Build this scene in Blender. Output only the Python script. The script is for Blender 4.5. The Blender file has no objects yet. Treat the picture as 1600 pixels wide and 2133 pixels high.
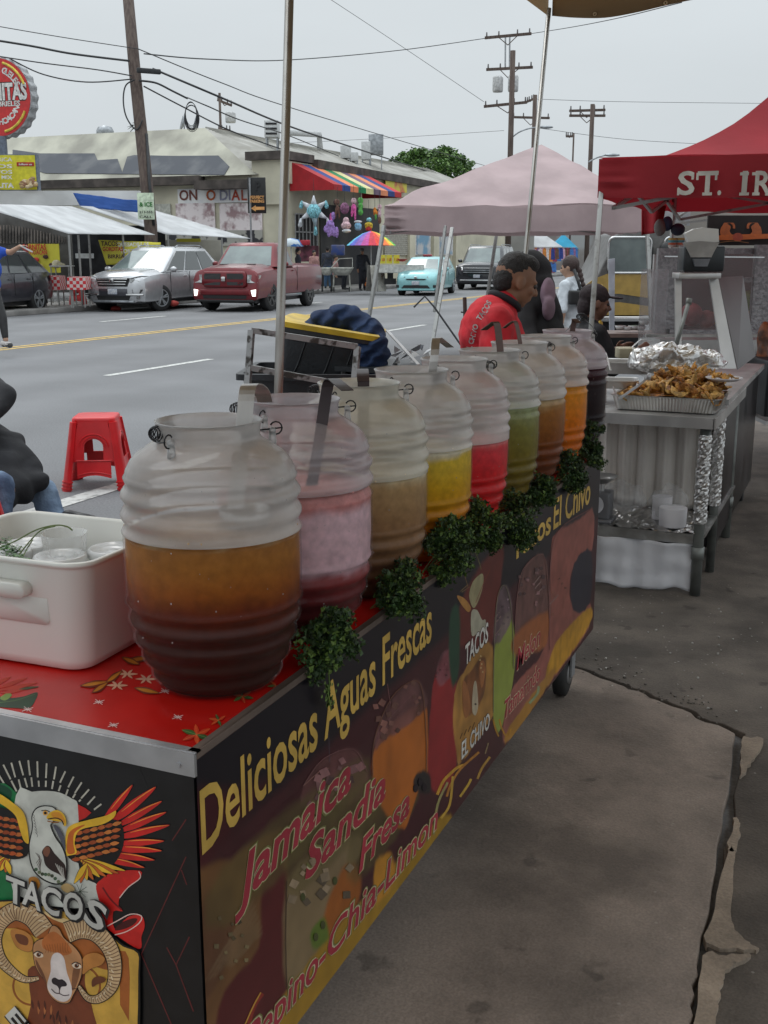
import bpy, bmesh, math, random
from math import sin, cos, pi, radians, sqrt, atan2
from mathutils import Vector as V, Matrix
from mathutils import noise as mnoise
random.seed(7)
C = bpy.context.scene.collection
SC = bpy.context.scene
# ---------------------------------------------------------------- camera
FPX, CX, CY, HC = 2300.0,800.0,1066.5,1.6
PITCH = math.atan((1066.5 - 527) / FPX)
YAW = radians(23.4)
cam = bpy.data.objects.new('camera', bpy.data.cameras.new('camera'))
C.objects.link(cam)
cam.location = (0,0, HC)
cam.rotation_euler = (pi / 2 - PITCH,0, YAW)
cam.data.sensor_fit = 'VERTICAL'
cam.data.sensor_height = 24.0
cam.data.lens = 24.0 * FPX / 2133.0
cam.data.clip_start = 0.05
cam.data.clip_end = 2000
SC.camera = cam
# ---------------------------------------------------------------- sky and sun
SUN_EL, SUN_AZ = radians(58), radians(-50)      # azimuth measured from +Y towards +X
w = bpy.data.worlds.new('World'); SC.world = w; w.use_nodes = True
nt = w.node_tree; nt.nodes.clear()
out = nt.nodes.new('ShaderNodeOutputWorld'); bg = nt.nodes.new('ShaderNodeBackground')
sky = nt.nodes.new('ShaderNodeTexSky'); sky.sky_type = 'NISHITA'; sky.sun_disc = False
sky.sun_elevation = SUN_EL; sky.sun_rotation = SUN_AZ; sky.dust_density = 4; sky.air_density = 1.5
hs = nt.nodes.new('ShaderNodeHueSaturation'); hs.inputs['Saturation'].default_value = 0.10
mx = nt.nodes.new('ShaderNodeMixRGB'); mx.inputs[0].default_value = 0.93
mx.inputs[2].default_value = (6.45,6.98,7.3,1)      # flat bright overcast layer
nt.links.new(sky.outputs[0], hs.inputs['Color']); nt.links.new(hs.outputs[0], mx.inputs[1])
geo = nt.nodes.new('ShaderNodeNewGeometry'); sx_ = nt.nodes.new('ShaderNodeSeparateXYZ'); nt.links.new(geo.outputs['Incoming'], sx_.inputs[0])
ab = nt.nodes.new('ShaderNodeMath'); ab.operation = 'ABSOLUTE'; nt.links.new(sx_.outputs['Z'], ab.inputs[0])
z2_ = nt.nodes.new('ShaderNodeMath'); z2_.operation = 'MULTIPLY'; nt.links.new(ab.outputs[0], z2_.inputs[0]); nt.links.new(ab.outputs[0], z2_.inputs[1])
zm = nt.nodes.new('ShaderNodeMath'); zm.operation = 'MULTIPLY_ADD'; nt.links.new(z2_.outputs[0], zm.inputs[0]); zm.inputs[1].default_value = 2.2; zm.inputs[2].default_value = .985   # overcast sky: brighter overhead
sk = nt.nodes.new('ShaderNodeVectorMath'); sk.operation = 'SCALE'; nt.links.new(mx.outputs[0], sk.inputs[0]); nt.links.new(zm.outputs[0], sk.inputs['Scale'])
cn = nt.nodes.new('ShaderNodeTexNoise'); cn.inputs['Scale'].default_value = 2.2; cn.inputs['Detail'].default_value = 5; gtc = nt.nodes.new('ShaderNodeTexCoord')
cmp_ = nt.nodes.new('ShaderNodeMapping'); cmp_.inputs['Scale'].default_value = (1, 1, 3.5); nt.links.new(gtc.outputs['Generated'], cmp_.inputs[0]); nt.links.new(cmp_.outputs[0], cn.inputs['Vector'])
cr2 = nt.nodes.new('ShaderNodeMapRange'); cr2.inputs['From Min'].default_value = .3; cr2.inputs['From Max'].default_value = .7; cr2.inputs['To Min'].default_value = .955; cr2.inputs['To Max'].default_value = 1.035
nt.links.new(cn.outputs[0], cr2.inputs['Value']); s2_ = nt.nodes.new('ShaderNodeVectorMath'); s2_.operation = 'SCALE'; nt.links.new(sk.outputs[0], s2_.inputs[0]); nt.links.new(cr2.outputs[0], s2_.inputs['Scale'])
nt.links.new(s2_.outputs[0], bg.inputs[0]); bg.inputs[1].default_value = 0.1
nt.links.new(bg.outputs[0], out.inputs[0])
sun = bpy.data.objects.new('sun', bpy.data.lights.new('sun', 'SUN')); C.objects.link(sun)
sun.data.energy = 0.6; sun.data.angle = radians(25); sun.data.color = (1,.97,.93)
sd = V((sin(SUN_AZ) * cos(SUN_EL), cos(SUN_AZ) * cos(SUN_EL), sin(SUN_EL)))
sun.rotation_euler = sd.to_track_quat('Z', 'Y').to_euler()
SC.view_settings.view_transform = 'Standard'; SC.view_settings.look = 'None'
SC.view_settings.exposure = 0.0; SC.view_settings.gamma = 1
SC.render.engine = 'CYCLES'
SC.cycles.max_bounces = 7; SC.cycles.diffuse_bounces = 4; SC.cycles.glossy_bounces = 3
SC.cycles.transmission_bounces = 5; SC.cycles.transparent_max_bounces = 40
SC.cycles.use_denoising = True; SC.cycles.caustics_reflective = False; SC.cycles.caustics_refractive = False
# ---------------------------------------------------------------- photograph pixel -> point in the place
_c, _s = cos(YAW), sin(YAW)
def _rot(v): return V((_c * v[0] - _s * v[1], _s * v[0] + _c * v[1], v[2]))
_F, _D, _R = _rot((0, cos(PITCH),-sin(PITCH))), _rot((0,-sin(PITCH),-cos(PITCH))), _rot((1,0,0))
def W(px, py, x=None, y=None, z=None, d=None):
 r = _F + _R * ((px - CX) / FPX) + _D * ((py - CY) / FPX)
 t = d if d is not None else (x / r.x if x is not None else (y / r.y if y is not None else (z - HC) / r.z))
 return V((r.x * t, r.y * t, HC + r.z * t))
# ---------------------------------------------------------------- materials
def lin(c):
 return tuple(((v / 255) / 12.92 if v / 255 <= .04045 else ((v / 255 + .055) / 1.055) ** 2.4) for v in c)
_mats = {}
def M(name, col, rough=.6, metal=0, var=.12, scale=8, bump=0, bscale=60, spec=.5, coat=0, alpha=1, emit=None, col2=None, fac=(.4,.62), sub=0, rvar=0, stretch=None, trans=0):
 """procedural Principled material; col is a linear base colour (0-1) or 0-255 sRGB triple when any value > 1.01"""
 if name in _mats: return _mats[name]
 if max(col) > 1.01: col = lin(col)
 m = bpy.data.materials.new(name); m.use_nodes = True
 t = m.node_tree; b = t.nodes['Principled BSDF']
 b.inputs['Roughness'].default_value = rough; b.inputs['Metallic'].default_value = metal
 b.inputs['Specular IOR Level'].default_value = spec; b.inputs['Coat Weight'].default_value = coat
 b.inputs['Coat Roughness'].default_value = .08
 if alpha < 1: b.inputs['Alpha'].default_value = alpha
 if trans: b.inputs['Transmission Weight'].default_value = trans
 if sub:
  b.inputs['Subsurface Weight'].default_value = sub; b.inputs['Subsurface Radius'].default_value = (.02, .012, .008)
 if emit:
  b.inputs['Emission Color'].default_value = (*col, 1); b.inputs['Emission Strength'].default_value = emit
 tc = t.nodes.new('ShaderNodeTexCoord'); mp = t.nodes.new('ShaderNodeMapping')
 if stretch: mp.inputs['Scale'].default_value = stretch
 t.links.new(tc.outputs['Object'], mp.inputs[0])
 nz = t.nodes.new('ShaderNodeTexNoise'); nz.inputs['Scale'].default_value = scale; nz.inputs['Detail'].default_value = 6
 t.links.new(mp.outputs[0], nz.inputs['Vector'])
 mr = t.nodes.new('ShaderNodeMapRange')
 mr.inputs['From Min'].default_value = fac[0]; mr.inputs['From Max'].default_value = fac[1]
 t.links.new(nz.outputs[0], mr.inputs['Value'])
 c2 = col2 if col2 else tuple(v * (1 - var * 2) for v in col)
 if max(c2) > 1.01: c2 = lin(c2)
 c1 = col if col2 else tuple(min(1, v * (1 + var)) for v in col)
 mc = t.nodes.new('ShaderNodeMixRGB'); mc.inputs[1].default_value = (*c2, 1); mc.inputs[2].default_value = (*c1, 1)
 t.links.new(mr.outputs[0], mc.inputs[0]); t.links.new(mc.outputs[0], b.inputs['Base Color'])
 if rvar:
  m2 = t.nodes.new('ShaderNodeMapRange'); m2.inputs['To Min'].default_value = max(.03, rough - rvar); m2.inputs['To Max'].default_value = rough + rvar
  t.links.new(nz.outputs[0], m2.inputs['Value']); t.links.new(m2.outputs[0], b.inputs['Roughness'])
 if bump:
  n2 = t.nodes.new('ShaderNodeTexNoise'); n2.inputs['Scale'].default_value = bscale; n2.inputs['Detail'].default_value = 5
  t.links.new(mp.outputs[0], n2.inputs['Vector'])
  bp = t.nodes.new('ShaderNodeBump'); bp.inputs['Strength'].default_value = bump; bp.inputs['Distance'].default_value = .02
  t.links.new(n2.outputs[0], bp.inputs['Height']); t.links.new(bp.outputs[0], b.inputs['Normal'])
 _mats[name] = m
 return m
def attr_mat(name, rough=.45, grain=.0, coat=0):
 """printed vinyl: colour comes from the 'print' attribute of the mesh (the artwork)"""
 if name in _mats: return _mats[name]
 m = bpy.data.materials.new(name); m.use_nodes = True; t = m.node_tree; b = t.nodes['Principled BSDF']
 b.inputs['Roughness'].default_value = rough; b.inputs['Coat Weight'].default_value = coat
 a = t.nodes.new('ShaderNodeAttribute'); a.attribute_name = 'print'
 t.links.new(a.outputs['Color'], b.inputs['Base Color'])
 _mats[name] = m; return m
# ---------------------------------------------------------------- mesh builder
class MB:
 def __init__(s): s.v = []; s.f = []; s.mi = []
 def add(s, vs, fs, mi=0):
  n = len(s.v); s.v += [V(p) for p in vs]
  for f in fs: s.f.append([i + n for i in f]); s.mi.append(mi)
  return s
 def box(s, c, d, rz=0, mi=0, R=None):
  R = R or Matrix.Rotation(rz, 3, 'Z'); c = V(c)
  vs = [c + R @ V((x * d[0] / 2, y * d[1] / 2, z * d[2] / 2)) for x in (-1,1) for y in (-1,1) for z in (-1,1)]
  return s.add(vs, [(0,1,3,2),(4,6,7,5),(0,4,5,1),(2,3,7,6),(0,2,6,4),(1,5,7,3)], mi)
 def beam(s, p0, p1, w, h, mi=0, up=(0,0,1)):
  p0, p1 = V(p0), V(p1); a = (p1 - p0).normalized(); r = a.cross(V(up))
  if r.length < 1e-4: r = a.cross(V((0,1,0)))
  r.normalize(); u = r.cross(a)
  vs = [p + r * (x * w / 2) + u * (z * h / 2) for p in (p0, p1) for x in (-1,1) for z in (-1,1)]
  return s.add(vs, [(0,1,3,2),(4,6,7,5),(0,4,5,1),(2,3,7,6),(0,2,6,4),(1,5,7,3)], mi)
 def tube(s, pts, r, n=8, closed=False, mi=0, caps=True):
  pts = [V(p) for p in pts]; k = len(pts); rs = r if isinstance(r,(list, tuple)) else [r] * k
  base = len(s.v); prev = None
  for i, p in enumerate(pts):
   a = (pts[(i + 1) % k] if (closed or i < k - 1) else p) - (pts[i - 1] if (closed or i > 0) else p)
   a = a.normalized() if a.length > 1e-9 else V((0,0,1))
   if prev is None:
    u = a.cross(V((0,0,1)));
    if u.length < 1e-3: u = a.cross(V((0,1,0)))
   else: u = prev - a * prev.dot(a)
   if u.length < 1e-6: u = a.orthogonal()
   u.normalize(); prev = u; w2 = a.cross(u)
   for j in range(n):
    t = 2 * pi * j / n; s.v.append(p + (u * cos(t) + w2 * sin(t)) * rs[i])
  for i in range(k if closed else k - 1):
   a0 = base + i * n; b0 = base + ((i + 1) % k) * n
   for j in range(n): s.f.append([a0 + j, a0 + (j + 1) % n, b0 + (j + 1) % n, b0 + j]); s.mi.append(mi)
  if caps and not closed:
   s.f.append([base + j for j in range(n)][::-1]); s.mi.append(mi)
   s.f.append([base + (k - 1) * n + j for j in range(n)]); s.mi.append(mi)
  return s
 def cyl(s, p0, p1, r0, r1=None, n=16, mi=0): return s.tube([p0, p1], [r0, r0 if r1 is None else r1], n, mi=mi)
 def lathe(s, prof, n=32, c=(0, 0, 0), mi=0, axis='Z', flute=None):
  base = len(s.v); c = V(c)
  for i,(r, z) in enumerate(prof):
   for j in range(n):
    t = 2 * pi * j / n; rr = r * (1 + (flute(t, i) if flute else 0))
    p = (rr * cos(t), rr * sin(t), z)
    if axis == 'X': p = (z, rr * cos(t), rr * sin(t))
    if axis == 'Y': p = (rr * cos(t), z, rr * sin(t))
    s.v.append(c + V(p))
  for i in range(len(prof) - 1):
   for j in range(n):
    a = base + i * n; b = a + n
    s.f.append([a + j, a + (j + 1) % n, b + (j + 1) % n, b + j]); s.mi.append(mi)
  return s
 def ball(s, c, r, nu=12, nv=8, mi=0, R=None):
  c = V(c); r = (r, r, r) if not isinstance(r,(tuple, list)) else r; base = len(s.v)
  f = lambda p: c + (R @ V(p) if R else V(p))
  s.v.append(f((0,0,-r[2])))
  for i in range(1, nv):
   a = -pi / 2 + pi * i / nv
   for j in range(nu):
    t = 2 * pi * j / nu; s.v.append(f((r[0] * cos(a) * cos(t), r[1] * cos(a) * sin(t), r[2] * sin(a))))
  s.v.append(f((0,0, r[2]))); top = len(s.v) - 1
  for j in range(nu):
   s.f.append([base, base + 1 + (j + 1) % nu, base + 1 + j]); s.mi.append(mi)
   s.f.append([top, top - nu + j, top - nu + (j + 1) % nu]); s.mi.append(mi)
  for i in range(nv - 2):
   a = base + 1 + i * nu; b = a + nu
   for j in range(nu): s.f.append([a + j, a + (j + 1) % nu, b + (j + 1) % nu, b + j]); s.mi.append(mi)
  return s
 def cap(s, p0, p1, r0, r1=None, n=12):
  """tapered limb with round ends"""
  r1 = r0 if r1 is None else r1; p0, p1 = V(p0), V(p1)
  s.cyl(p0, p1, r0, r1, n); s.ball(p0, r0, n,8); s.ball(p1, r1, n,8); return s
 def prism(s, pts, vec, mi=0):
  k = len(pts); vec = V(vec); vs = [V(p) for p in pts] + [V(p) + vec for p in pts]
  fs = [list(range(k))[::-1], list(range(k,2 * k))] + [[i,(i + 1) % k, k + (i + 1) % k, k + i] for i in range(k)]
  return s.add(vs, fs, mi)
 def loft(s, rings, closed=True, caps=True, mi=0):
  base = len(s.v); n = len(rings[0])
  for r in rings: s.v += [V(p) for p in r]
  for i in range(len(rings) - 1):
   a = base + i * n; b = a + n
   for j in range(n if closed else n - 1):
    s.f.append([a + j, a + (j + 1) % n, b + (j + 1) % n, b + j]); s.mi.append(mi)
  if caps and closed:
   s.f.append([base + j for j in range(n)][::-1]); s.mi.append(mi)
   s.f.append([base + (len(rings) - 1) * n + j for j in range(n)]); s.mi.append(mi)
  return s
 def grid(s, fn, nu, nv, mi=0):
  base = len(s.v)
  for j in range(nv + 1):
   for i in range(nu + 1): s.v.append(V(fn(i / nu, j / nv)))
  for j in range(nv):
   for i in range(nu):
    a = base + j * (nu + 1) + i; s.f.append([a, a + 1, a + nu + 2, a + nu + 1]); s.mi.append(mi)
  return s
 def mesh(s, name, mats, smooth=False, angle=None):
  me = bpy.data.meshes.new(name); me.from_pydata([tuple(p) for p in s.v], [], s.f)
  for m in (mats if isinstance(mats,(list, tuple)) else [mats]): me.materials.append(m)
  me.polygons.foreach_set('material_index', s.mi); me.validate(); me.update()
  bm = bmesh.new(); bm.from_mesh(me); bmesh.ops.recalc_face_normals(bm, faces=bm.faces)
  if angle:
   for e in bm.edges:
    if len(e.link_faces) == 2 and e.calc_face_angle(0) > radians(angle): e.smooth = False
  if smooth or angle:
   for f in bm.faces: f.smooth = True
  bm.to_mesh(me); bm.free(); return me
 def build(s, name, mats, parent=None, smooth=False, angle=None, bevel=0, seg=2, solid=0, local=False, remesh=0, sm=0, sub=0, disp=None):
  me = s.mesh(name, mats, smooth, angle); o = bpy.data.objects.new(name, me); C.objects.link(o)
  if remesh or sub or disp or bevel or solid:
   if solid:
    md = o.modifiers.new('s', 'SOLIDIFY'); md.thickness = solid; md.offset = 0
   if bevel:
    md = o.modifiers.new('b', 'BEVEL'); md.width = bevel; md.segments = seg; md.limit_method = 'ANGLE'; md.angle_limit = radians(35)
   if remesh:
    md = o.modifiers.new('r', 'REMESH'); md.mode = 'VOXEL'; md.voxel_size = remesh; md.use_smooth_shade = True
    if sm: md = o.modifiers.new('m', 'SMOOTH'); md.factor = .6; md.iterations = sm
   if sub: md = o.modifiers.new('u', 'SUBSURF'); md.levels = sub; md.render_levels = sub
   dg = bpy.context.evaluated_depsgraph_get(); dg.update()
   me2 = bpy.data.meshes.new_from_object(o.evaluated_get(dg)); o.modifiers.clear(); o.data = me2; me2.name = name
   if remesh or smooth:
    me2.polygons.foreach_set('use_smooth', [True] * len(me2.polygons))
   elif bevel:
    me2.polygons.foreach_set('use_smooth', [True] * len(me2.polygons)); me2.set_sharp_from_angle(angle=radians(50))
   if disp:
    for v in me2.vertices: v.co = disp(v.co.copy())
    me2.update()
  if parent is not None:
   if not local:
    o.data.transform((Matrix.Translation(parent_world(parent)[0]) @ parent_world(parent)[1]).inverted())
   o.parent = parent
  return o
def parent_world(p):
 T = Matrix.Identity(4); q = p
 while q is not None:
  T = (Matrix.Translation(q.location) @ q.rotation_euler.to_matrix().to_4x4()) @ T; q = q.parent
 return T.to_translation(), T.to_3x3().to_4x4()
def tag(o, label=None, cat=None, group=None, kind=None):
 if label: o['label'] = label
 if cat: o['category'] = cat
 if group: o['group'] = group
 if kind: o['kind'] = kind
 return o
def thing(name, label, cat, loc=(0,0,0), rz=0, group=None):
 o = bpy.data.objects.new(name, None); C.objects.link(o); o.location = loc; o.rotation_euler = (0,0, rz)
 return tag(o, label, cat, group)
def dup(o, parent=None, loc=None, rz=None, label=None):
 c = o.copy(); C.objects.link(c); c.parent = parent
 if loc is not None: c.location = loc
 if rz is not None: c.rotation_euler = (0,0, rz)
 if label: c['label'] = label
 for ch in [q for q in bpy.data.objects if q.parent == o]: dup(ch, c)
 return c
# ---------------------------------------------------------------- lettering and artwork on flat faces
def text_mesh(txt, size=1.0, bold=0, shear=0, sx=1, ext=.0004, align='LEFT', spacing=1):
 cu = bpy.data.curves.new('t', 'FONT'); cu.body = txt; cu.size = size; cu.offset = bold; cu.shear = shear; cu.align_x = align
 cu.extrude = ext; cu.space_character = spacing; cu.resolution_u = 3
 o = bpy.data.objects.new('t', cu); C.objects.link(o)
 dg = bpy.context.evaluated_depsgraph_get(); dg.update(); me = bpy.data.meshes.new_from_object(o.evaluated_get(dg))
 bpy.data.objects.remove(o); bpy.data.curves.remove(cu)
 if sx != 1: me.transform(Matrix.Diagonal((sx,1,1,1)))
 return me
def put_text(name, txt, mat, parent, o0, right, up, h, w=None, bold=0, shear=0, ext=.0004, align='LEFT', spacing=1, warp=None):
 """lettering with cap height h; w: total width; o0 baseline start"""
 me = text_mesh(txt, h / .70, bold * h, shear,1, ext, align, spacing)
 xs = [v.co.x for v in me.vertices]; L = max(xs) - min(xs); x0 = min(xs) if align == 'LEFT' else 0
 k = (w / L) if w else 1
 right = V(right).normalized(); up = V(up).normalized(); n = right.cross(up); o0 = V(o0)
 for v in me.vertices:
  x, y, z = (v.co.x - x0) * k, v.co.y, v.co.z
  if warp: x, y = warp(x, y)
  v.co = o0 + right * x + up * y + n * z
 me.materials.clear(); me.materials.append(mat); me.name = name
 o = bpy.data.objects.new(name, me); C.objects.link(o)
 if parent is not None:
  me.transform((Matrix.Translation(parent_world(parent)[0]) @ parent_world(parent)[1]).inverted()); o.parent = parent
 return o
def crspline(pts, n=5, closed=True):
 out_, k = [], len(pts)
 rng = range(k) if closed else range(k - 1)
 for i in rng:
  p0, p1, p2, p3 = [pts[(i + j) % k] if closed else pts[min(max(i + j,0), k - 1)] for j in (-1,0,1,2)]
  for q in range(n):
   t = q / n
   out_.append(tuple(.5 * ((2 * p1[a]) + (-p0[a] + p2[a]) * t + (2 * p0[a] - 5 * p1[a] + 4 * p2[a] - p3[a]) * t * t + (-p0[a] + 3 * p1[a] - 3 * p2[a] + p3[a]) * t ** 3) for a in range(len(p1))))
 if not closed: out_.append(tuple(pts[-1]))
 return out_
class Art:
 """printed artwork: flat coloured shapes laid on a face; to3(u, v, h) gives the point"""
 def __init__(s, to3): s.to3 = to3; s.m = []; s.key = {}; s.mb = MB(); s.h = 0.0003
 def mi(s, col, rough=.45, metal=0):
  k = tuple(col)
  if k not in s.key:
   s.key[k] = len(s.m); s.m.append(M('ink_%d_%d_%d' % k, tuple(max(v, 1) + .02 for v in col), rough, var=.08, scale=30))
  return s.key[k]
 def up(s, d=.0004): s.h += d * .25
 def poly(s, pts, col, smooth=4):
  p = crspline(pts, smooth) if smooth else pts
  a = sum(p[i][0] * p[(i + 1) % len(p)][1] - p[(i + 1) % len(p)][0] * p[i][1] for i in range(len(p)))
  if a < 0: p = p[::-1]
  s.mb.add([s.to3(x, y, s.h) for x, y in p], [list(range(len(p)))], s.mi(col)); s.h += .000006
 def line(s, pts, wd, col, taper=False, smooth=4):
  p = crspline(pts, smooth, False) if len(pts) > 2 and smooth else pts
  L, R_ = [], []
  for i,(x, y) in enumerate(p):
   a = p[min(i + 1, len(p) - 1)]; b = p[max(i - 1,0)]; dx, dy = a[0] - b[0], a[1] - b[1]; l = math.hypot(dx, dy) or 1
   t = i / max(1, len(p) - 1); ww = wd / 2 * ((sin(pi * min(1, t * .9 + .08))) if taper else 1)
   L.append((x - dy / l * ww, y + dx / l * ww)); R_.append((x + dy / l * ww, y - dx / l * ww))
  m_ = s.mi(col); k = len(p)
  s.mb.add([s.to3(*q, s.h) for q in L + R_], [[i, i + 1, k + i + 1, k + i] for i in range(k - 1)], m_); s.h += .00001
 def disc(s, c, r, col, ry=None, n=20): s.poly([(c[0] + r * cos(2 * pi * i / n), c[1] + (ry or r) * sin(2 * pi * i / n)) for i in range(n)], col,0)
 def leaf(s, p0, p1, wd, col, edge=None, k=.45):
  (x0, y0),(x1, y1) = p0, p1; dx, dy = x1 - x0, y1 - y0; l = math.hypot(dx, dy) or 1; nx, ny = -dy / l, dx / l
  def shp(w_, e): return [(x0 - dx / l * e, y0 - dy / l * e),(x0 + dx * k * .5 + nx * w_ * .8, y0 + dy * k * .5 + ny * w_ * .8),(x0 + dx * k + nx * w_, y0 + dy * k + ny * w_),(x0 + dx * .8 + nx * w_ * .6, y0 + dy * .8 + ny * w_ * .6),(x1 + dx / l * e, y1 + dy / l * e),(x0 + dx * .8 - nx * w_ * .5, y0 + dy * .8 - ny * w_ * .5),(x0 + dx * k - nx * w_ * .8, y0 + dy * k - ny * w_ * .8)]
  if edge: s.poly(shp(wd / 2 + 4,4), edge,3);
  s.poly(shp(wd / 2,0), col,3)
 def build(s, name, parent): return s.mb.build(name, s.m, parent)
def panel(name, parent, fn, nu, nv, colour, rough=.42, coat=0):
 """printed sheet whose artwork is soft patches of colour; fn(u,v)->point, colour(u,v)->rgb"""
 mb = MB().grid(fn, nu, nv); o = mb.build(name, attr_mat('printed_vinyl_%d' % int(rough * 100 + coat * 1000), rough, coat=coat), parent)
 a = o.data.color_attributes.new('print', 'FLOAT_COLOR', 'POINT')
 k = 0
 for j in range(nv + 1):
  for i in range(nu + 1): a.data[k].color = (*colour(i / nu, j / nv),1); k += 1
 return o
# ================================================================ SETTING
def Wp(px, py, p0, n):
 r = _F + _R * ((px - CX) / FPX) + _D * ((py - CY) / FPX); o = V((0,0, HC)); n = V(n)
 return o + r * ((V(p0) - o).dot(n) / r.dot(n))
m_asph = M('asphalt_street', (.175, .176, .182), .88, scale=.55, var=.06, bump=.25, bscale=45, rvar=.05)
t = m_asph.node_tree      # fine aggregate speckle and tyre-worn lanes on the street
b_ = t.nodes['Principled BSDF']; src = b_.inputs['Base Color'].links[0].from_socket
nz = t.nodes.new('ShaderNodeTexNoise'); nz.inputs['Scale'].default_value = 70; nz.inputs['Detail'].default_value = 3
tc = t.nodes.new('ShaderNodeTexCoord'); t.links.new(tc.outputs['Object'], nz.inputs['Vector'])
rp = t.nodes.new('ShaderNodeMapRange'); rp.inputs['From Min'].default_value = .3; rp.inputs['From Max'].default_value = .7; rp.inputs['To Min'].default_value = .8; rp.inputs['To Max'].default_value = 1.2
t.links.new(nz.outputs[0], rp.inputs['Value'])
wv = t.nodes.new('ShaderNodeTexWave'); wv.inputs['Scale'].default_value = .17; wv.inputs['Distortion'].default_value = .6; wv.inputs['Detail'].default_value = 1
t.links.new(tc.outputs['Object'], wv.inputs['Vector'])
r2 = t.nodes.new('ShaderNodeMapRange'); r2.inputs['To Min'].default_value = .93; r2.inputs['To Max'].default_value = 1.06; t.links.new(wv.outputs[0], r2.inputs['Value'])
mu = t.nodes.new('ShaderNodeMath'); mu.operation = 'MULTIPLY'; t.links.new(rp.outputs[0], mu.inputs[0]); t.links.new(r2.outputs[0], mu.inputs[1])
vm = t.nodes.new('ShaderNodeVectorMath'); vm.operation = 'SCALE'; t.links.new(src, vm.inputs[0]); t.links.new(mu.outputs[0], vm.inputs['Scale']); t.links.new(vm.outputs[0], b_.inputs['Base Color'])
def pave_mat(name, c, spk, stain, sc=3):
 m = M(name, c,.85, var=.10, scale=sc, bump=.18, bscale=90, rvar=.08)
 t = m.node_tree; b = t.nodes['Principled BSDF']; src = b.inputs['Base Color'].links[0].from_socket
 tc = t.nodes.new('ShaderNodeTexCoord')
 n1 = t.nodes.new('ShaderNodeTexNoise'); n1.inputs['Scale'].default_value = 1.7; n1.inputs['Detail'].default_value = 7; n1.inputs['Roughness'].default_value = .65
 t.links.new(tc.outputs['Object'], n1.inputs['Vector'])
 r1 = t.nodes.new('ShaderNodeMapRange'); r1.inputs['From Min'].default_value = .38; r1.inputs['From Max'].default_value = .56; r1.inputs['To Min'].default_value = 1 - stain; r1.inputs['To Max'].default_value = 1.1
 t.links.new(n1.outputs[0], r1.inputs['Value'])
 vm = t.nodes.new('ShaderNodeVectorMath'); vm.operation = 'SCALE'; t.links.new(src, vm.inputs[0]); t.links.new(r1.outputs[0], vm.inputs['Scale'])
 vo = t.nodes.new('ShaderNodeTexVoronoi'); vo.inputs['Scale'].default_value = 26; t.links.new(tc.outputs['Object'], vo.inputs['Vector'])
 lt = t.nodes.new('ShaderNodeMath'); lt.operation = 'LESS_THAN'; lt.inputs[1].default_value = .11; t.links.new(vo.outputs['Distance'], lt.inputs[0])
 n3 = t.nodes.new('ShaderNodeTexNoise'); n3.inputs['Scale'].default_value = 4; t.links.new(tc.outputs['Object'], n3.inputs['Vector'])
 g3 = t.nodes.new('ShaderNodeMath'); g3.operation = 'GREATER_THAN'; g3.inputs[1].default_value = .56; t.links.new(n3.outputs[0], g3.inputs[0])
 ml = t.nodes.new('ShaderNodeMath'); ml.operation = 'MULTIPLY'; t.links.new(lt.outputs[0], ml.inputs[0]); t.links.new(g3.outputs[0], ml.inputs[1])
 m3 = t.nodes.new('ShaderNodeMath'); m3.operation = 'MULTIPLY'; m3.inputs[1].default_value = .55; t.links.new(ml.outputs[0], m3.inputs[0])
 mc = t.nodes.new('ShaderNodeMixRGB'); t.links.new(m3.outputs[0], mc.inputs[0]); t.links.new(vm.outputs[0], mc.inputs[1]); mc.inputs[2].default_value = (*spk, 1)
 # old gum and oil spots, each with its own outline
 v2 = t.nodes.new('ShaderNodeTexVoronoi'); v2.inputs['Scale'].default_value = 4.5; n4 = t.nodes.new('ShaderNodeTexNoise'); n4.inputs['Scale'].default_value = 14; t.links.new(tc.outputs['Object'], n4.inputs['Vector'])
 a4 = t.nodes.new('ShaderNodeMixRGB'); a4.blend_type = 'ADD'; a4.inputs[0].default_value = .12; t.links.new(tc.outputs['Object'], a4.inputs[1]); t.links.new(n4.outputs['Color'], a4.inputs[2]); t.links.new(a4.outputs[0], v2.inputs['Vector'])
 sp_ = t.nodes.new('ShaderNodeMapRange'); sp_.inputs['From Min'].default_value = .09; sp_.inputs['From Max'].default_value = .15; sp_.inputs['To Min'].default_value = .62; sp_.inputs['To Max'].default_value = 1; t.links.new(v2.outputs['Distance'], sp_.inputs['Value'])
 n5 = t.nodes.new('ShaderNodeTexNoise'); n5.inputs['Scale'].default_value = 160; n5.inputs['Detail'].default_value = 2; t.links.new(tc.outputs['Object'], n5.inputs['Vector'])
 r5 = t.nodes.new('ShaderNodeMapRange'); r5.inputs['From Min'].default_value = .3; r5.inputs['From Max'].default_value = .7; r5.inputs['To Min'].default_value = .86; r5.inputs['To Max'].default_value = 1.14; t.links.new(n5.outputs[0], r5.inputs['Value'])
 m6 = t.nodes.new('ShaderNodeMath'); m6.operation = 'MULTIPLY'; t.links.new(sp_.outputs[0], m6.inputs[0]); t.links.new(r5.outputs[0], m6.inputs[1])
 v6 = t.nodes.new('ShaderNodeVectorMath'); v6.operation = 'SCALE'; t.links.new(mc.outputs[0], v6.inputs[0]); t.links.new(m6.outputs[0], v6.inputs['Scale'])
 t.links.new(v6.outputs[0], b.inputs['Base Color']); return m
tag(MB().add([(-400, -60, 0), (400, -60, 0), (400, 900, 0), (-400, 900, 0)], [(0, 1, 2, 3)]).build('road', m_asph), kind='structure')
m_line = M('road_paint_white', (.48, .48, .46), .8, var=.2, scale=14, fac=(.35, .5), bump=.1)
m_yel = M('road_paint_yellow', (.50, .34, .10), .8, var=.2, scale=10, fac=(.35, .5))
mk = MB()
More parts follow.
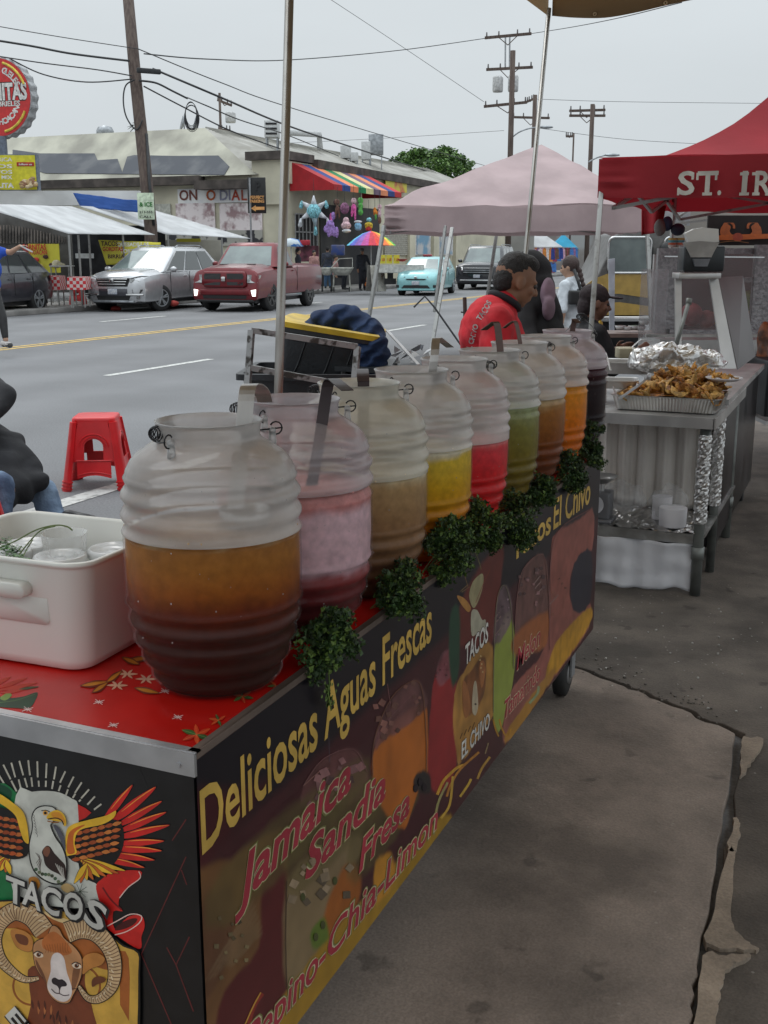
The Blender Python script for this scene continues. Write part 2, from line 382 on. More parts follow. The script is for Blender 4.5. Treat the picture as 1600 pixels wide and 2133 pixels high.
def strip(x, y0, y1, wd, mi=0, z=.004): mk.add([(x - wd / 2, y0, z),(x + wd / 2, y0, z),(x + wd / 2, y1, z),(x - wd / 2, y1, z)], [(0,1,2,3)], mi)
for y0 in (2.9,12.1,21.2,30.3,39.4,48.5): strip(-9.28, y0, y0 + 2.6,.13)
for y0 in (12.7,21.8,30.9,40,49.1): strip(-16.8, y0, y0 + 2.7,.13)
strip(-4.74,-5,26,.16)
strip(-13.42,-20,140,.12,1); strip(-13.66,-20,140,.12,1)
tag(mk.build('road_markings', [m_line, m_yel]), kind='structure')
# near pavement: pale worn slab, dark asphalt round it, a strip of old concrete edging
m_slab = pave_mat('worn_concrete', (.232, .186, .154), (.28, .25, .22), .42, 2)
m_pad = pave_mat('patched_asphalt', (.125, .106, .090), (.34, .32, .30), .35, 5)
m_edge = pave_mat('old_edging_concrete', (.32, .255, .195), (.1, .09, .08), .35, 6)
def jag(a, b, n, amp, seed):
 r = random.Random(seed); a, b = V(a), V(b); d = (b - a); nn = V((-d.y, d.x,0)).normalized()
 return [a + d * i / n + nn * (r.uniform(-amp, amp) if 0 < i < n else 0) for i in range(n)]
S = [W(1195,1390, z=.03), W(1300,1428, z=.03), W(1400,1470, z=.03), W(1532,1527, z=.03), W(1505,1720, z=.03), W(1452,2010, z=.03), W(1436,2133, z=.03)]
S = [V((p.x, p.y,0)) for p in S]
far = []
for i in range(3): far += jag(S[i], S[i + 1],7,.012, i)
right = []
for i in range(3,6): right += jag(S[i], S[i + 1],6,.006,10 + i)
slab = [V((-1.95,4.42,0))] + far + right + [S[6], V((-.05,-4,0)), V((-1.95,-4,0))]
tag(MB().prism([p + V((0, 0, -.05)) for p in slab][::-1], (0, 0, .08)).build('pavement', m_slab, bevel=.006), kind='structure')
g = V((.024,.022,0))
pad = [V((-1.95,4.47,0))] + [p + V((.012,.03,0)) for p in far] + [S[3] + V((.03,.024,0))] + [p + V((.026 + .012 * sin(i * 1.7),0,0)) for i, p in enumerate(right[1:])] + [S[6] + V((.03,0,0)), V((.0,-4,0)), V((9,-4,0)), V((9,40,0)), V((-1.95,40,0))]
tag(MB().prism([p + V((0, 0, -.05)) for p in pad][::-1], (0, 0, .074)).build('asphalt_apron', m_pad, bevel=.004), kind='structure')
def z8(pts): return [(700 + x * .5625,1300 + y * .5625) for x, y in pts]
ed = MB(); rj = random.Random(8)
for i, poly in enumerate([[(1508,425),(1540,424),(1580,424),(1578,462),(1545,500),(1520,540),(1498,570),(1500,500)],
             [(1475,722),(1492,735),(1496,780),(1480,840),(1450,838),(1462,780)],
             [(1448,845),(1478,850),(1470,950),(1466,1100),(1490,1150),(1530,1185),(1560,1214),(1480,1208),(1366,1180),(1398,1060)],
             [(1362,1236),(1440,1232),(1534,1228),(1470,1270),(1438,1300),(1420,1380),(1400,1481),(1385,1700),(1270,1700),(1325,1480)]]):
 q = [W(*p, z=.03) for p in z8(poly)]; ed.prism([V((p[0] + rj.uniform(-.004,.004), p[1] + rj.uniform(-.006,.006),.012)) for p in crspline([tuple(a) for a in q],4)],(0,0,.022))
tag(ed.build('concrete_edging', m_edge), kind='structure')
rb = MB(); rr = random.Random(5)      # crumbled asphalt and litter along the crack
for k in range(90):
 i = rr.randrange(len(far) - 1); p = far[i].lerp(far[i + 1], rr.random()) + V((rr.gauss(0,.05), rr.gauss(.06,.07),.028)); s = rr.uniform(.002,.008)
 rb.box(p,(s, s * rr.uniform(.6,1.4), s * .7), rr.random() * 3)
for k in range(40):
 p = W(rr.uniform(1240,1600), rr.uniform(1250,1500), z=.028); s = rr.uniform(.002,.006); rb.box(p,(s, s * 1.5, s), rr.random() * 3,1)
tag(rb.build('gravel', [M('asphalt_crumb', (.13, .115, .10), .9), M('pale_crumb', (.4, .38, .35), .9)]), 'crumbled asphalt and grit along the broken edge of the concrete slab', 'grit', kind='stuff')
# far pavement with kerb
m_walk = M('far_sidewalk', (.26, .25, .235), .9, var=.12, scale=1.2, bump=.1)
tag(MB().box((-30.55, 100, .065), (20, 260, .13)).build('sidewalk', m_walk), kind='structure')
tag(MB().box((-20.46, 100, .07), (.18, 260, .145)).build('kerb', M('kerb_concrete', (.22, .21, .2), .9, scale=2), bevel=.02), kind='structure')
tag(MB().box((-34, 33.8, .137), (21.5, 17.2, .01)).build('parking_lot', M('lot_asphalt', (.15, .15, .15), .9, scale=1)), kind='structure')
# ================================================================ corner shop building
m_cream = M('cream_stucco', (.60, .565, .44), .9, var=.08, scale=.7, bump=.12, bscale=30)
m_brown = M('brown_fascia', (.085, .07, .062), .8, var=.2, scale=2)
m_dark = M('dark_interior', (.05, .047, .045), .8, col2=(.015, .015, .018), scale=.8)
YB, XS = 42.7,-23.0
bd = thing('shop_building', 'cream corner shop with weathered hipped roof and brown fascia behind the stalls', 'building', (XS, YB, 0))
zf = W(300,372, y=YB).z; zr = W(300,273, y=YB + 2.2).z; zw = 5.25
MB().box(((XS - 44) / 2, YB + 15.5, zf / 2 + .1), (44 + XS, 31, zf - .2 + .1)).build('wall', m_cream, bd)
A = Wp(428,276,(0, YB + 2.2,0),(0,1,0)); A = V((A.x, YB + 2.2, zr))
rf = MB()
rf.add([(-44, YB - .35, zf),(-24.2, YB - .35, zf),(A.x, YB + 2.2, zr),(-44, YB + 2.2, zr)], [(0,1,2,3)])
rf.add([(-24.2, YB - .35, zf),(-23.1, YB + 2, zf + .25),(-23.1, YB + 31, zf + .25),(A.x, YB + 31, zr),(A.x, YB + 2.2, zr)], [(0,1,2,3,4)],1)
rf.add([(-44, YB + 2.2, zr),(A.x, YB + 2.2, zr),(A.x, YB + 31, zr),(-44, YB + 31, zr)], [(0,1,2,3)])
rf.build('roof', [M('weathered_roof', (.47, .46, .38), .85, col2=(.27, .26, .22), scale=.55, fac=(.36, .6), bump=.2, bscale=14, stretch=(1, 1, .35)), M('corrugated_sheet', (.36, .35, .32), .7, col2=(.24, .23, .2), scale=.9, bump=.1)], bd)
pn = V((0,-(zr - zf),2.55)).normalized()
pt = [(60,712),(190,730),(450,730),(465,762),(560,756),(582,820),(606,745),(640,738),(830,742),(1040,740),(1092,792),(1068,832),(215,824),(60,772)]
pts = [Wp(x / 2.2857, y / 2.2857, V((0, YB - .35, zf)) + pn * .03, pn) for x, y in pt]
MB().prism(pts, pn * -.025).build('roof_patch', M('slate_blue_roof_paint', (.080, .086, .100), .85, var=.15, scale=.8, col2=(.13, .135, .145), fac=(.34, .5)), bd)
cor = MB()
for i in range(26):
 a = A.lerp(V((-24.2, YB - .35, zf)), i / 26);
 cor.beam(A + V((.02 + i * .16,.0 + i * .02,.03 - i * .075)), A + V((.02 + i * .16,28,.03 - i * .075)),.05,.04)
cor.build('roof_ribs', M('pale_roof_rib', (.42, .41, .37), .8, scale=1), bd)
fs = MB(); zf2 = W(520,384, y=YB - .3).z
fs.box(((-44 - 26.9) / 2 - .0, YB - .32, zf - .16),(44 - 26.9,.5,.36)); fs.box((-25.5, YB - .42, zf2),(3.0,.8,.36))
zc = W(590,324, y=YB).z
MB().box((-23.75, YB + .9, zc / 2 + 1.8), (1.46, 2.2, zc - 3.6)).build('corner_tower', m_cream, bd)
fs.box((-23.7, YB + .9, zc),(1.9,2.7,.34))
e0 = W(640,332, x=XS + .2); e1 = W(900,381, x=XS + .2)
fs.beam((XS + .2, YB + 2.2, e0.z - .15),(XS + .2, YB + 31, e0.z + (e1.z - e0.z) * (YB + 31 - e0.y) / (e1.y - e0.y) - .13),.5,.36)
fs.build('fascia', m_brown, bd)
MB().box((XS + .02, YB + 15.5, 4.9), (.3, 30.8, .9)).build('parapet', m_cream, bd)
# striped awning on the street side
ya = W(602,390, x=XS).y; zt = W(604,337, x=XS).z; zb_ = W(695,384, y=ya).z; xo = W(695,392, y=ya).x; ye = W(836,405, x=xo).y
cols = [(168,30,38),(36,62,130),(225,130,85),(20,125,75),(215,205,150),(110,90,110),(220,135,95),(40,62,125),(185,40,45)]
am = [M('awning_%d' % i, tuple(v + .1 for v in c), .75, scale=3, var=.06) for i, c in enumerate(cols)]
aw = MB(); n = len(cols)
for i in range(n):
 y0, y1 = ya + (ye - ya) * i / n, ya + (ye - ya) * (i + 1) / n
 aw.add([(XS + .05, y0, zt),(XS + .05, y1, zt),(xo, y1, zb_),(xo, y0, zb_)], [(0,1,2,3)], i)
 aw.add([(xo, y0, zb_),(xo, y1, zb_),(xo, y1, zb_ - .22),(xo, y0, zb_ - .22)], [(0,1,2,3)], i)
for yy in (ya, ye): aw.add([(XS + .05, yy, zt),(xo, yy, zb_),(xo, yy, zb_ - .22),(XS + .05, yy, zb_ - .22)], [(0,1,2,3)],0)
aw.build('awning', am, bd, solid=.02)
# openings on the street side
op = MB()
for (a, b, z0, z1) in ((614,660,445,520),(664,788,425,600)):
 p0, p1 = W(a, z0, x=XS), W(b, z0, x=XS); zb2 = max(.15, W(a, z1, x=XS).z)
 op.box((XS + .01,(p0.y + p1.y) / 2,(p0.z + zb2) / 2 - .1),(.12, p1.y - p0.y, p0.z - zb2 + .2))
op.build('shop_opening', m_dark, bd)
gr = MB(); p0, p1 = W(614,445, x=XS + .1), W(660,520, x=XS + .1); zlo = W(614,520, x=XS + .1).z
for i in range(7): y = p0.y + (p1.y - p0.y) * i / 6; gr.beam((XS + .12, y, zlo),(XS + .12, y, p0.z),.03,.05)
for k in range(3): z = zlo + (p0.z - zlo) * k / 2; gr.beam((XS + .12, p0.y, z),(XS + .12, p1.y, z),.03,.05)
gr.build('window_grille', M('grey_steel_bar', (.3, .3, .3), .5), bd)
p0, p1 = W(798,480, x=XS), W(846,480, x=XS); zb2 = W(798,532, x=XS).z
sh = MB()
for k in range(12): sh.box((XS + .06,(p0.y + p1.y) / 2, zb2 + (p0.z - zb2) * (k + .5) / 12),(.1, p1.y - p0.y,(p0.z - zb2) / 12 * .8))
sh.build('rolling_shutter', M('beige_shutter', (.42, .40, .34), .6), bd)
for (a, b) in ((861,893),(910,940)):
 p0, p1 = W(a,478, x=XS), W(b,478, x=XS); zb2 = W(a,532, x=XS).z
 wf = MB().box((XS + .05, (p0.y + p1.y) / 2, (p0.z + zb2) / 2), (.16, p1.y - p0.y, p0.z - zb2)).build('window', M('white_frame', (.6, .6, .6), .5), bd)
 MB().box((XS + .14, (p0.y + p1.y) / 2, (p0.z + zb2) / 2), (.04, (p1.y - p0.y) * .85, (p0.z - zb2) * .9)).build('window_poster', M('blue_window_posters', (.12, .28, .42), .3, col2=(.5, .5, .5), scale=.8, fac=(.45, .55)), wf)
for a in (852, 902, 948): p = W(a, 480, x=XS); MB().box((XS + .1, p.y, 2.2), (.25, .8, 4.4)).build('pilaster', m_cream, bd)
# shop banners
def board(name, label, cat, q, mat, th=.03, **k):
 """flat board from three image points on a vertical plane y=const or x=const: (x0,y0,x1,y1,axis,val)"""
 x0, y0, x1, y1, ax, val = q; kw = {ax: val}
 a, b = W(x0, y0, **kw), W(x1, y1, **kw); c = (a + b) / 2; d = b - a
 dims = (abs(d.x) if ax == 'y' else th, abs(d.y) if ax == 'x' else th, abs(d.z))
 o = MB().box(c, dims).build(name, mat, k.get('parent'))
 if label: tag(o, label, cat, k.get('group'))
 return o
t1 = thing('shop_banner', 'faded white banner with brown and orange letters above two wall posters', 'banner', (-28, YB - .1, 4.2))
board('cloth', None, None, (370, 394, 520, 421, 'y', YB - .06), M('faded_banner', (.85, .84, .82), .8, col2=(.72, .72, .74), scale=1.5), parent=t1)
for s_, x, col in (('ON', 374, (120, 70, 60)), ('O', 430, (190, 100, 60)), ('DI', 458, (150, 150, 170)), ('A', 482, (190, 80, 60)), ('L', 503, (180, 90, 70))):
 put_text('lettering', s_, M('banner_ink%d' % x, tuple(v + .1 for v in col), .8), t1, W(x, 417, y=YB - .1), (1, 0, 0), (0, 0, 1), .42, bold=.03)
m_post = M('faded_meat_poster', (.80, .72, .72), .8, col2=(.36, .24, .25), scale=2.6, fac=(.36, .52), var=.2)
board('wall_poster', 'faded pink food poster on the cream wall under the banner, left of the other one', 'poster', (366, 424, 449, 476, 'y', YB - .06), m_post)
board('wall_poster', 'faded pink food poster on the cream wall right beside the parking sign', 'poster', (457, 424, 547, 480, 'y', YB - .06), m_post)
board('wall_poster', 'small pale notice on the cream wall behind the leaning utility pole', 'poster', (322, 425, 356, 448, 'y', YB - .06), M('pale_notice', (.5, .5, .44), .8))
o = board('graffiti_band', 'grey wall band with black graffiti below the two faded posters', 'graffiti', (340, 481, 548, 512, 'y', YB - .07), M('graffiti_ground', (.38, .37, .33), .9, col2=(.04, .04, .045), scale=1.6, fac=(.46, .5)))
yb = board('shop_sign', 'yellow and red sign on the shop wall past the striped awning', 'sign', (803, 376, 847, 402, 'x', XS + .35), M('yellow_sign', (.65, .55, .05), .5, col2=(.55, .08, .06), scale=.7, fac=(.38, .45)))
# things on the roof
def roofbox(label, cat, name, px0, py0, px1, py1, d, mat, dep=.8, legs=True, extra=None):
 a, b = W(px0, py0, d=d), W(px1, py1, d=d); c = (a + b) / 2; wd = (V((a.x, a.y,0)) - V((b.x, b.y,0))).length
 t = thing(name, label, cat,(c.x, c.y, b.z - .6), YAW)
 MB().box((0, 0, .6 + (a.z - b.z) / 2), (wd, dep, a.z - b.z)).build('housing', mat, t, bevel=.02, local=True)
 l = MB()
 for sx in (-1,1):
  for sy in (-1,1): l.box((sx * wd * .38, sy * dep * .38,.1),(.06,.06,1.0))
 l.build('support', m_galv, t, local=True)
 if extra:
  e = MB()
  for k in range(extra): e.box((0,-dep / 2 - .01,.6 + (a.z - b.z) * (k + .7) / (extra + .4)),(wd * .8,.02,(a.z - b.z) * .35 / extra))
  e.build('vent_slats', m_dark, t, local=True)
 return t
m_galv = M('galvanised_steel', (.36, .38, .40), .45, .6, var=.15, scale=5)
m_white = M('white_enamel', (.55, .56, .56), .5, var=.06)
roofbox('white air conditioner on the roof just left of the thick tent pole', 'air conditioner', 'air_conditioner', 553, 253, 581, 287, 52, m_white, .9, extra=3)
roofbox('tall grey vent housing high above the shop roof', 'roof vent', 'roof_vent', 769, 281, 798, 322, 62, m_galv, .8)
roofbox('white box unit attached low beside the tall grey vent housing', 'roof unit', 'roof_unit', 754, 296, 771, 333, 62, m_white, .7)
roofbox('small pale rooftop box left of the tall vent housing', 'roof unit', 'roof_unit', 710, 304, 731, 330, 60, m_white, .6)
roofbox('smallest pale rooftop box beside the tall vent housing', 'roof unit', 'roof_unit', 731, 318, 746, 336, 60, m_white, .6)
p = W(219, 272, y=YB + 6); t1 = thing('turbine_vent', 'round grey turbine vent on the ridge of the shop roof', 'roof vent', (p.x, p.y, zr - .2))
MB().lathe([(.25, 0), (.25, .4), (.42, .45), (.45, .75), (.35, .95), (.0, 1.05)], 16).build('dome', m_galv, t1, True, local=True)
for px, lb in ((384, 'grey satellite dish on the roof ridge'), (412, 'second grey satellite dish, nearer the coiled cable')):
 p = W(px, 268, y=YB + 4); t1 = thing('satellite_dish', lb, 'satellite dish', (p.x, p.y, zr))
 MB().lathe([(.0, .0), (.2, .03), (.38, .12)], 16).build('dish', m_galv, t1, True, local=True, solid=.02).rotation_euler = (radians(75), 0, radians(-50))
 t1.children[0].location = (0, 0, .45); MB().cyl((0, 0, -.2), (0, 0, .5), .03, n=8).build('mast', m_galv, t1, local=True)
a, b, c = W(590,275, d=55), W(665,280, d=58), W(667,312, d=58)
tag(MB().tube([a, b, c], .16, 10).build('roof_duct', m_white, smooth=True), 'white bent duct running over the shop roof behind the tent pole', 'duct')
# ================================================================ poles and cables
m_wood = M('creosoted_wood', (.075, .052, .045), .9, col2=(.12, .09, .075), scale=3, stretch=(4, 4, .4), bump=.3, bscale=12)
m_cable = M('black_cable', (.025, .027, .03), .6)
m_steel = M('grey_steel', (.3, .31, .32), .45, .5)
p0 = W(318, 629, d=36.2); t_ = thing('utility_pole', 'leaning brown wooden utility pole wrapped with cables behind the silver SUV', 'utility pole', (p0.x, p0.y, 0))
q = [W(262,-60, d=36.81), W(281,150, d=36.58), W(300,330, d=36.35), W(314,470, d=36.23), W(318,629, d=36.23)]; q[-1].z = 0.05
MB().tube(q[::-1], [.215, .21, .205, .195, .175], 14).build('pole', m_wood, t_, True)
MB().tube([v + V((.17, -.1, 0)) for v in [W(300, 280, d=36.46), W(306, 380, d=36.23), W(315, 470, d=36.23)]], .05, 8).build('conduit', m_cable, t_, True)
MB().box(W(310, 148, d=36.12), (.8, .12, .16), YAW + .5).build('splice_box', m_cable, t_, bevel=.03)
sg = thing('paper_sign', 'pale green paper sign lettered in green on the leaning utility pole', 'sign', tuple(W(303, 430, d=35.77)))
a, b = W(288, 402, d=35.77), W(320, 457, d=35.77); c = (a + b) / 2; Rm = Matrix.Rotation(YAW, 3, 'Z')
MB().box(c, ((b - a).xy.length, .02, a.z - b.z), R=Rm).build('board', M('pale_green_paper', (.62, .72, .55), .8), sg)
rt = Rm @ V((1,0,0)); up = V((0,0,1)); fr = Rm @ V((0,-.02,0))
for s_, y, h, col in (('WATER', 418, .15, (.03, .2, .04)), ('& ICE', 430, .13, (.03, .2, .04)), ('213-555', 444, .07, (.05, .06, .05)), ('CALL', 454, .07, (.05, .06, .05))):
 put_text('lettering', s_, M('sign_green%d' % y, col, .8), sg, W(291, y, d=35.77) + fr, rt, up, h, w=.42, bold=.04)
def crosspole(label, px, py_top, py_bot, d, wpx, arms, mat=None, cans=(), ext=None):
 k = d / FPX; base = W(px, 527, d=d); t = thing('utility_pole', label, 'utility pole', (base.x, base.y, 0))
 top = W(px, py_top, d=d).z; MB().cyl((base.x, base.y, 0), (base.x, base.y, top), wpx * k / 2 * 1.15, wpx * k / 2, 10).build('pole', mat or m_wood, t, True)
 if ext:
  e = MB(); z1 = W(px, ext, d=d).z
  for s_ in (-5,4): e.cyl(W(px + s_, py_top, d=d) - V((0,0,.5)), W(px + s_, ext, d=d),.05, n=6)
  e.build('pole_extension', m_steel, t)
 for (x0, x1, y0, y1) in arms:
  a, b = W(x0, y0, d=d), W(x1, y1, d=d); arm = MB().beam(a, b,.14,.16)
  m_ = W(px,(y0 + y1) / 2 + (x1 - x0) * .2, d=d)
  arm.beam(a.lerp(b,.28), m_,.05,.05); arm.beam(a.lerp(b,.72), m_,.05,.05)
  ao = arm.build('crossarm', m_wood if not mat else m_steel, t)
  ins = MB()
  for f_ in (.04,.3,.7,.96): pp = a.lerp(b, f_); ins.cyl(pp, pp + V((0,0,.32)),.06,.04,6)
  ins.build('insulators', M('insulator_grey', (.12, .11, .11), .4), ao)
 for (x, y0, y1) in cans:
  a, b = W(x, y0, d=d), W(x, y1, d=d); r = 11 * k
  MB().lathe([(0, b.z), (r * .9, b.z), (r, b.z + .1), (r, a.z - .1), (r * .8, a.z), (0, a.z)], 14, (a.x, a.y - .25, 0)).build('transformer', M('pale_transformer', (.5, .5, .5), .5), t, True)
 return t
crosspole('tallest wooden utility pole with three crossarms and two pale transformers', 1058, 122, 320, 69, 11, [(1010, 1107, 79, 70), (1013, 1110, 145, 140), (1008, 1098, 222, 213)], cans=((1040, 160, 192), (1072, 158, 191)), ext=76)
crosspole('short wooden utility pole close behind the tallest one', 1105, 208, 300, 82, 9, [(1067, 1145, 244, 246), (1098, 1112, 212, 206)])
crosspole('wooden utility pole with a double steel crossarm right of the metal tent pole', 1222, 226, 350, 76, 9, [(1186, 1261, 231, 229), (1186, 1261, 241, 241)])
crosspole('thin dark lamp post between the mauve canopy peak and the steel armed pole', 1186, 283, 335, 90, 3.5, [(1179, 1193, 284, 284)])
crosspole('small distant utility pole with a transformer left of the rooftop air conditioner', 468, 204, 280, 75, 5, [(453, 483, 208, 220), (455, 480, 270, 272)], cans=((484, 234, 256),))
for lb, p_ in (('curved street lamp on the tallest utility pole', [(1063, 290), (1080, 276), (1105, 267), (1136, 265)]), ('curved street lamp reaching right from the steel armed pole', [(1226, 338), (1240, 330), (1258, 324), (1275, 323)])):
 t_ = thing('street_lamp', lb, 'street lamp', tuple(W(*p_[0], d=68)))
 q = [W(*a, d=68) for a in p_]; MB().tube(crspline([tuple(v) for v in q], 4, False), .05, 6).build('arm', m_galv, t_, True)
 MB().ball(q[-1], (.5, .18, .1), 10, 6, R=Rm).build('lamp_head', m_galv, t_, True)
def cable(label, pts, r, name='overhead_cable', group='overhead cables', n=8):
 q = [W(x, y, d=d) for x, y, d in pts]
 q = [V(a) for a in crspline([tuple(v) for v in q], n, False)] if len(q) > 2 else q
 return tag(MB().tube(q, r, 5).build(name, m_cable, smooth=True), label, 'cable', group)
cable('thin cable running from the top left to the leaning pole, highest of that bunch', [(-60, 45, 35.1), (120, 76, 36.0), (288, 102, 36.4)], .014)
cable('thin cable sloping down right from the leaning pole, highest of that bunch', [(288, 102, 36.4), (460, 172, 38.0), (640, 235, 46.0), (1010, 345, 80.0)], .018)
cable('thick spliced cable reaching the leaning pole from the left', [(-60, 76, 35.1), (60, 95, 35.5), (150, 112, 35.8), (270, 127, 36.3)], .036)
cable('thick cable sloping down right from the splice box on the leaning pole', [(318, 143, 36.3), (460, 203, 37.0), (600, 262, 45.0), (760, 315, 56.0), (900, 360, 75.0)], .036)
cable('beaded cable left of the leaning pole, third from the top', [(-60, 108, 35.1), (80, 130, 35.6), (200, 145, 36.0), (275, 158, 36.3)], .02)
cable('cable sagging over the round red sign toward the leaning pole', [(20, 122, 34.2), (90, 155, 35.1), (180, 171, 35.6), (275, 165, 36.3)], .022)
cable('cable running from the leaning pole to the hanging coil', [(290, 168, 36.3), (325, 173, 36.9), (360, 190, 37.8), (390, 205, 38.7)], .035)
cable('beaded cable from the hanging coil down toward the tent pole', [(390, 203, 38.7), (430, 220, 36.0), (500, 250, 39.0), (600, 282, 45.0), (705, 325, 55.0)], .022)
cable('cable passing behind the hanging coil, lowest of the bunch', [(300, 180, 36.3), (380, 222, 38.7), (480, 272, 38.0), (585, 310, 44.0)], .026)
cable('long thin wire crossing the sky behind both tent poles', [(300, 112, 36.4), (430, 123, 40.0), (600, 125, 50.0), (830, 105, 60.0), (1010, 80, 69.0)], .022)
cable('thin wire rising right from the tallest utility pole to the tan tarp', [(1107, 70, 69.0), (1200, 55, 60.0), (1300, 35, 50.0), (1420, 5, 40.0)], .02)
cable('faint wire in the upper sky right of the thick tent pole', [(660, -20, 60.0), (830, 92, 66.0), (1008, 212, 69.0)], .014)
cable('fine wire level with the crossarms right of the metal tent pole', [(1110, 206, 82.0), (1300, 212, 85.0), (1660, 216, 90.0)], .016)
cable('fine wire sagging behind the red canopy', [(1130, 268, 82.0), (1300, 290, 85.0), (1500, 302, 90.0)], .016)
cable('fine wire left of the tallest utility pole over the tree', [(560, 300, 90.0), (800, 288, 90.0), (1050, 272, 82.0)], .014)
cl = MB(); ctr = W(398,237, d=38.5)
for k in range(7):
 a = .36 + .02 * k; bb = .40 + .018 * (k % 4)
 cl.tube([ctr + _R * (cos(t_ * 2 * pi / 20) * (.19 + .012 * k)) + V((0,0,1.0)) * (sin(t_ * 2 * pi / 20) * bb - .02 * k) + _F * (.02 * k) for t_ in range(20)],.012,5, True)
tag(cl.build('cable_coil', m_cable, smooth=True), 'coil of black cable hanging from the wires over the shop roof', 'cable coil')
lp = crspline([(281,166),(262,178),(257,210),(264,245),(284,270),(297,250)],5, False)
tag(MB().tube([W(x, y, d=36.2) for x, y in lp], .025, 5).build('cable_loop', m_cable, smooth=True), 'loose loop of black cable hanging at the leaning utility pole', 'cable')
# palm tuft behind roof and domed tree
def leafcloud(mb, c, r, n, size, rnd, shell=.55, mi=lambda z: 0):
 for _ in range(n):
  while True:
   p = V((rnd.uniform(-1,1), rnd.uniform(-1,1), rnd.uniform(-1,1)))
   if shell < p.length < 1: break
  q = V((p.x * r[0], p.y * r[1], p.z * r[2])) + V(c); s = size * rnd.uniform(.6,1.4)
  a = V((rnd.gauss(0,1), rnd.gauss(0,1), rnd.gauss(0,.7))).normalized(); b = a.orthogonal().normalized()
  b = Matrix.Rotation(rnd.uniform(0,6.28),3, a) @ b
  mb.add([q - a * s, q + b * s * .5, q + a * s, q - b * s * .5], [(0,1,2,3)], mi(q))
rnd = random.Random(3)
tc_ = W(897, 372, d=85); tr = thing('ficus_tree', 'dome shaped green tree behind the shop roof and mauve canopy', 'tree', (tc_.x, tc_.y, 0))
MB().tube([(tc_.x, tc_.y, 0), (tc_.x + .2, tc_.y, 3), (tc_.x, tc_.y, 7)], [.5, .4, .3], 10).build('trunk', m_wood, tr, True)
cr = MB(); mm = lambda q: rnd.choice((0,0,1,2))
leafcloud(cr,(tc_.x, tc_.y,7.2),(3.3,3.3,2.1),5600,.17, rnd,.75, mm)
for _ in range(60):
 t_, e_ = rnd.uniform(0,6.28), rnd.uniform(.1,1.2)
 leafcloud(cr,(tc_.x + 3.25 * cos(t_) * cos(e_), tc_.y + 3.25 * sin(t_) * cos(e_),7.2 + 2.1 * sin(e_)),(.55,.55,.4),60,.16, rnd,0, mm)
cr.build('crown', [M('leaf_green', (.10, .20, .045), .6, var=.3, scale=2), M('leaf_light', (.17, .29, .07), .6, var=.2), M('leaf_dark', (.05, .10, .03), .6)], tr)
p = W(290, 262, y=YB + 30); t_ = thing('palm_tree', 'palm top showing behind the shop roof by the leaning pole', 'palm tree', (p.x, p.y, 0))
MB().cyl((p.x, p.y, 0), (p.x, p.y, p.z), .25, .18, 8).build('trunk', m_wood, t_, True)
fr_ = MB()
for k in range(22):
 a = rnd.uniform(0,6.28); L = rnd.uniform(.8,1.3); e_ = rnd.uniform(-.2,1.2)
 q = [p + V((cos(a) * L * s_ * cos(e_), sin(a) * L * s_ * cos(e_), L * s_ * sin(e_) - s_ * s_ * .5)) for s_ in (0,.5,1)]
 for j in range(2): d_ = (q[j + 1] - q[j]).cross(V((0,0,1.0))).normalized() * .1; fr_.add([q[j] - d_, q[j] + d_, q[j + 1] + d_ * .4, q[j + 1] - d_ * .4], [(0,1,2,3)])
fr_.build('fronds', M('palm_green', (.06, .09, .03), .7), t_)
# ================================================================ DRINK CART
import numpy as np
XC, XL, YE, YF, ZT, ZB = -.834,-1.62,1.238,3.87,.9,.245
m_alu = M('aluminium_trim', (.50, .50, .51), .42, .75, var=.06, scale=12, rvar=.12)
m_blk = M('black_vinyl', (.006, .006, .007), .38, var=.2, scale=20)
ct = thing('drinks_cart', 'long drinks cart wrapped in dark printed vinyl under a row of drink jars', 'cart', ((XC + XL) / 2, (YE + YF) / 2, 0))
MB().box(((XC + XL) / 2, (YE + YF) / 2, (ZT - .03 + ZB) / 2), (XC - XL, YF - YE, ZT - .03 - ZB)).build('cabinet', m_blk, ct)
m_red = M('red_vinyl', (.56, .012, .008), .22, var=.12, scale=3, coat=.25)
MB().box(((XC + XL) / 2, (YE + YF) / 2, ZT - .016), (XC - XL - .006, YF - YE - .006, .028)).build('countertop', m_red, ct)
tr = MB()
tr.box(((XC + XL) / 2, YE - .004, ZT - .017),(XC - XL + .01,.006,.036)); tr.box(((XC + XL) / 2, YE + .004, ZT + .0005),(XC - XL + .01,.014,.003))
tr.build('end_trim', m_alu, ct)
MB().cyl((XC - .022, YE - .006, ZT - .02), (XC - .022, YE - .010, ZT - .02), .004, n=10).build('rivet', m_alu, ct)
MB().box((XC + .003, (YE + YF) / 2, ZT - .004), (.004, YF - YE, .012)).box((XC - .004, (YE + YF) / 2, ZT + .0005), (.012, YF - YE, .003)).build('side_trim', M('dull_trim', (.16, .12, .10), .5, .3), ct)
for sx, sy in ((XC - .07, YF - .14),(XL + .07, YF - .14),(XC - .07, YE + .14),(XL + .07, YE + .14)):
 wo = MB().lathe([(.0, -.025), (.06, -.025), (.085, -.018), (.085, .018), (.06, .025), (0, .025)], 24, (sx, sy, .115), axis='X').build('wheel', M('black_rubber', (.018, .018, .018), .7), ct, True)
 MB().lathe([(.0, -.03), (.04, -.028), (.04, .028), (0, .03)], 16, (sx, sy, .115), axis='X').build('hub', M('grey_hub', (.2, .2, .2), .5), wo, True)
 MB().box((sx, sy, .222), (.08, .1, .04)).box((sx - .035, sy, .16), (.006, .05, .11)).box((sx + .035, sy, .16), (.006, .05, .11)).build('wheel_bracket', m_steel, ct)
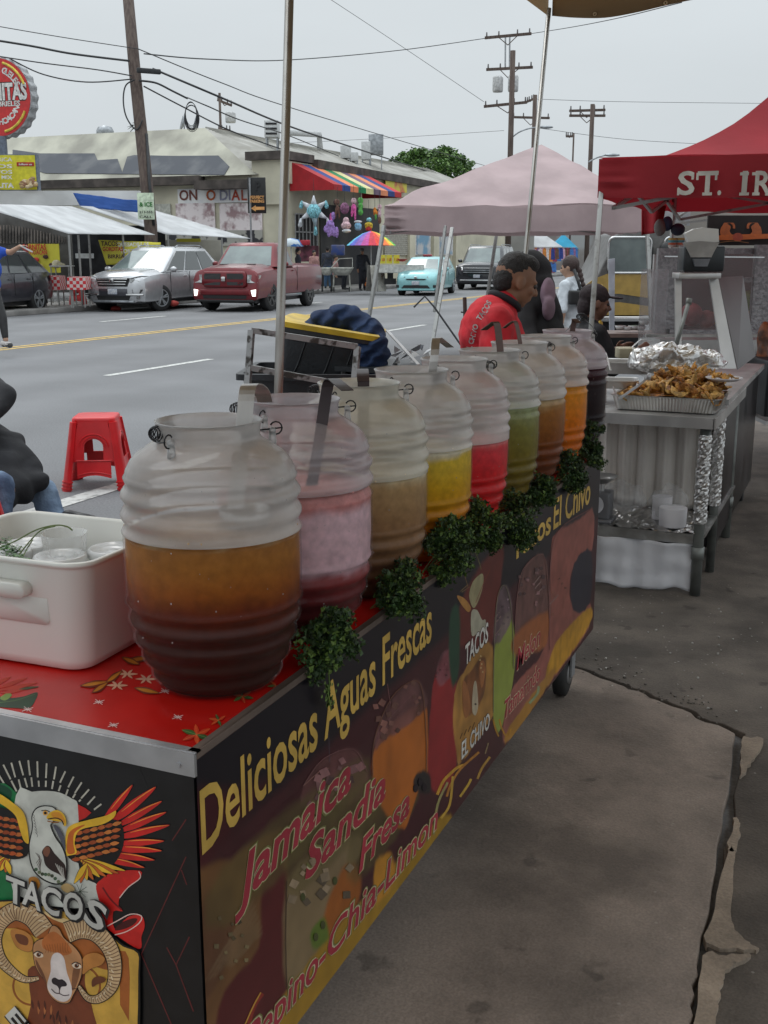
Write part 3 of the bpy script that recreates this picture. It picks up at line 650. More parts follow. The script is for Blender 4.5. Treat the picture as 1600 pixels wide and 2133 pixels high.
# printed side banner -------------------------------------------------
def Z6(x, y): return (380 + x * .41877,1240 + y * .41877)
def Z7(x, y): return (860 + x * .328,960 + y * .328)
NY, NZ = 460,130
gy, gz = np.meshgrid(np.linspace(YE, YF, NY + 1), np.linspace(ZB, ZT - .012, NZ + 1))
img = np.zeros(gy.shape + (3,)); img[:] = lin((15,12,24))
wob = np.random.RandomState(2)
def nz2(sx, sz, ph=0): return np.array([[mnoise.noise(V((y * sx + ph, z * sz, ph))) for y in gy[0]] for z in gz[:,0]])
n1 = nz2(9,9); n2 = nz2(30,30,5.)
def blob(f, pts, col, soft=.02, k=1.0, tex=.25):
 global img
 P_ = [W(*f(*p), x=XC) for p in pts]; P_ = crspline([(p.y, p.z) for p in P_],3)
 yy = gy + n1 * .012; zz = gz + n2 * .006
 inside = np.zeros(gy.shape, bool); dist = np.full(gy.shape,9.)
 for i in range(len(P_)):
  (x0, y0),(x1, y1) = P_[i], P_[(i + 1) % len(P_)]
  c = ((y0 > zz) != (y1 > zz)) & (yy < (x1 - x0) * (zz - y0) / ((y1 - y0) or 1e-9) + x0); inside ^= c
  L = (x1 - x0) ** 2 + (y1 - y0) ** 2 + 1e-12; t_ = np.clip(((yy - x0) * (x1 - x0) + (zz - y0) * (y1 - y0)) / L,0,1)
  dist = np.minimum(dist, np.hypot(yy - x0 - t_ * (x1 - x0), zz - y0 - t_ * (y1 - y0)))
 a = np.clip(.5 + np.where(inside, dist,-dist) / (soft * .55),0,1)[..., None] * k
 c = np.array(lin(col))[None, None] * (1 + tex * (n1 * .7 + n2 * .6))[..., None]
 img = img * (1 - a) + c * a
blob(Z6, [(10,1060),(80,1300),(420,1010),(700,760),(1240,260),(1500,60),(2300,-500),(2200,300),(600,2200),(10,2500)],(62,22,30),.04)
blob(Z6, [(20,1000),(300,960),(420,930),(200,1230),(20,1400)],(70,14,24),.05,.8)
blob(Z6, [(25,1460),(230,1310),(470,1170),(520,1400),(515,2133),(60,2400)],(112,76,44),.02)
blob(Z6, [(60,1560),(240,1450),(250,1650),(180,1900),(80,2000)],(96,62,40),.03)
blob(Z6, [(385,1440),(520,1360),(530,1900),(480,2200),(190,2200),(200,1960),(370,1750)],(84,24,28),.02)
for k in range(7): blob(Z6, [(110 + k * 22,1900 - k * 12),(130 + k * 24,1880 - k * 12),(330 + k * 10,1560 + k * 20),(310 + k * 10,1560 + k * 20)],(140,120,90),.006,.35)
blob(Z6, [(590,950),(700,810),(850,760),(925,890),(900,1010),(620,1060)],(96,58,58),.012,.85,.7)
blob(Z6, [(520,1420),(720,1250),(870,1190),(870,1300),(740,1560),(700,1780),(520,1960)],(128,108,78),.03)
blob(Z6, [(720,1520),(820,1330),(880,1420),(850,1560),(700,1720)],(150,84,30),.03)
blob(Z6, [(640,1660),(710,1590),(720,1720),(650,1760)],(90,110,40),.015)
blob(Z6, [(440,2100),(690,1740),(1010,1380),(1290,1090),(1320,1180),(1000,1640),(560,2300)],(160,122,34),.02)
blob(Z6, [(900,1780),(1110,1440),(1130,1520),(760,2020)],(160,90,34),.03)
blob(Z6, [(950,1330),(1030,1290),(1050,1420),(960,1520)],(190,130,40),.02)
for a_, b_2, r_ in (((200,1590),(870,930),62),((570,1440),(1030,960),48),((850,1400),(1140,1050),36)):
 dx, dy = b_2[0] - a_[0], b_2[1] - a_[1]
 blob(Z6, [(a_[0], a_[1] + r_),(b_2[0], b_2[1] + r_ * .8),(b_2[0], b_2[1] - 120),(a_[0], a_[1] - 250)],(92,82,44),.03,.55)
blob(Z6, [(945,900),(950,770),(1010,660),(1190,540),(1212,700),(1215,880),(1160,990),(1100,1160),(1000,1100)],(178,98,32),.012)
blob(Z6, [(955,680),(1040,510),(1150,420),(1192,470),(1200,570),(1000,720),(960,760)],(104,66,66),.012,.9,.9)
blob(Z6, [(1232,560),(1250,400),(1320,270),(1352,420),(1352,860),(1270,985),(1215,900),(1220,640)],(142,30,36),.012)
blob(Z6, [(1255,380),(1290,280),(1330,280),(1330,390),(1280,440)],(120,72,80),.01,.8,.9)
blob(Z6, [(1150,900),(1190,870),(1225,900),(1225,980),(1180,990),(1150,950)],(26,24,28),.01)
blob(Z7, [(440,640),(570,540),(550,800),(490,1170),(290,1170),(290,930)],(98,36,30),.03)
blob(Z7, [(225,1000),(285,920),(285,1300),(245,1440),(225,1300)],(28,66,48),.02)
blob(Z7, [(255,1480),(320,1330),(400,1200),(500,1180),(512,1560),(480,1650),(300,1920),(265,1850)],(165,118,55),.006,1,.6)
blob(Z7, [(310,1400),(340,1360),(430,1250),(460,1300),(440,1500),(350,1620),(315,1560)],(110,62,34),.01,.9,1)
blob(Z7, [(515,1180),(615,950),(642,1330),(560,1680),(508,1650)],(140,152,62),.01)
blob(Z7, [(505,1150),(530,880),(590,790),(630,980),(560,1130)],(104,84,90),.01,.9,1)
blob(Z7, [(650,1020),(695,690),(825,590),(860,800),(870,1000),(760,1150),(650,1190)],(104,70,66),.008,1,.7)
blob(Z7, [(645,1100),(850,960),(850,1170),(640,1230)],(160,92,50),.03)
blob(Z7, [(870,560),(925,440),(1130,290),(1135,560),(1010,680),(1000,900),(1110,880),(1115,1060),(880,1390),(600,1780),(570,1660),(640,1420),(850,1150)],(146,84,74),.01,1,.5)
blob(Z7, [(1015,660),(1128,570),(1118,900),(1010,950)],(34,34,48),.008)
blob(Z7, [(875,1220),(960,1080),(1120,930),(1114,1050),(850,1410)],(188,136,34),.01,1,.6)
blob(Z7, [(600,1700),(870,1330),(870,1400),(620,1760)],(170,120,44),.01)
blob(Z7, [(900,260),(1140,90),(1130,300),(900,440)],(22,16,26),.02)
PX = XC + .003
po = panel('printed_banner', ct, lambda u, v: (PX, YE + u * (YF - YE), ZB + v * (ZT - .012 - ZB)), NY, NZ,
           lambda u, v: tuple(float(max(0, c)) * .95 for c in img[int(round(v * NZ)), int(round(u * NY))]),.34,.1)
m_gold = M('ink_gold', (.62, .40, .085), .4, var=.1, scale=10); m_crim = M('ink_crimson', (.36, .03, .05), .4, var=.1)
m_halo = M('ink_halo', (.55, .48, .30), .4, var=.1); m_halog = M('ink_halo_green', (.19, .19, .06), .4); m_inkw = M('ink_white', (.62, .60, .55), .4)
m_inkk = M('ink_black', (.01, .01, .012), .4)
def side_text(txt, f, a, b, capz, mats, bold=.03, shear=0, x=.0006, fit=True):
 p0, p1 = W(*f(*a), x=XC), W(*f(*b), x=XC); wd = (p1 - p0).length
 for i,(m_, bo) in enumerate(mats):
  put_text('lettering', txt, m_, po, (PX + x + i * .0003, p0.y, p0.z), p1 - p0, (0, 0, 1), capz, w=wd, bold=bo, shear=shear, ext=.0001)
def capz(f, a, b): return abs(W(*f(*a), x=XC).z - W(*f(*b), x=XC).z)
side_text('Deliciosas Aguas Frescas', Z6, (88, 1285), (1232, 218), capz(Z6, (78, 960), (85, 1285)) * .98, [(m_gold, .022)])
side_text('Jamaica', Z6, (250, 1560), (830, 955), .074, [(m_halog, .085), (m_halo, .055), (m_crim, .034)], shear=.25)
side_text('Sandia', Z6, (600, 1420), (1003, 1000), .070, [(m_halog, .085), (m_halo, .055), (m_crim, .034)], shear=.25)
side_text('Fresa', Z6, (868, 1380), (1122, 1075), .065, [(m_halog, .085), (m_halo, .055), (m_crim, .034)], shear=.25)
side_text('Chia-Limon', Z6, (715, 1815), (1262, 1150), .063, [(m_halog, .08), (m_halo, .05), (m_crim, .02)], shear=.2)
side_text('Pepino-', Z6, (300, 2330), (705, 1830), .060, [(m_halog, .08), (m_halo, .05), (m_crim, .02)], shear=.2)
side_text('Tacos', Z7, (622, 640), (868, 452), .075, [(m_gold, .03)])
side_text('El Chivo', Z7, (885, 435), (1118, 262), .095, [(m_gold, .02)])
side_text('Melon', Z7, (652, 1330), (800, 1160), .062, [(m_halo, .06), (m_crim, .02)], shear=.2)
side_text('Tamarindo', Z7, (572, 1640), (800, 1380), .054, [(m_halo, .06), (m_crim, .02)], shear=.2)
side_text('TACOS', Z7, (322, 1300), (468, 1140), .052, [(m_inkk, .06), (m_inkw, .03)])
side_text('EL CHIVO', Z7, (300, 1895), (478, 1690), .045, [(m_inkk, .06), (m_inkw, .03)])
# crisp drawn shapes on the side banner: eagle, goat face, ribbons, cup rims
sa = Art(lambda u, v, h: W(u, v, x=PX + h))
s7 = lambda pts: [Z7(*p) for p in pts]; s6 = lambda pts: [Z6(*p) for p in pts]
sa.poly(s7([(358,860),(380,770),(440,715),(448,780),(420,880),(385,935)]),(150,140,105))
sa.poly(s7([(372,960),(410,950),(440,1010),(462,1010),(468,1100),(430,1080),(375,1110)]),(165,160,140))
sa.poly(s7([(282,855),(330,875),(368,930),(350,960),(300,900)]),(170,120,60))
sa.line(s7([(345,545),(400,590),(435,690)]),1.2,(120,110,70)); sa.line(s7([(490,690),(440,800),(400,900)]),1.2,(130,70,50))
for p, q in (((330,730),(350,800)),((300,830),(345,790)),((360,800),(310,835))): sa.line(s7([p, q]),1.0,(140,110,70))
sa.poly(s7([(386,1420),(402,1400),(412,1480),(415,1560),(400,1615),(380,1600),(376,1540)]),(175,160,135))
sa.disc(Z7(398,1545),2.2,(40,30,28)); sa.poly(s7([(318,1400),(345,1430),(365,1540),(355,1610),(330,1630),(316,1540)]),(150,95,55))
sa.poly(s7([(425,1290),(450,1270),(462,1340),(440,1440),(425,1400)]),(150,95,55))
for k in range(5): sa.disc(Z7(432 + k * 3 - (k % 2) * 8,1240 + k * 25),1.6,(190,165,120))
for k in range(4): sa.line(s7([(300 + k * 26,1700 + (3 - k) * 22),(315 + k * 26,1660 + (3 - k) * 22)]),1.5,(70,45,25))
for pts, c, w_ in (([(155,2120),(190,2040),(235,1990),(280,1950),(330,1930)],(190,140,50),6),([(215,2133),(240,2060),(300,1960),(420,1850)],(165,110,45),5),
                   ([(300,2133),(350,2060),(370,2020)],(185,150,60),5),([(410,2020),(440,1950),(490,1880)],(170,130,60),5),([(460,1860),(480,1790)],(130,110,80),3),
                   ([(510,1640),(525,1700),(545,1750)],(165,120,40),3.5),([(550,1640),(570,1710),(600,1750),(625,1700)],(180,130,45),3.5),([(740,1540),(790,1480),(800,1430)],(140,150,110),5)):
 sa.line(s7(pts), w_, c)
for pts, c, w_ in (([(1250,1190),(1270,1040),(1320,930)],(150,140,90),5),([(1285,1110),(1330,1040),(1345,900)],(190,150,60),5),([(330,2133),(360,2040),(400,1980)],(140,50,40),8),([(310,2140),(350,2050),(390,1975)],(190,140,60),3),
                   ([(728,690),(730,760),(733,830)],(90,80,90),1),([(1020,440),(1028,500),(1035,540)],(120,80,80),1.5),([(600,950),(690,870),(730,860)],(140,100,90),1.5),([(970,720),(1040,600),(1160,480)],(120,85,85),1.5),([(1000,700),(1080,590),(1180,510)],(110,75,75),1.5)):
 sa.line(s6(pts), w_, c)
for a_, b_2 in (((520,1000),(550,960)),((525,1030),(560,985)),((520,1110),(560,1060)),((770,780),(810,730)),((775,810),(815,765)),((780,850),(830,800)),((870,910),(925,850))):
 sa.line(s7([a_, b_2]),2,(140,115,110))
ri = random.Random(17)
for f, x0, y0, x1, y1, n_, c in ((Z6,620,830,900,980,16,(135,95,95)),(Z6,960,470,1185,700,18,(140,95,85)),(Z6,170,1540,330,1900,14,(120,105,75)),(Z6,540,1300,840,1560,14,(150,130,105)),(Z7,520,880,610,1100,10,(135,115,120)),(Z7,670,680,840,950,18,(130,95,95)),(Z7,130,1250,230,1400,8,(150,90,95)),(Z7,890,620,1000,1000,10,(165,110,95))):
 for k in range(n_):
  x, y = ri.uniform(x0, x1), ri.uniform(y0, y1); y -= (x - (x0 + x1) / 2) * .5; s_ = (x1 - x0) * ri.uniform(.05,.11); a = ri.uniform(0,1.5); kf = ri.choice((.6,.75,.9,1.05)); cc = tuple(int(v * kf) for v in c)
  sa.poly([f(x + s_ * cos(a + q * pi / 2 + ri.uniform(-.2,.2)), y + s_ * sin(a + q * pi / 2)) for q in range(4)], cc,0)
for f, pts, c in ((Z6, [(600,950),(700,815),(850,765),(920,880)],(125,85,85)),(Z6, [(520,1420),(515,1700),(520,1960)],(60,40,35)),(Z6, [(948,900),(955,720),(1040,510),(1150,425),(1195,480),(1213,700),(1215,880)],(120,80,60)),(Z7, [(650,1100),(660,900),(700,690),(825,595),(860,800),(872,1000)],(125,85,80)),(Z7, [(512,1600),(518,1150),(540,860),(590,795),(630,980),(640,1320)],(120,110,90)),(Z7, [(870,1200),(872,700),(925,445),(1120,310)],(130,85,80))): sa.line([f(*q) for q in pts],1.3, c)
for x, y in ((700,1640),(665,1700),(1185,930),(1160,960),(1205,955),(600,1500),(760,1420)): sa.disc(Z6(x, y),5,(70,75,40) if x < 900 else (30,22,30),9,9)
sa.build('printed_figures', po)
# end panel artwork ----------------------------------------------------
def Z5(x, y): return (x * .27796,1540 + y * .27796)
pe = MB().box(((XC + XL) / 2, YE - .0015, (ZT - .036 + ZB) / 2), (XC - XL, .003, ZT - .036 - ZB)).build('end_panel', m_blk, ct)
ea = Art(lambda u, v, h: W(*Z5(u, v), y=YE - .003 - h))
K, OR, YL, RD, BR = (12,10,10),(200,100,35),(235,185,50),(205,35,30),(120,55,25)
for p in ([(1395,880),(1060,1610),(1290,2150)], [(1420,1480),(1320,1690),(1450,2040)], [(1320,1690),(1250,1560)], [(1395,600),(1290,760)], [(1360,980),(1400,1090)]): ea.line(p,9,(95,35,35), smooth=0)
ea.line([(1000,110),(1080,300),(1120,420)],3,(40,38,38), smooth=0)
for a in [(25,190,80,300),(85,175,115,285),(145,162,175,270),(212,157,225,270),(280,165,283,285),(350,180,345,290),(420,205,405,300),(490,240,450,325),(553,280,512,360),(613,322,562,402),(668,375,608,443),(712,428,655,490),(760,485,705,527),
          (85,310,125,390),(140,300,158,375),(185,290,205,360),(235,285,243,355),(290,310,292,355),(345,310,343,357),(400,312,390,372),(455,345,440,388),(510,375,490,430),(565,408,545,440),(605,452,592,466),(-40,215,30,330),(-100,260,-20,380)]:
 ea.line([a[:2], a[2:]],13,(190,185,170), smooth=0)
ea.up(); GR, WH = (20,110,60),(205,205,195)
ea.poly([(-400,500),(-200,380),(0,330),(60,345),(120,400),(145,440),(120,700),(100,1200),(-400,1250)], GR)
ea.poly([(-60,330),(40,350),(90,400),(60,470),(-40,430)],(15,70,45))
ea.poly([(120,420),(240,393),(350,386),(450,400),(540,445),(585,490),(590,700),(600,1000),(760,1110),(750,1260),(100,1150)], WH,3)
ea.poly([(583,487),(640,515),(685,550),(640,590),(590,610)], RD,0)
ea.poly([(720,1100),(760,1050),(860,990),(1050,985),(1045,1040),(960,1110),(900,1180),(890,1250),(920,1290),(850,1290),(860,1420),(960,1330),(1060,1320),(1085,1400),(1060,1480),(1060,1560),(1010,1560),(860,1460),(790,1390),(740,1200)], RD,3)
ea.up(); ea.line([(1040,990),(1050,1040),(960,1110),(895,1190)],7,(225,190,180)); ea.line([(805,1400),(880,1360),(980,1310),(1060,1325),(1040,1380),(950,1440),(860,1465)],8,(235,200,190))
ea.poly([(860,1430),(900,1380),(980,1345),(1030,1345),(1000,1390),(920,1425)],(70,12,14)); ea.line([(770,1110),(830,1200),(910,1275)],12,(120,15,18))
ea.up()
# wings, right then left (mirrored about the body)
for (x0, y0, x1, y1, w_) in [(760,620,995,340,60),(800,640,1170,355,75),(850,660,1215,462,62),(860,700,1248,545,60),(850,740,1272,642,62),(840,780,1232,762,60),(820,810,1215,835,58),(800,850,1160,905,56),(760,880,1085,962,52)]:
 ea.leaf((x0, y0),(x1, y1), w_, RD, K); ea.line([(x0 + (x1 - x0) * .3, y0 + (y1 - y0) * .3 - 12),(x0 + (x1 - x0) * .7, y0 + (y1 - y0) * .7 - 14),(x1 - 6, y1 + 2)],8,(240,150,60), True); ea.up(.00015)
ea.poly([(500,860),(560,640),(760,600),(900,620),(930,760),(880,900),(780,980),(620,940)], K)
ea.up(.0003)
for k in range(9):
 a = .25 + k * .11; ea.leaf((560 + k * 12,880 + k * 6),(940 - k * 48,985 + k * 12 + (k % 2) * 8),46, OR if k % 2 else YL, K); ea.up(.0001)
rf_ = random.Random(4)
for r_ in range(5):
 for k in range(6):
  x, y = 580 + k * 56 - r_ * 6,690 + r_ * 48 - k * 14 + 10
  ea.leaf((x - 20, y + 8),(x + 52, y - 8 + r_ * 3),34, [(190,95,40),(165,75,35),(205,120,55)][(r_ + k) % 3], K)
 ea.up(.00015)
ea.poly([(495,860),(495,700),(540,640),(680,600),(800,570),(868,535),(850,590),(760,640),(640,665),(580,700),(560,780),(575,850),(520,870)], YL); ea.up(.0002)
ea.poly([(505,850),(510,720),(560,665),(640,640),(560,700),(550,780),(560,850)], OR)
lw = lambda p: (360 - (p[0] - 360) * .98 - 5, p[1] - 60)
for k in range(9):
 a, b = lw((560 + k * 14,900 + k * 8)), lw((960 - k * 40,960 + k * 14)); ea.leaf(a, b,46, OR if k % 2 else YL, K); ea.up(.0001)
ea.poly([lw(p) for p in [(500,900),(560,640),(760,560),(900,560),(930,760),(780,900),(620,960)]], K); ea.up(.0001)
for r_ in range(6):
 for k in range(6):
  x, y = lw((565 + k * 50,670 + r_ * 50 - k * 8)); ea.leaf((x + 20, y + 8),(x - 50, y + 2),34, [(190,85,35),(160,70,30),(200,110,50)][(r_ + k) % 3], K)
 ea.up(.00015)
ea.poly([(215,780),(180,760),(150,680),(120,580),(60,520),(0,480),(-60,440),(-60,400),(0,410),(90,470),(170,540),(200,620),(212,700)], YL); ea.up(.0002)
# eagle body and head
ea.poly([(215,775),(235,690),(240,640),(235,580),(255,530),(290,503),(335,495),(385,500),(420,520),(430,560),(400,620),(385,650),(420,730),(470,800),(500,890),(505,1000),(490,1070),(420,1090),(330,1060),(260,1000),(225,920),(215,840)], K); ea.up(.0002)
ea.poly([(225,775),(243,690),(248,640),(243,585),(262,535),(295,511),(335,503),(383,507),(412,525),(420,560),(392,620),(377,650),(412,735),(460,805),(490,890),(495,1000),(480,1060),(420,1080),(335,1050),(268,993),(235,918),(224,840)], WH); ea.up(.0002)
for k in range(7): ea.line([(245 + k * 3,560 + k * 22),(258 + k * 4,575 + k * 24),(252 + k * 4,590 + k * 24)],3,(90,85,85))
ea.poly([(350,580),(375,548),(420,530),(460,545),(490,585),(497,640),(480,650),(465,620),(430,615),(360,600)], YL); ea.up(.0001)
ea.poly([(385,552),(440,545),(475,580),(490,630),(455,600),(400,588)],(225,150,45)); ea.line([(358,598),(420,590),(462,608),(478,640)],9,(60,25,15)); ea.line([(355,612),(400,622),(440,622)],8,(150,90,30))
ea.disc((340,552),19,(235,170,70)); ea.up(.0001); ea.disc((340,552),11, K); ea.line([(310,535),(345,532),(375,545)],6, K); ea.poly([(400,640),(420,690),(460,770),(490,830),(480,740),(440,660)],(85,85,95))
ea.poly([(325,880),(315,840),(345,800),(375,805),(405,850),(450,900),(490,950),(490,1040),(440,1010),(380,980),(340,940)],(45,28,24)); ea.up(.0001)
for k in range(5): ea.line([(415 + k * 14,930 + k * 8),(440 + k * 10,980 + k * 12),(470 + k * 5,1035 + k * 5)],5,(190,185,175))
ea.poly([(325,860),(330,815),(365,805),(375,840),(355,880)],(120,75,55))
for k in range(6): ea.line([(265 + k * 9,850 + k * 10),(300,880 + k * 18),(270 + k * 8,930 + k * 16)],4,(110,100,95))
for k in range(9): ea.disc((270 + k * 24,975 + 12 * sin(k) + k * 12),13, [(70,95,70),(110,120,90),(60,70,50)][k % 3])
ea.poly([(215,1050),(240,1030),(280,1040),(300,1090),(270,1140),(230,1110)],(185,120,45)); ea.poly([(455,1110),(490,1080),(530,1090),(560,1130),(500,1150)],(180,150,100))
for k in range(8): ea.line([(600,1140),(600 + 60 * cos(k * .7 - 2),1140 + 60 * sin(k * .7 - 2))],4,(50,60,45), smooth=0)
ea.up()
# shield
ea.poly([(-700,1500),(-300,1260),(0,1205),(200,1215),(440,1265),(620,1340),(780,1410),(850,1470),(930,1540),(1045,1595),(1050,1750),(1050,2133),(1020,2400),(800,2700),(-700,2700)], K,3); ea.up(.0003)
ea.poly([(-700,1520),(-300,1275),(0,1218),(200,1228),(440,1280),(620,1352),(770,1425),(840,1482),(920,1552),(1032,1603),(1036,1750),(1030,2133),(1000,2400),(780,2680),(-700,2680)],(205,160,70),3); ea.up(.0003)
ea.poly([(-600,1560),(0,1260),(200,1270),(430,1330),(600,1410),(760,1500),(870,1580),(965,1640),(965,2133),(940,2400),(-600,2400)],(165,92,40),3); ea.up(.0003)
ea.poly([(-600,1700),(0,1420),(300,1500),(700,1700),(880,1760),(900,1990),(930,2350),(-600,2350)],(212,165,70),3); ea.up(.0003)
for c_, r_ in (((600,1850),150),((240,1850),140)): ea.line([(c_[0] + r_ * cos(a * .35), c_[1] + r_ * sin(a * .35)) for a in range(-4,12)],16,(150,85,35))
ea.poly([(310,1280),(430,1325),(560,1370),(560,1400),(400,1350)],(225,195,140)); ea.up()
# horns
def horn(cl, w0, w1, sgn):
 p = crspline(cl,6, False); n_ = len(p)
 def rim(extra):
  L, R2 = [], []
  for i,(x, y) in enumerate(p):
   a, b = p[min(i + 1, n_ - 1)], p[max(i - 1,0)]; dx, dy = a[0] - b[0], a[1] - b[1]; l = math.hypot(dx, dy) or 1; w_ = (w0 + (w1 - w0) * (i / (n_ - 1)) ** 1.3) / 2 + extra
   L.append((x - dy / l * w_, y + dx / l * w_)); R2.append((x + dy / l * w_, y - dx / l * w_))
  return L, R2
 L, R2 = rim(7); ea.poly(L + R2[::-1], K,0); ea.up(.0002); L, R2 = rim(0); ea.poly(L + R2[::-1],(205,172,130),0); ea.up(.0001)
 Li, Ri = rim(-3)
 for i in range(1, n_ - 1):
  q = [Li[i],((Li[i][0] + Ri[i][0]) / 2 + (p[i + 1][0] - p[i][0]) * .3,(Li[i][1] + Ri[i][1]) / 2 + (p[i + 1][1] - p[i][1]) * .3), Ri[i]]; ea.line(q,6 if i < n_ * .7 else 4,(120,84,58), smooth=2)
  if i % 2: ea.line([(Li[i][0] * .8 + Ri[i][0] * .2 , Li[i][1] * .8 + Ri[i][1] * .2),(Li[i + 1][0] * .6 + Ri[i + 1][0] * .4, Li[i + 1][1] * .6 + Ri[i + 1][1] * .4)],9,(228,205,170), smooth=0)
 ea.up(.0002)
ea.poly([(220,1850),(240,1700),(600,1700),(640,1850),(700,2050),(740,2400),(180,2400),(230,2000)],(120,60,35)); ea.up(.0002)
for k in range(26):
 x = 240 + (k * 53) % 430; y = 1950 + (k * 37) % 330; ea.leaf((x, y),(x + 10 - (k % 3) * 14, y + 75),20, [(80,35,22),(175,105,60),(60,28,20)][k % 3])
ea.up(.0002)
horn([(330,1440),(240,1330),(110,1290),(0,1370),(-40,1500),(0,1640),(90,1740),(190,1800),(290,1790)],150,22,1)
horn([(500,1450),(600,1420),(720,1450),(820,1560),(860,1700),(840,1850),(750,1940),(660,1940),(590,1850)],150,22,-1)
for e in ([(245,1500),(190,1440),(100,1420),(80,1460),(130,1560),(230,1590)], [(610,1680),(640,1620),(720,1600),(785,1640),(760,1690),(680,1720),(620,1760)]):
 ea.poly([(x, y + 2) for x, y in e], K); ea.up(.0001); ea.poly(e,(190,125,60)); c_ = (sum(q[0] for q in e) / 6, sum(q[1] for q in e) / 6); ea.up(.0001); ea.poly([(c_[0] + (q[0] - c_[0]) * .6, c_[1] + (q[1] - c_[1]) * .5) for q in e],(110,60,35))
ea.up(.0003)
hd = [(250,1560),(280,1510),(350,1480),(390,1400),(440,1420),(480,1490),(560,1560),(610,1640),(610,1760),(580,1850),(545,1920),(510,1975),(430,1965),(365,1900),(345,1820),(300,1760),(262,1680)]
ea.poly([(430 + (x - 430) * 1.03,1700 + (y - 1700) * 1.02) for x, y in hd], K); ea.up(.0001); ea.poly(hd,(190,135,90)); ea.up(.0002)
ea.poly([(320,1500),(400,1440),(480,1500),(540,1590),(480,1620),(420,1600),(330,1570)],(185,105,50))
ea.poly([(400,1610),(440,1600),(480,1640),(500,1740),(520,1800),(540,1870),(530,1930),(490,1965),(430,1955),(370,1895),(355,1830),(380,1740),(380,1660)],(222,210,205)); ea.up(.0002)
ea.poly([(270,1650),(330,1760),(350,1830),(310,1770),(275,1700)],(120,75,50)); ea.poly([(560,1700),(600,1720),(570,1850),(540,1880),(540,1780)],(130,85,55))
for (x, y) in ((290,1618),(575,1700)):
 ea.poly([(x - 36, y - 14),(x - 10, y - 30),(x + 25, y - 14),(x + 34, y + 12),(x, y + 18),(x - 25, y + 8)],(235,215,190)); ea.up(.0001); ea.disc((x, y - 4),17,(120,65,30)); ea.up(.0001); ea.disc((x, y - 4),9, K)
 ea.line([(x - 38, y - 14),(x - 8, y - 30),(x + 30, y - 12)],8,(50,28,20)); ea.disc((x + 5, y - 9),3.5,(240,240,235))
ea.poly([(388,1800),(410,1785),(440,1800),(470,1800),(500,1830),(495,1850),(460,1855),(448,1880),(430,1850),(395,1830)],(40,32,38)); ea.up(.0001)
ea.line([(445,1870),(445,1905)],6,(70,50,55)); ea.line([(385,1870),(415,1900),(445,1905),(480,1920),(520,1915)],7,(70,50,55)); ea.line([(540,1870),(570,1870),(575,1890)],6,(70,45,35))
for k in range(10): ea.line([(330 + k * 20,1540 - k * 2),(345 + k * 18,1580),(340 + k * 20,1600)],3,(140,80,40))
ea.build('printed_emblem', pe)
def Z5w(x, y, h): return W(*Z5(x, y), y=YE - .003 - h)
kz = .27796 * (W(200,1900, y=YE) - W(201,1900, y=YE)).length
for ch, x, y, a, s_ in (('T', 45, 1200, -6, 1.1), ('A', 165, 1225, -8, 1.1), ('C', 300, 1262, -12, 1.15), ('O', 460, 1300, -15, 1.15), ('S', 622, 1355, -19, 1.15)):
 R3 = (Matrix.Rotation(radians(a),3, V((0,-1,0))) @ V((1,0,0)), Matrix.Rotation(radians(a),3, V((0,-1,0))) @ V((0,0,1)))
 for m_, bo, h in ((m_inkk,.10,.0085),(m_inkw,.03,.0092)):
  put_text('lettering', ch, m_, pe, Z5w(x, y, ea.h + (h - .0085) * .5 + .0002), R3[0], R3[1], 165 * kz * s_ * .93, w=(130 + bo * 300) * kz, bold=bo, ext=.0001)
for m_, bo, h in ((m_inkk,.12,.0085),(m_inkw,.03,.0092)):
 R3 = [Matrix.Rotation(radians(-42),3, V((0,-1,0))) @ V(q) for q in ((1,0,0),(0,0,1))]
 put_text('lettering', 'EL', m_, pe, Z5w(40, 2062 + 8, ea.h + (h - .0085) * .5 + .0002), R3[0], R3[1], 120 * kz, w=(250 + bo * 150) * kz, bold=bo, ext=.0001)
# countertop print ------------------------------------------------------
def Z2(x, y): return (x * .2625,1060 + y * .2625)
ta = Art(lambda u, v, h: W(u, v, z=ZT - .002 + h)); ta.h = .0006
z2 = lambda pts: [Z2(*p) for p in pts]
ta.poly(z2([(-80,1480),(60,1500),(180,1490),(295,1455),(280,1520),(230,1580),(120,1580),(-80,1560)]),(20,60,38)); ta.poly(z2([(0,1500),(60,1460),(95,1480),(40,1520)]),(120,150,70))
ta.line(z2([(-40,1540),(120,1520),(280,1470)]),1,(90,120,70))
for a_, b_2 in (((-20,1440),(300,1380)),((-20,1420),(220,1340)),((10,1460),(230,1420)),((-60,1400),(90,1330))): ta.leaf(Z2(*a_), Z2(*b_2),9,(185,50,25), None)
ta.leaf(Z2(150,1430), Z2(310,1410),6,(50,70,40))
for c in ((785,1532),(1310,1445),(1410,1652),(900,1715),(220,1590)):
 for k in range(8):
  a = k * pi / 4 + .2; r_ = 52 if k % 2 else 32; ta.line([Z2(*c), Z2(c[0] + r_ * cos(a), c[1] + r_ * .5 * sin(a))],1.3,(225,195,190), smooth=0)
for c in ((1160,1350),(1010,1310),(930,1400)):
 for k in range(6):
  a = k * pi / 3; ta.leaf(Z2(*c), Z2(c[0] + 85 * cos(a), c[1] + 40 * sin(a)),5,(225,170,140))
for a_, b_2 in (((1080,1420),(1255,1460)),((1360,1400),(1550,1425)),((740,1450),(850,1380)),((650,1400),(850,1370)),((850,1370),(960,1290)),((1000,1200),(1200,1180)),((980,1180),(1100,1230))): ta.leaf(Z2(*a_), Z2(*b_2),8,(205,130,35),(120,40,15))
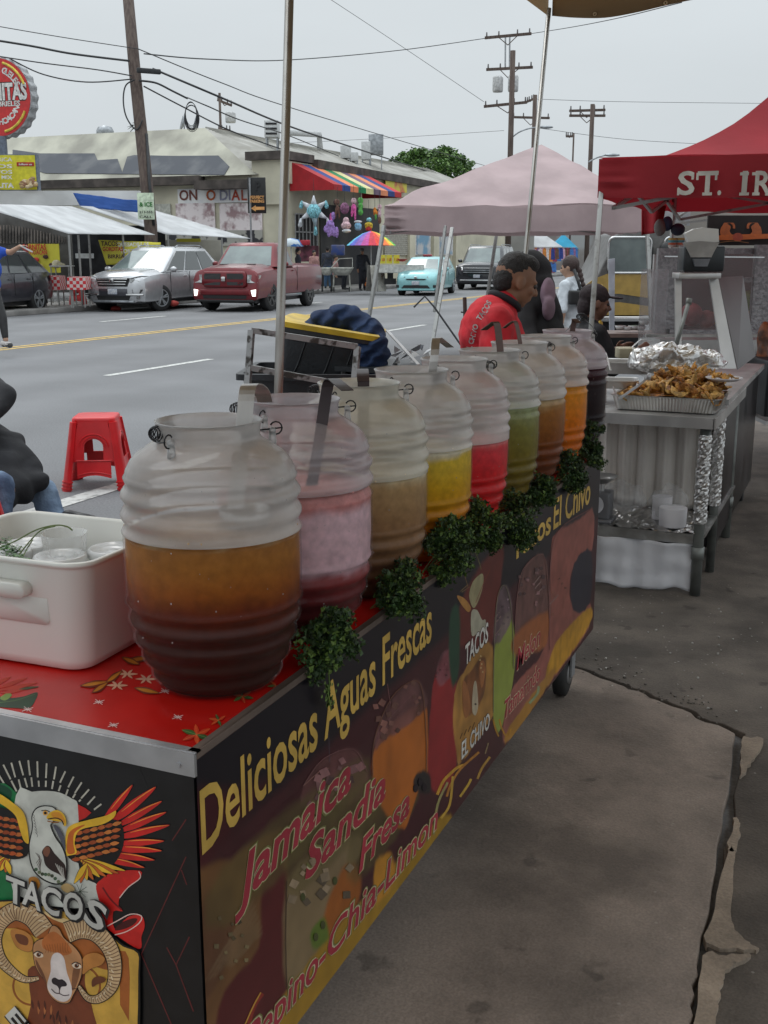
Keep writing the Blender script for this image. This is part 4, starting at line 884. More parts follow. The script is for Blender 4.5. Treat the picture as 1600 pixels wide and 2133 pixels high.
def holly(c, s_, rot, cols_):
 for k, col in enumerate(cols_):
  a = rot + k * 1.05; p1 = (c[0] + s_ * cos(a), c[1] + s_ * .62 * sin(a)); ta.leaf(c, p1, s_ * .34, col); ta.line([c, p1],.8,(225,120,60) if col[0] > 120 else (130,150,90), smooth=0)
holly(Z2(1560,1790),34,-.6, [(190,55,25),(40,75,35),(205,70,30),(185,45,25),(50,90,40),(200,60,30)])
holly((505,1450),24,.3, [(45,80,40),(180,40,25),(60,95,45),(185,50,30),(40,70,35),(190,60,35)])
holly((455,1500),20,1.3, [(50,85,40),(190,60,30),(200,70,35),(45,80,40),(190,50,30)])
holly((575,1428),18,.9, [(45,80,40),(185,50,30),(60,95,45),(190,60,30)])
holly((330,1370),18,.4, [(190,110,60),(200,130,80),(180,90,50)])
ta.build('printed_flowers', ct)
# ================================================================ JARS
def rad(z):
 k = [(0,.094),(.004,.099),(.03,.112),(.07,.129),(.11,.139),(.15,.1435),(.20,.1452),(.26,.1445),(.29,.1435),(.32,.1425),(.345,.140),(.362,.136),(.376,.129),(.388,.119),(.397,.106),(.404,.095),(.409,.086),(.414,.0818),(.42,.0815),(.432,.083),(.44,.0865)]
 for i in range(len(k) - 1):
  if z <= k[i + 1][0]:
   t_ = (z - k[i][0]) / (k[i + 1][0] - k[i][0]); t_ = t_ * t_ * (3 - 2 * t_) * .4 + t_ * .6; r_ = k[i][1] + (k[i + 1][1] - k[i][1]) * t_; break
 else: r_ = k[-1][1]
 if .012 < z < .15: r_ += .0034 * cos((z - .15) / .0335 * 2 * pi)
 elif .26 < z < .355: r_ += .0034 * cos((z - .26) / .0325 * 2 * pi) * min(1,(z - .255) / .01)
 return r_
def shell_mat(name, milk, opac, edge=.35, rough=.28, gk=1.0):
 if name in _mats: return _mats[name]
 m = bpy.data.materials.new(name); m.use_nodes = True; t = m.node_tree; t.nodes.clear(); N = t.nodes.new; L = t.links.new
 o = N('ShaderNodeOutputMaterial'); tp = N('ShaderNodeBsdfTransparent'); tp.inputs[0].default_value = (.97, .97, .97, 1)
 df = N('ShaderNodeBsdfDiffuse'); milk = tuple(min(.9, v * 1.48) for v in milk); df.inputs[0].default_value = (*milk, 1); tl = N('ShaderNodeBsdfTranslucent'); tl.inputs[0].default_value = (*milk, 1)
 a1 = N('ShaderNodeMixShader'); a1.inputs[0].default_value = .5; L(df.outputs[0], a1.inputs[1]); L(tl.outputs[0], a1.inputs[2])
 lw_ = N('ShaderNodeLayerWeight'); lw_.inputs[0].default_value = .35
 tc = N('ShaderNodeTexCoord'); nz = N('ShaderNodeTexNoise'); nz.inputs['Scale'].default_value = 9; nz.inputs['Detail'].default_value = 5; L(tc.outputs['Object'], nz.inputs['Vector'])
 mr = N('ShaderNodeMapRange'); mr.inputs['From Min'].default_value = .35; mr.inputs['From Max'].default_value = .65; mr.inputs['To Min'].default_value = opac * .75; mr.inputs['To Max'].default_value = opac * 1.15; L(nz.outputs[0], mr.inputs['Value'])
 ad = N('ShaderNodeMath'); ad.operation = 'MULTIPLY_ADD'; L(lw_.outputs['Facing'], ad.inputs[0]); ad.inputs[1].default_value = edge; L(mr.outputs[0], ad.inputs[2]); ad.use_clamp = True
 # beads of water on the wall
 vo = N('ShaderNodeTexVoronoi'); vo.inputs['Scale'].default_value = 70; L(tc.outputs['Object'], vo.inputs['Vector'])
 bp = N('ShaderNodeBump'); bp.inputs['Strength'].default_value = .12; bp.inputs['Distance'].default_value = .004; L(vo.outputs['Distance'], bp.inputs['Height'])
 m1 = N('ShaderNodeMixShader'); L(ad.outputs[0], m1.inputs[0]); L(tp.outputs[0], m1.inputs[1]); L(a1.outputs[0], m1.inputs[2])
 gl = N('ShaderNodeBsdfGlossy'); gl.inputs['Roughness'].default_value = rough; L(bp.outputs[0], gl.inputs['Normal'])
 fr = N('ShaderNodeFresnel'); fr.inputs[0].default_value = 1.48; L(bp.outputs[0], fr.inputs['Normal'])
 m2 = N('ShaderNodeMixShader'); gm = N('ShaderNodeMath'); gm.operation = 'MULTIPLY'; gm.inputs[1].default_value = gk; L(fr.outputs[0], gm.inputs[0]); L(gm.outputs[0], m2.inputs[0]); L(m1.outputs[0], m2.inputs[1]); L(gl.outputs[0], m2.inputs[2]); L(m2.outputs[0], o.inputs[0])
 _mats[name] = m; return m
def liquid_mat():
 if 'liquid' in _mats: return _mats['liquid']
 m = bpy.data.materials.new('liquid'); m.use_nodes = True; t = m.node_tree; b = t.nodes['Principled BSDF']; b.inputs['Specular IOR Level'].default_value = .1
 a = t.nodes.new('ShaderNodeAttribute'); a.attribute_name = 'print'; tc = t.nodes.new('ShaderNodeTexCoord')
 nz = t.nodes.new('ShaderNodeTexNoise'); nz.inputs['Scale'].default_value = 55; nz.inputs['Detail'].default_value = 6; t.links.new(tc.outputs['Object'], nz.inputs['Vector'])
 mr = t.nodes.new('ShaderNodeMapRange'); mr.inputs['From Min'].default_value = .3; mr.inputs['From Max'].default_value = .7; mr.inputs['To Min'].default_value = .82; mr.inputs['To Max'].default_value = 1.15; t.links.new(nz.outputs[0], mr.inputs['Value'])
 vm = t.nodes.new('ShaderNodeVectorMath'); vm.operation = 'SCALE'; t.links.new(a.outputs['Color'], vm.inputs[0]); t.links.new(mr.outputs[0], vm.inputs['Scale']); t.links.new(vm.outputs[0], b.inputs['Base Color'])
 b.inputs['Roughness'].default_value = .3; b.inputs['Subsurface Weight'].default_value = .25; b.inputs['Subsurface Radius'].default_value = (.03, .02, .012)
 _mats['liquid'] = m; return m
m_wire = M('dark_wire', (.03, .03, .032), .35, .8, var=.05)
JX = -.955; JY = [1.50 + .2885 * i for i in range(9)]
ZU_ = V((0,0,1))
def jar(i, label, level, layers, milk=(.60,.57,.55), opac=.52, low=.014, seed=0, clear=False, lugs=(-115,20), bail=None):
 c = V((JX, JY[i], ZT)); t_ = thing('drink_jar', label, 'drink jar', c, 0, 'ribbed drink jars on the cart')
 prof = [(0.0,.003)] + [(rad(z), z) for z in [k * .44 / 110 for k in range(111)]]
 rs = random.Random(seed)
 mb = MB(); n_ = 72
 mb.lathe(prof[1:] + [(.0835,.4405),(.079,.43),(.0785,.40)], n_)
 cnt = len(mb.f) // n_
 for q in range(len(mb.f)):
  z = mb.v[mb.f[q][0]].z
  mb.mi[q] = 1 if z < level - .006 else 0
 kk = 'wall_%d' % i
 sh = mb.build('jar_wall', [shell_mat(kk, milk, opac, .35, .24), shell_mat('wall_wet_%d' % i, milk, low, .03, .18, .28)], t_, True, local=True)
 # drink inside
 zs = [.005] + [k * (level - .008) / 44 for k in range(1,45)]
 lb = MB().lathe([(rad(z) - .0035, z) for z in zs],56); lo = lb.v[-56:]
 nn = len(lb.v); lb.v.append(V((0,0, level - .002)));
 for j in range(56): lb.f.append([nn - 56 + j, nn - 56 + (j + 1) % 56, nn]); lb.mi.append(0)
 lo_ = lb.build('drink', liquid_mat(), t_, True, local=True); at = lo_.data.color_attributes.new('print', 'FLOAT_COLOR', 'POINT')
 for v in lo_.data.vertices:
  if v.co.z > level - .03: a = atan2(v.co.y, v.co.x); v.co.z += (.004 * mnoise.noise(V((cos(a) * 3, sin(a) * 3, i))) + .002 * mnoise.noise(V((cos(a) * 11, sin(a) * 11, i)))) * (v.co.z - level + .03) / .03
 for k, v in enumerate(lo_.data.vertices):
  a = atan2(v.co.y, v.co.x); f_ = v.co.z / level + .035 * mnoise.noise(V((cos(a) * 2.5, sin(a) * 2.5, i * 3.1))) + .02 * mnoise.noise(V((cos(a) * 8, sin(a) * 8, v.co.z * 30 + i)))
  L_ = layers  # colours darken toward the bottom: true strata, plus some shade put into them
  if f_ <= L_[0][0]: col = lin(L_[0][1])
  elif f_ >= L_[-1][0]: col = lin(L_[-1][1])
  else:
   for q in range(len(L_) - 1):
    if L_[q][0] <= f_ <= L_[q + 1][0]:
     u = (f_ - L_[q][0]) / max(1e-6, L_[q + 1][0] - L_[q][0]); a1, a2 = lin(L_[q][1]), lin(L_[q + 1][1]); col = tuple(a1[w_] * (1 - u) + a2[w_] * u for w_ in range(3)); break
  at.data[k].color = (*col,1)
 # lugs and wire bail with coiled grip
 al, ar = [radians(a) + YAW for a in lugs]
 P_ = []
 for a in (al, ar):
  d_ = V((cos(a), sin(a),0)); q = d_ * .104 + V((0,0,.403)); lug = MB(); lug.cyl(q - V((0,0,.012)), q + V((0,0,.012)),.007,.0055,10); lug.ball(q + V((0,0,.014)),.0065,8,6)
  h = q + V((0, 0, .018)); P_.append((q, h, d_)); lug.build('lug', shell_mat('lug_plastic', (.7, .7, .68), .5), t_, True, local=True)
 bl = MB()
 for q, h, d_ in P_:
  bl.tube([h + d_ * .006 + V((0,0,.0105 * sin(u))) + d_ * (.0105 * cos(u)) for u in [-2.6 + .52 * k for k in range(11)]],.0014,6)
 if bail is not None: g0 = W(bail[0], bail[1], d=(c - V((0,0, HC)) + ZU_ * .44).length + bail[2]) - c
 for q, h, d_ in (P_ if bail is not None else ()):
  mid = (h + g0) / 2 + d_ * .02 + V((0,0,-.004)); pth = crspline([tuple(h + d_ * .015), tuple(mid), tuple(g0)],6, False); bl.tube(pth,.0014,6)
 bo = bl.build('bail', m_wire, t_, True, local=True)
 if bail is not None:
  ax = (_F + _R * bail[3]).normalized(); u0 = ax.orthogonal().normalized(); u1 = ax.cross(u0); cp = []; gr_ = 1.0
  for k in range(130):
   s_ = k / 129; r_ = .0125 * (sin(pi * min(1, s_ * .98 + .01)) ** .5) * gr_ + .001; cp.append(g0 + ax * ((s_ - .5) * .045) + (u0 * cos(k * .5) + u1 * sin(k * .5)) * r_)
  MB().tube(cp, .0011, 5).build('coil_grip', m_wire, bo, True, local=True)
 # froth line and drops
 fm = MB()
 for k in range(int(46)):
  a = rs.uniform(0,6.28); r_ = rad(level) - .004; s_ = rs.uniform(.001,.0035)
  fm.ball((r_ * cos(a), r_ * sin(a), level - .004 + rs.uniform(0,.008)), s_,6,4)
 fm.build('froth', M('froth_%d' % i, tuple(v + .1 for v in layers[-1][1]), .3), lo_, True, local=True)
 dr = MB()
 for k in range(34):
  a = rs.uniform(-2.6,.9) + YAW; z = rs.uniform(.08,.37); r_ = rad(z) + .0002; s_ = rs.uniform(.0005,.0012)
  dr.ball((r_ * cos(a), r_ * sin(a), z),(s_, s_, s_ * 1.4),6,4)
 dr.build('water_drops', M('water_drop', (.8, .8, .8), .05, alpha=.45, spec=.8), sh, True, local=True)
 return t_
jar(0, 'nearest ribbed jar, half full of amber and dark brown drink', .268, [(.0, (52, 20, 14)), (.42, (66, 25, 16)), (.58, (104, 38, 14)), (.70, (150, 82, 24)), (.86, (164, 104, 38)), (.97, (158, 104, 48)), (1.0, (190, 160, 120))], seed=1, opac=.55, low=.012, bail=(332, 904, -.06, .4))
jar(1, 'second ribbed jar, pale pink froth over dark strawberry drink', .288, [(0, (80, 26, 28)), (.30, (100, 32, 34)), (.44, (132, 46, 46)), (.48, (216, 178, 186)), (.84, (222, 186, 194)), (.9, (200, 130, 128)), (1, (212, 150, 145))], milk=(.66, .55, .57), opac=.36, seed=2, bail=(502, 852, .05, 1.5), low=.015)
jar(2, 'third ribbed jar, two thirds full of tan cinnamon drink', .262, [(0, (92, 62, 42)), (.3, (118, 82, 56)), (.62, (150, 112, 76)), (.9, (176, 142, 98)), (.97, (200, 178, 140)), (1, (215, 200, 172))], milk=(.62, .58, .50), opac=.58, seed=3, bail=(662, 814, .05, 1.5))
jar(3, 'fourth ribbed jar, deep yellow mango drink with white foam line', .27, [(0, (165, 80, 8)), (.35, (196, 112, 12)), (.7, (212, 164, 26)), (.92, (216, 184, 56)), (.96, (220, 205, 170)), (1, (225, 215, 190))], opac=.52, seed=4, bail=None, low=.012)
jar(4, 'fifth ribbed jar, bright red watermelon drink', .245, [(0, (190, 20, 20)), (.6, (215, 30, 34)), (.9, (220, 60, 70)), (1, (215, 130, 125))], opac=.55, seed=5, bail=(1015, 762, .10, 2.5), low=.012)
jar(5, 'sixth ribbed jar, murky green cucumber drink', .295, [(0, (96, 76, 14)), (.5, (118, 102, 26)), (.8, (126, 122, 54)), (1, (165, 175, 130))], opac=.52, seed=6, bail=None, low=.014)
jar(6, 'seventh ribbed jar, dark amber tamarind drink', .285, [(0, (80, 30, 8)), (.45, (120, 58, 14)), (.85, (160, 100, 34)), (1, (205, 180, 135))], opac=.58, seed=7, bail=None, low=.014)
jar(7, 'eighth ribbed jar, bright orange drink', .292, [(0, (190, 80, 4)), (.6, (222, 118, 6)), (1, (230, 150, 30))], opac=.58, seed=8, bail=(1140, 718, -.15, 2.5), low=.01)
jar(8, 'last ribbed jar at the far cart end, nearly black hibiscus drink', .32, [(0, (14, 4, 8)), (.8, (26, 6, 12)), (1, (70, 20, 34))], milk=(.62, .52, .55), opac=.58, seed=9, bail=(1212, 660, .1, 2.0), low=.01)
# cucumber slice, watermelon chunk floating against the walls
tag(MB().lathe([(0, -.002), (.020, -.002), (.0225, 0), (.020, .002), (0, .002)], 20, axis='Y').build('cucumber_slice', M('cucumber', (.16, .19, .06), .4, col2=(.10, .13, .04), scale=60)), 'cucumber slice floating in the green drink', 'cucumber slice').location = (JX + .055, JY[5] - .139, ZT + .25)
tag(MB().prism([(0, 0, 0), (.03, 0, -.02), (.036, 0, -.01), (.006, 0, .012)], (0, .01, 0)).build('fruit_wedge', M('melon_rind', (.3, .2, .06), .4)), 'small fruit wedge floating on the red drink', 'fruit').location = (JX + .05, JY[4] - .155, ZT + .262)
# ladles: flat strap handles hooked at the top
def ladle(label, i, pts, wd, mat, bowl=True, rot=.5):
 t_ = thing('ladle', label, 'ladle', (JX, JY[i], ZT), 0, 'strap ladles standing in the jars')
 q = [W(x, y, y=yy) for x, y, yy in pts]; mb = MB(); rt = V((cos(YAW + rot), sin(YAW + rot),0)); p = [V(a) for a in crspline([tuple(v) for v in q],4, False)]
 rg_ = []
 for k, a in enumerate(p):
  tg_ = (p[min(k + 1, len(p) - 1)] - p[max(k - 1,0)]).normalized(); n_ = tg_.cross(rt); n_ = n_.normalized() if n_.length > .2 else V((0,0,1)); rg_.append([a - rt * wd / 2, a + rt * wd / 2, a + rt * wd / 2 + n_ * .0018, a - rt * wd / 2 + n_ * .0018])
 mb.loft(rg_); ho = mb.build('handle', mat, t_)
 if bowl:
  e = p[-1]; MB().lathe([(0, 0), (.025, .004), (.04, .02), (.043, .045), (.041, .045), (.038, .021), (.024, .007), (0, .003)], 20, e + V((.0, .03, -.05))).build('bowl', mat, t_, True)
m_strap = M('brushed_strap', (.42, .40, .38), .35, .9, var=.06, scale=30, stretch=(1, 1, .1)); m_strapd = M('dark_strap', (.055, .04, .042), .4, .5)
y0, y1, y2, y3 = JY[0], JY[1], JY[2], JY[3]
ladle('brushed steel strap ladle hooked over in the nearest jar', 0, [(552, 838, y0 + .16), (545, 815, y0 + .14), (532, 803, y0 + .10), (520, 803, y0 + .06), (514, 822, y0 + .045), (508, 890, y0 + .03), (500, 960, y0 + .02), (490, 1060, y0)], .026, m_strap, True, .15)
ladle('dark strap ladle leaning in the second jar', 1, [(724, 812, y1 - .10), (708, 799, y1 - .08), (692, 788, y1 - .04), (682, 806, y1 - .03), (668, 900, y1 - .05), (655, 980, y1 - .07), (649, 1012, y1 - .08)], .021, m_strapd, False, .2)
ladle('dark strap ladle with a square bent top in the third jar', 2, [(757, 794, y2 - .10), (756, 778, y2 - .08), (755, 768, y2 - .03), (757, 790, y2 - .02), (757, 900, y2 - .03), (755, 965, y2 - .04)], .024, m_strapd, False, .1)
ladle('tall grey strap ladle with two arms in the fourth jar', 3, [(938, 724, y3 + .10), (922, 712, y3 + .07), (909, 706, y3 + .02), (905, 740, y3 - .02), (897, 800, y3 - .03), (888, 860, y3 - .04), (884, 895, y3 - .05)], .022, m_strap, False)
ladle('brushed ladle with hooked top in the sixth jar', 5, [(1008, 688, JY[5]), (1022, 678, JY[5]), (1034, 673, JY[5]), (1040, 712, JY[5]), (1044, 760, JY[5])], .022, M('bronze_strap', (.12, .08, .07), .4, .7), False)
ladle('thin ladle with hooked top in the seventh jar', 6, [(1050, 684, JY[6]), (1066, 672, JY[6]), (1074, 672, JY[6]), (1081, 700, JY[6]), (1086, 740, JY[6])], .014, M('bronze_strap', (.1, .07, .06), .4, .7), False)
ladle('short wide ladle with angled top in the last jar', 8, [(1206, 672, JY[8]), (1196, 664, JY[8]), (1196, 668, JY[8]), (1192, 690, JY[8]), (1188, 720, JY[8])], .022, M('bronze_strap', (.12, .09, .08), .4, .7), False)
# ================================================================ PARSLEY
m_par = [M('parsley_green', (.036, .080, .018), .55, var=.3, scale=30), M('parsley_light', (.11, .18, .035), .55, var=.2), M('parsley_dark', (.018, .040, .012), .6)]
def parsley(label, px, py, w_, h_, n_, seed, pale=.2, dx=.04):
 c = W(px, py - 6, x=XC + .0); k = (c - V((0,0, HC))).length / FPX; rx, rz_ = w_ * k / 2 * .80, h_ * k / 2 * .78
 rs = random.Random(seed); base = V((XC - .015, c.y, ZT + .002)); t_ = thing('parsley_bunch', label, 'parsley', base, 0, 'parsley bunches tucked between the jars')
 mb = MB()
 blobs = [(V((rs.uniform(-.03,.035), rs.gauss(0, rx * .62), rs.uniform(-rz_ * 1.1, rz_ * .8))), rs.uniform(.010,.028)) for _ in range(26)]
 for q, r_ in blobs:
  cc = c + V((dx * .5,0,0)) + q
  for _ in range(n_ // 30):
   p = V((rs.gauss(0,1), rs.gauss(0,1), rs.gauss(0,1))).normalized() * r_ * rs.uniform(.5,1.1) + cc
   if p.x < XC and p.z < ZT + .004: p.x = XC + abs(rs.gauss(.006,.01)) + .004
   a = V((rs.gauss(0,1), rs.gauss(0,1), rs.gauss(.2,1))).normalized(); b = a.orthogonal().normalized(); b = Matrix.Rotation(rs.uniform(0,6.28),3, a) @ b; c3 = a.cross(b); s_ = rs.uniform(.0028,.006)
   mi = 1 if rs.random() < pale else rs.choice((0,0,2))
   mb.add([p, p + (b * 1 + c3 * .7) * s_, p + b * s_ * 2 + a * s_ * .4, p + (b * 1 - c3 * .7) * s_, p + (b * .6 + c3 * 1.4) * s_ + a * s_ * .5, p + (b * .6 - c3 * 1.4) * s_ + a * s_ * .5], [(0,1,2,3),(0,4,1),(0,3,5)], mi)
 mb.build('leaves', m_par, t_)
 st = MB()
 for _ in range(9):
  q = rs.choice(blobs)[0] + c; st.tube(crspline([tuple(base + V((-.02, rs.uniform(-.02,.02),0))), tuple((base + q) / 2 + V((.02,0,.02))), tuple(q)],3, False),.0011,4)
 st.build('stems', M('parsley_stem', (.12, .17, .05), .5), t_)
parsley('parsley sprig between the nearest and second jars, hanging over the cart edge', 668, 1322, 95, 150, 3000, 1)
parsley('parsley bunch between the second and third jars', 812, 1232, 110, 110, 3200, 2)
parsley('big parsley bunch hanging below the third and fourth jars', 918, 1145, 90, 150, 3800, 3, .3)
parsley('big parsley bunch below the yellow and red jars', 985, 1102, 80, 130, 3600, 4, .3)
parsley('parsley bunch below the red and green jars', 1062, 1080, 75, 125, 3000, 5)
parsley('parsley bunch under the dark amber jar', 1115, 1028, 65, 70, 2200, 6, .12)
parsley('dark parsley bunch below the orange jar', 1180, 978, 75, 110, 2600, 7, .1)
parsley('dark parsley bunch at the far cart corner', 1222, 925, 55, 110, 2400, 8, .1)
st = MB(); st.tube([W(x, y, x=XC + .02) for x, y in ((683,1370),(686,1420),(684,1450),(690,1480))],.0012,5)
lf = random.Random(9)
for k in range(60):
 p = W(685 + lf.gauss(0,6), lf.uniform(1425,1475), x=XC + .02); s_ = .004; st.add([p, p + V((0, s_, s_)), p + V((0,0,2 * s_)), p + V((0,-s_, s_))], [(0,1,2,3)])
tag(st.build('parsley_sprig', m_par[1]), 'thin parsley sprig dangling over the printed word Aguas', 'parsley')
# ================================================================ FOOD BOX WITH CUPS
m_poly = M('milky_plastic', (.74, .735, .69), .42, var=.03, scale=2)
bx = thing('food_box', 'white rounded plastic food box holding lidded cups at the near cart end', 'food box', (-1.335, 1.545, ZT), radians(2))
def rrect(hx, hy, r, n_=6):
 return [(sx * (hx - r) + r * cos(a0 + pi / 2 * k / n_), sy * (hy - r) + r * sin(a0 + pi / 2 * k / n_)) for sx, sy, a0 in ((1,1,0),(-1,1, pi / 2),(-1,-1, pi),(1,-1,3 * pi / 2)) for k in range(n_ + 1)]
rings = []
for hx, z, r in ((.120,.0,.03),(.128,.004,.034),(.1335,.02,.036),(.146,.178,.04),(.149,.184,.042),(.153,.186,.044),(.153,.192,.044),(.147,.193,.042),(.143,.188,.04),(.130,.024,.034),(.126,.008,.034)):
 rings.append([(x * 1.22, y, z * 1.04) for x, y in rrect(hx, hx, r)])
BXR = rings; MB().loft(rings).build('body', m_poly, bx, True, local=True, angle=None)
hb = MB(); hb.loft([[(x, -.142 - dy, z) for x, z in [(p[0] * 1.0, .148 + p[1]) for p in rrect(.075, .013, .012)]] for dy in (0, .022, .026)]).build('handle', m_poly, bx, True, local=True)
hb = MB(); hb.loft([[(x, -.136 - dy, z) for x, z in [(p[0], .12 + p[1]) for p in rrect(.103, .035, .01)]] for dy in (0, .006)]).build('handle_plate', m_poly, bx, True, local=True)
m_lid = M('clear_lid', (.78, .79, .8), .12, alpha=.8, var=.02, coat=.4); m_cup = M('clear_cup', (.78, .78, .76), .2, alpha=.62, var=.02)
for lb, px, py, r_ in (('nearest lidded clear cup in the white food box', 125, 1160, .047), ('lidded clear cup against the right wall of the food box', 236, 1145, .046), ('lidded clear cup at the left under the parsley', 12, 1150, .047), ('lidded clear cup behind the upright cup', 60, 1135, .046)):
 z1 = ZT + .158; p = W(px, py, z=z1); t_ = thing('clear_cup', lb, 'cup', (p.x, p.y, ZT + .01), 0, 'clear cups in the food box')
 MB().lathe([(0, 0), (.032, .0), (.045, .14)], 24).build('cup', m_cup, t_, True, local=True)
 lid = MB().lathe([(.0, .147), (.008, .148), (.012, .145), (.022, .147), (.028, .151), (.036, .147), (.041, .153), (.047, .152), (.049, .146), (.0485, .138)], 32); lid.build('lid', m_lid, t_, True, local=True)
p = W(135, 1135, z=ZT + .17); t_ = thing('clear_cup', 'empty clear cup standing upright above the lidded cups', 'cup', (p.x, p.y, ZT + .10), 0, 'clear cups in the food box')
MB().lathe([(0, .0), (.033, .0), (.034, .003), (.042, .092), (.0435, .094), (.041, .094), (.033, .004)], 28).build('cup', M('clear_cup_upper', (.75, .76, .75), .12, alpha=.35, var=.02, coat=.5), t_, True, local=True)
t_ = thing('parsley_sprig', 'curled parsley sprig lying on the cup lids in the white food box', 'parsley', tuple(W(60, 1150, z=ZT + .17)))
sp = MB()
for pts in ([(-20,1148,.165),(30,1128,.175),(75,1104,.195),(115,1094,.205),(140,1097,.20),(151,1105,.192)], [(38,1158,.165),(60,1130,.18),(85,1105,.195),(115,1096,.204)], [(45,1168,.165),(55,1145,.17),(68,1125,.18)], [(35,1150,.166),(45,1138,.17)]):
 q = [W(x, y, z=ZT + z) for x, y, z in pts]; sp.tube(crspline([tuple(a) for a in q],4, False),.0014,6)
sp.build('stem', M('parsley_stem', (.12, .17, .05), .5), t_, True)
lv = MB(); rs = random.Random(11)
for px, py, s_ in ((5,1130,.012),(18,1148,.013),(28,1162,.014),(48,1170,.010),(12,1140,.012),(32,1150,.010)):
 for k in range(46):
  p = W(px, py, z=ZT + .168) + V((rs.gauss(0, s_ * .6), rs.gauss(0, s_ * .6), rs.uniform(-.002,.008))); a = rs.uniform(0,6.28); u = V((cos(a), sin(a), rs.uniform(-.3,.5))) * .005; v_ = V((-sin(a), cos(a), rs.uniform(-.4,.4))) * .003
  lv.add([p, p + u * .6 + v_, p + u * 1.4, p + u * .6 - v_], [(0,1,2,3)])
lv.build('leaves', M('sprig_leaf', (.06, .17, .03), .5, var=.3, scale=60), t_)
# ================================================================ VEHICLES
m_tyre = M('tyre_rubber', (.018, .018, .019), .85, bump=.1); m_glassd = M('car_glass', (.035, .045, .045), .06, spec=.8, coat=.6, var=.05)
m_glassl = M('car_windshield', (.17, .22, .21), .08, spec=.8, coat=.6, col2=(.10, .13, .13), scale=1.2); m_blkpl = M('black_trim', (.015, .015, .016), .5)
m_chrome = M('chrome', (.6, .6, .6), .15, 1, var=.03); m_lamp = M('headlamp_glass', (.45, .46, .46), .12, coat=.8, col2=(.2, .2, .2), scale=9, fac=(.45, .55))
m_plate = M('plate_white', (.55, .55, .56), .5, col2=(.35, .38, .45), scale=20); m_tail = M('tail_lamp', (.35, .02, .02), .2, coat=.8)
m_lit = M('lit_lamp', (1, .97, .9), .3, emit=2.5)
def clean_bool(o, cutters):
 for c in cutters:
  md = o.modifiers.new('b', 'BOOLEAN'); md.operation = 'DIFFERENCE'; md.object = c; md.solver = 'EXACT'
 dg = bpy.context.evaluated_depsgraph_get(); dg.update(); me = bpy.data.meshes.new_from_object(o.evaluated_get(dg)); o.modifiers.clear(); o.data = me
 for c in cutters: bpy.data.objects.remove(c)
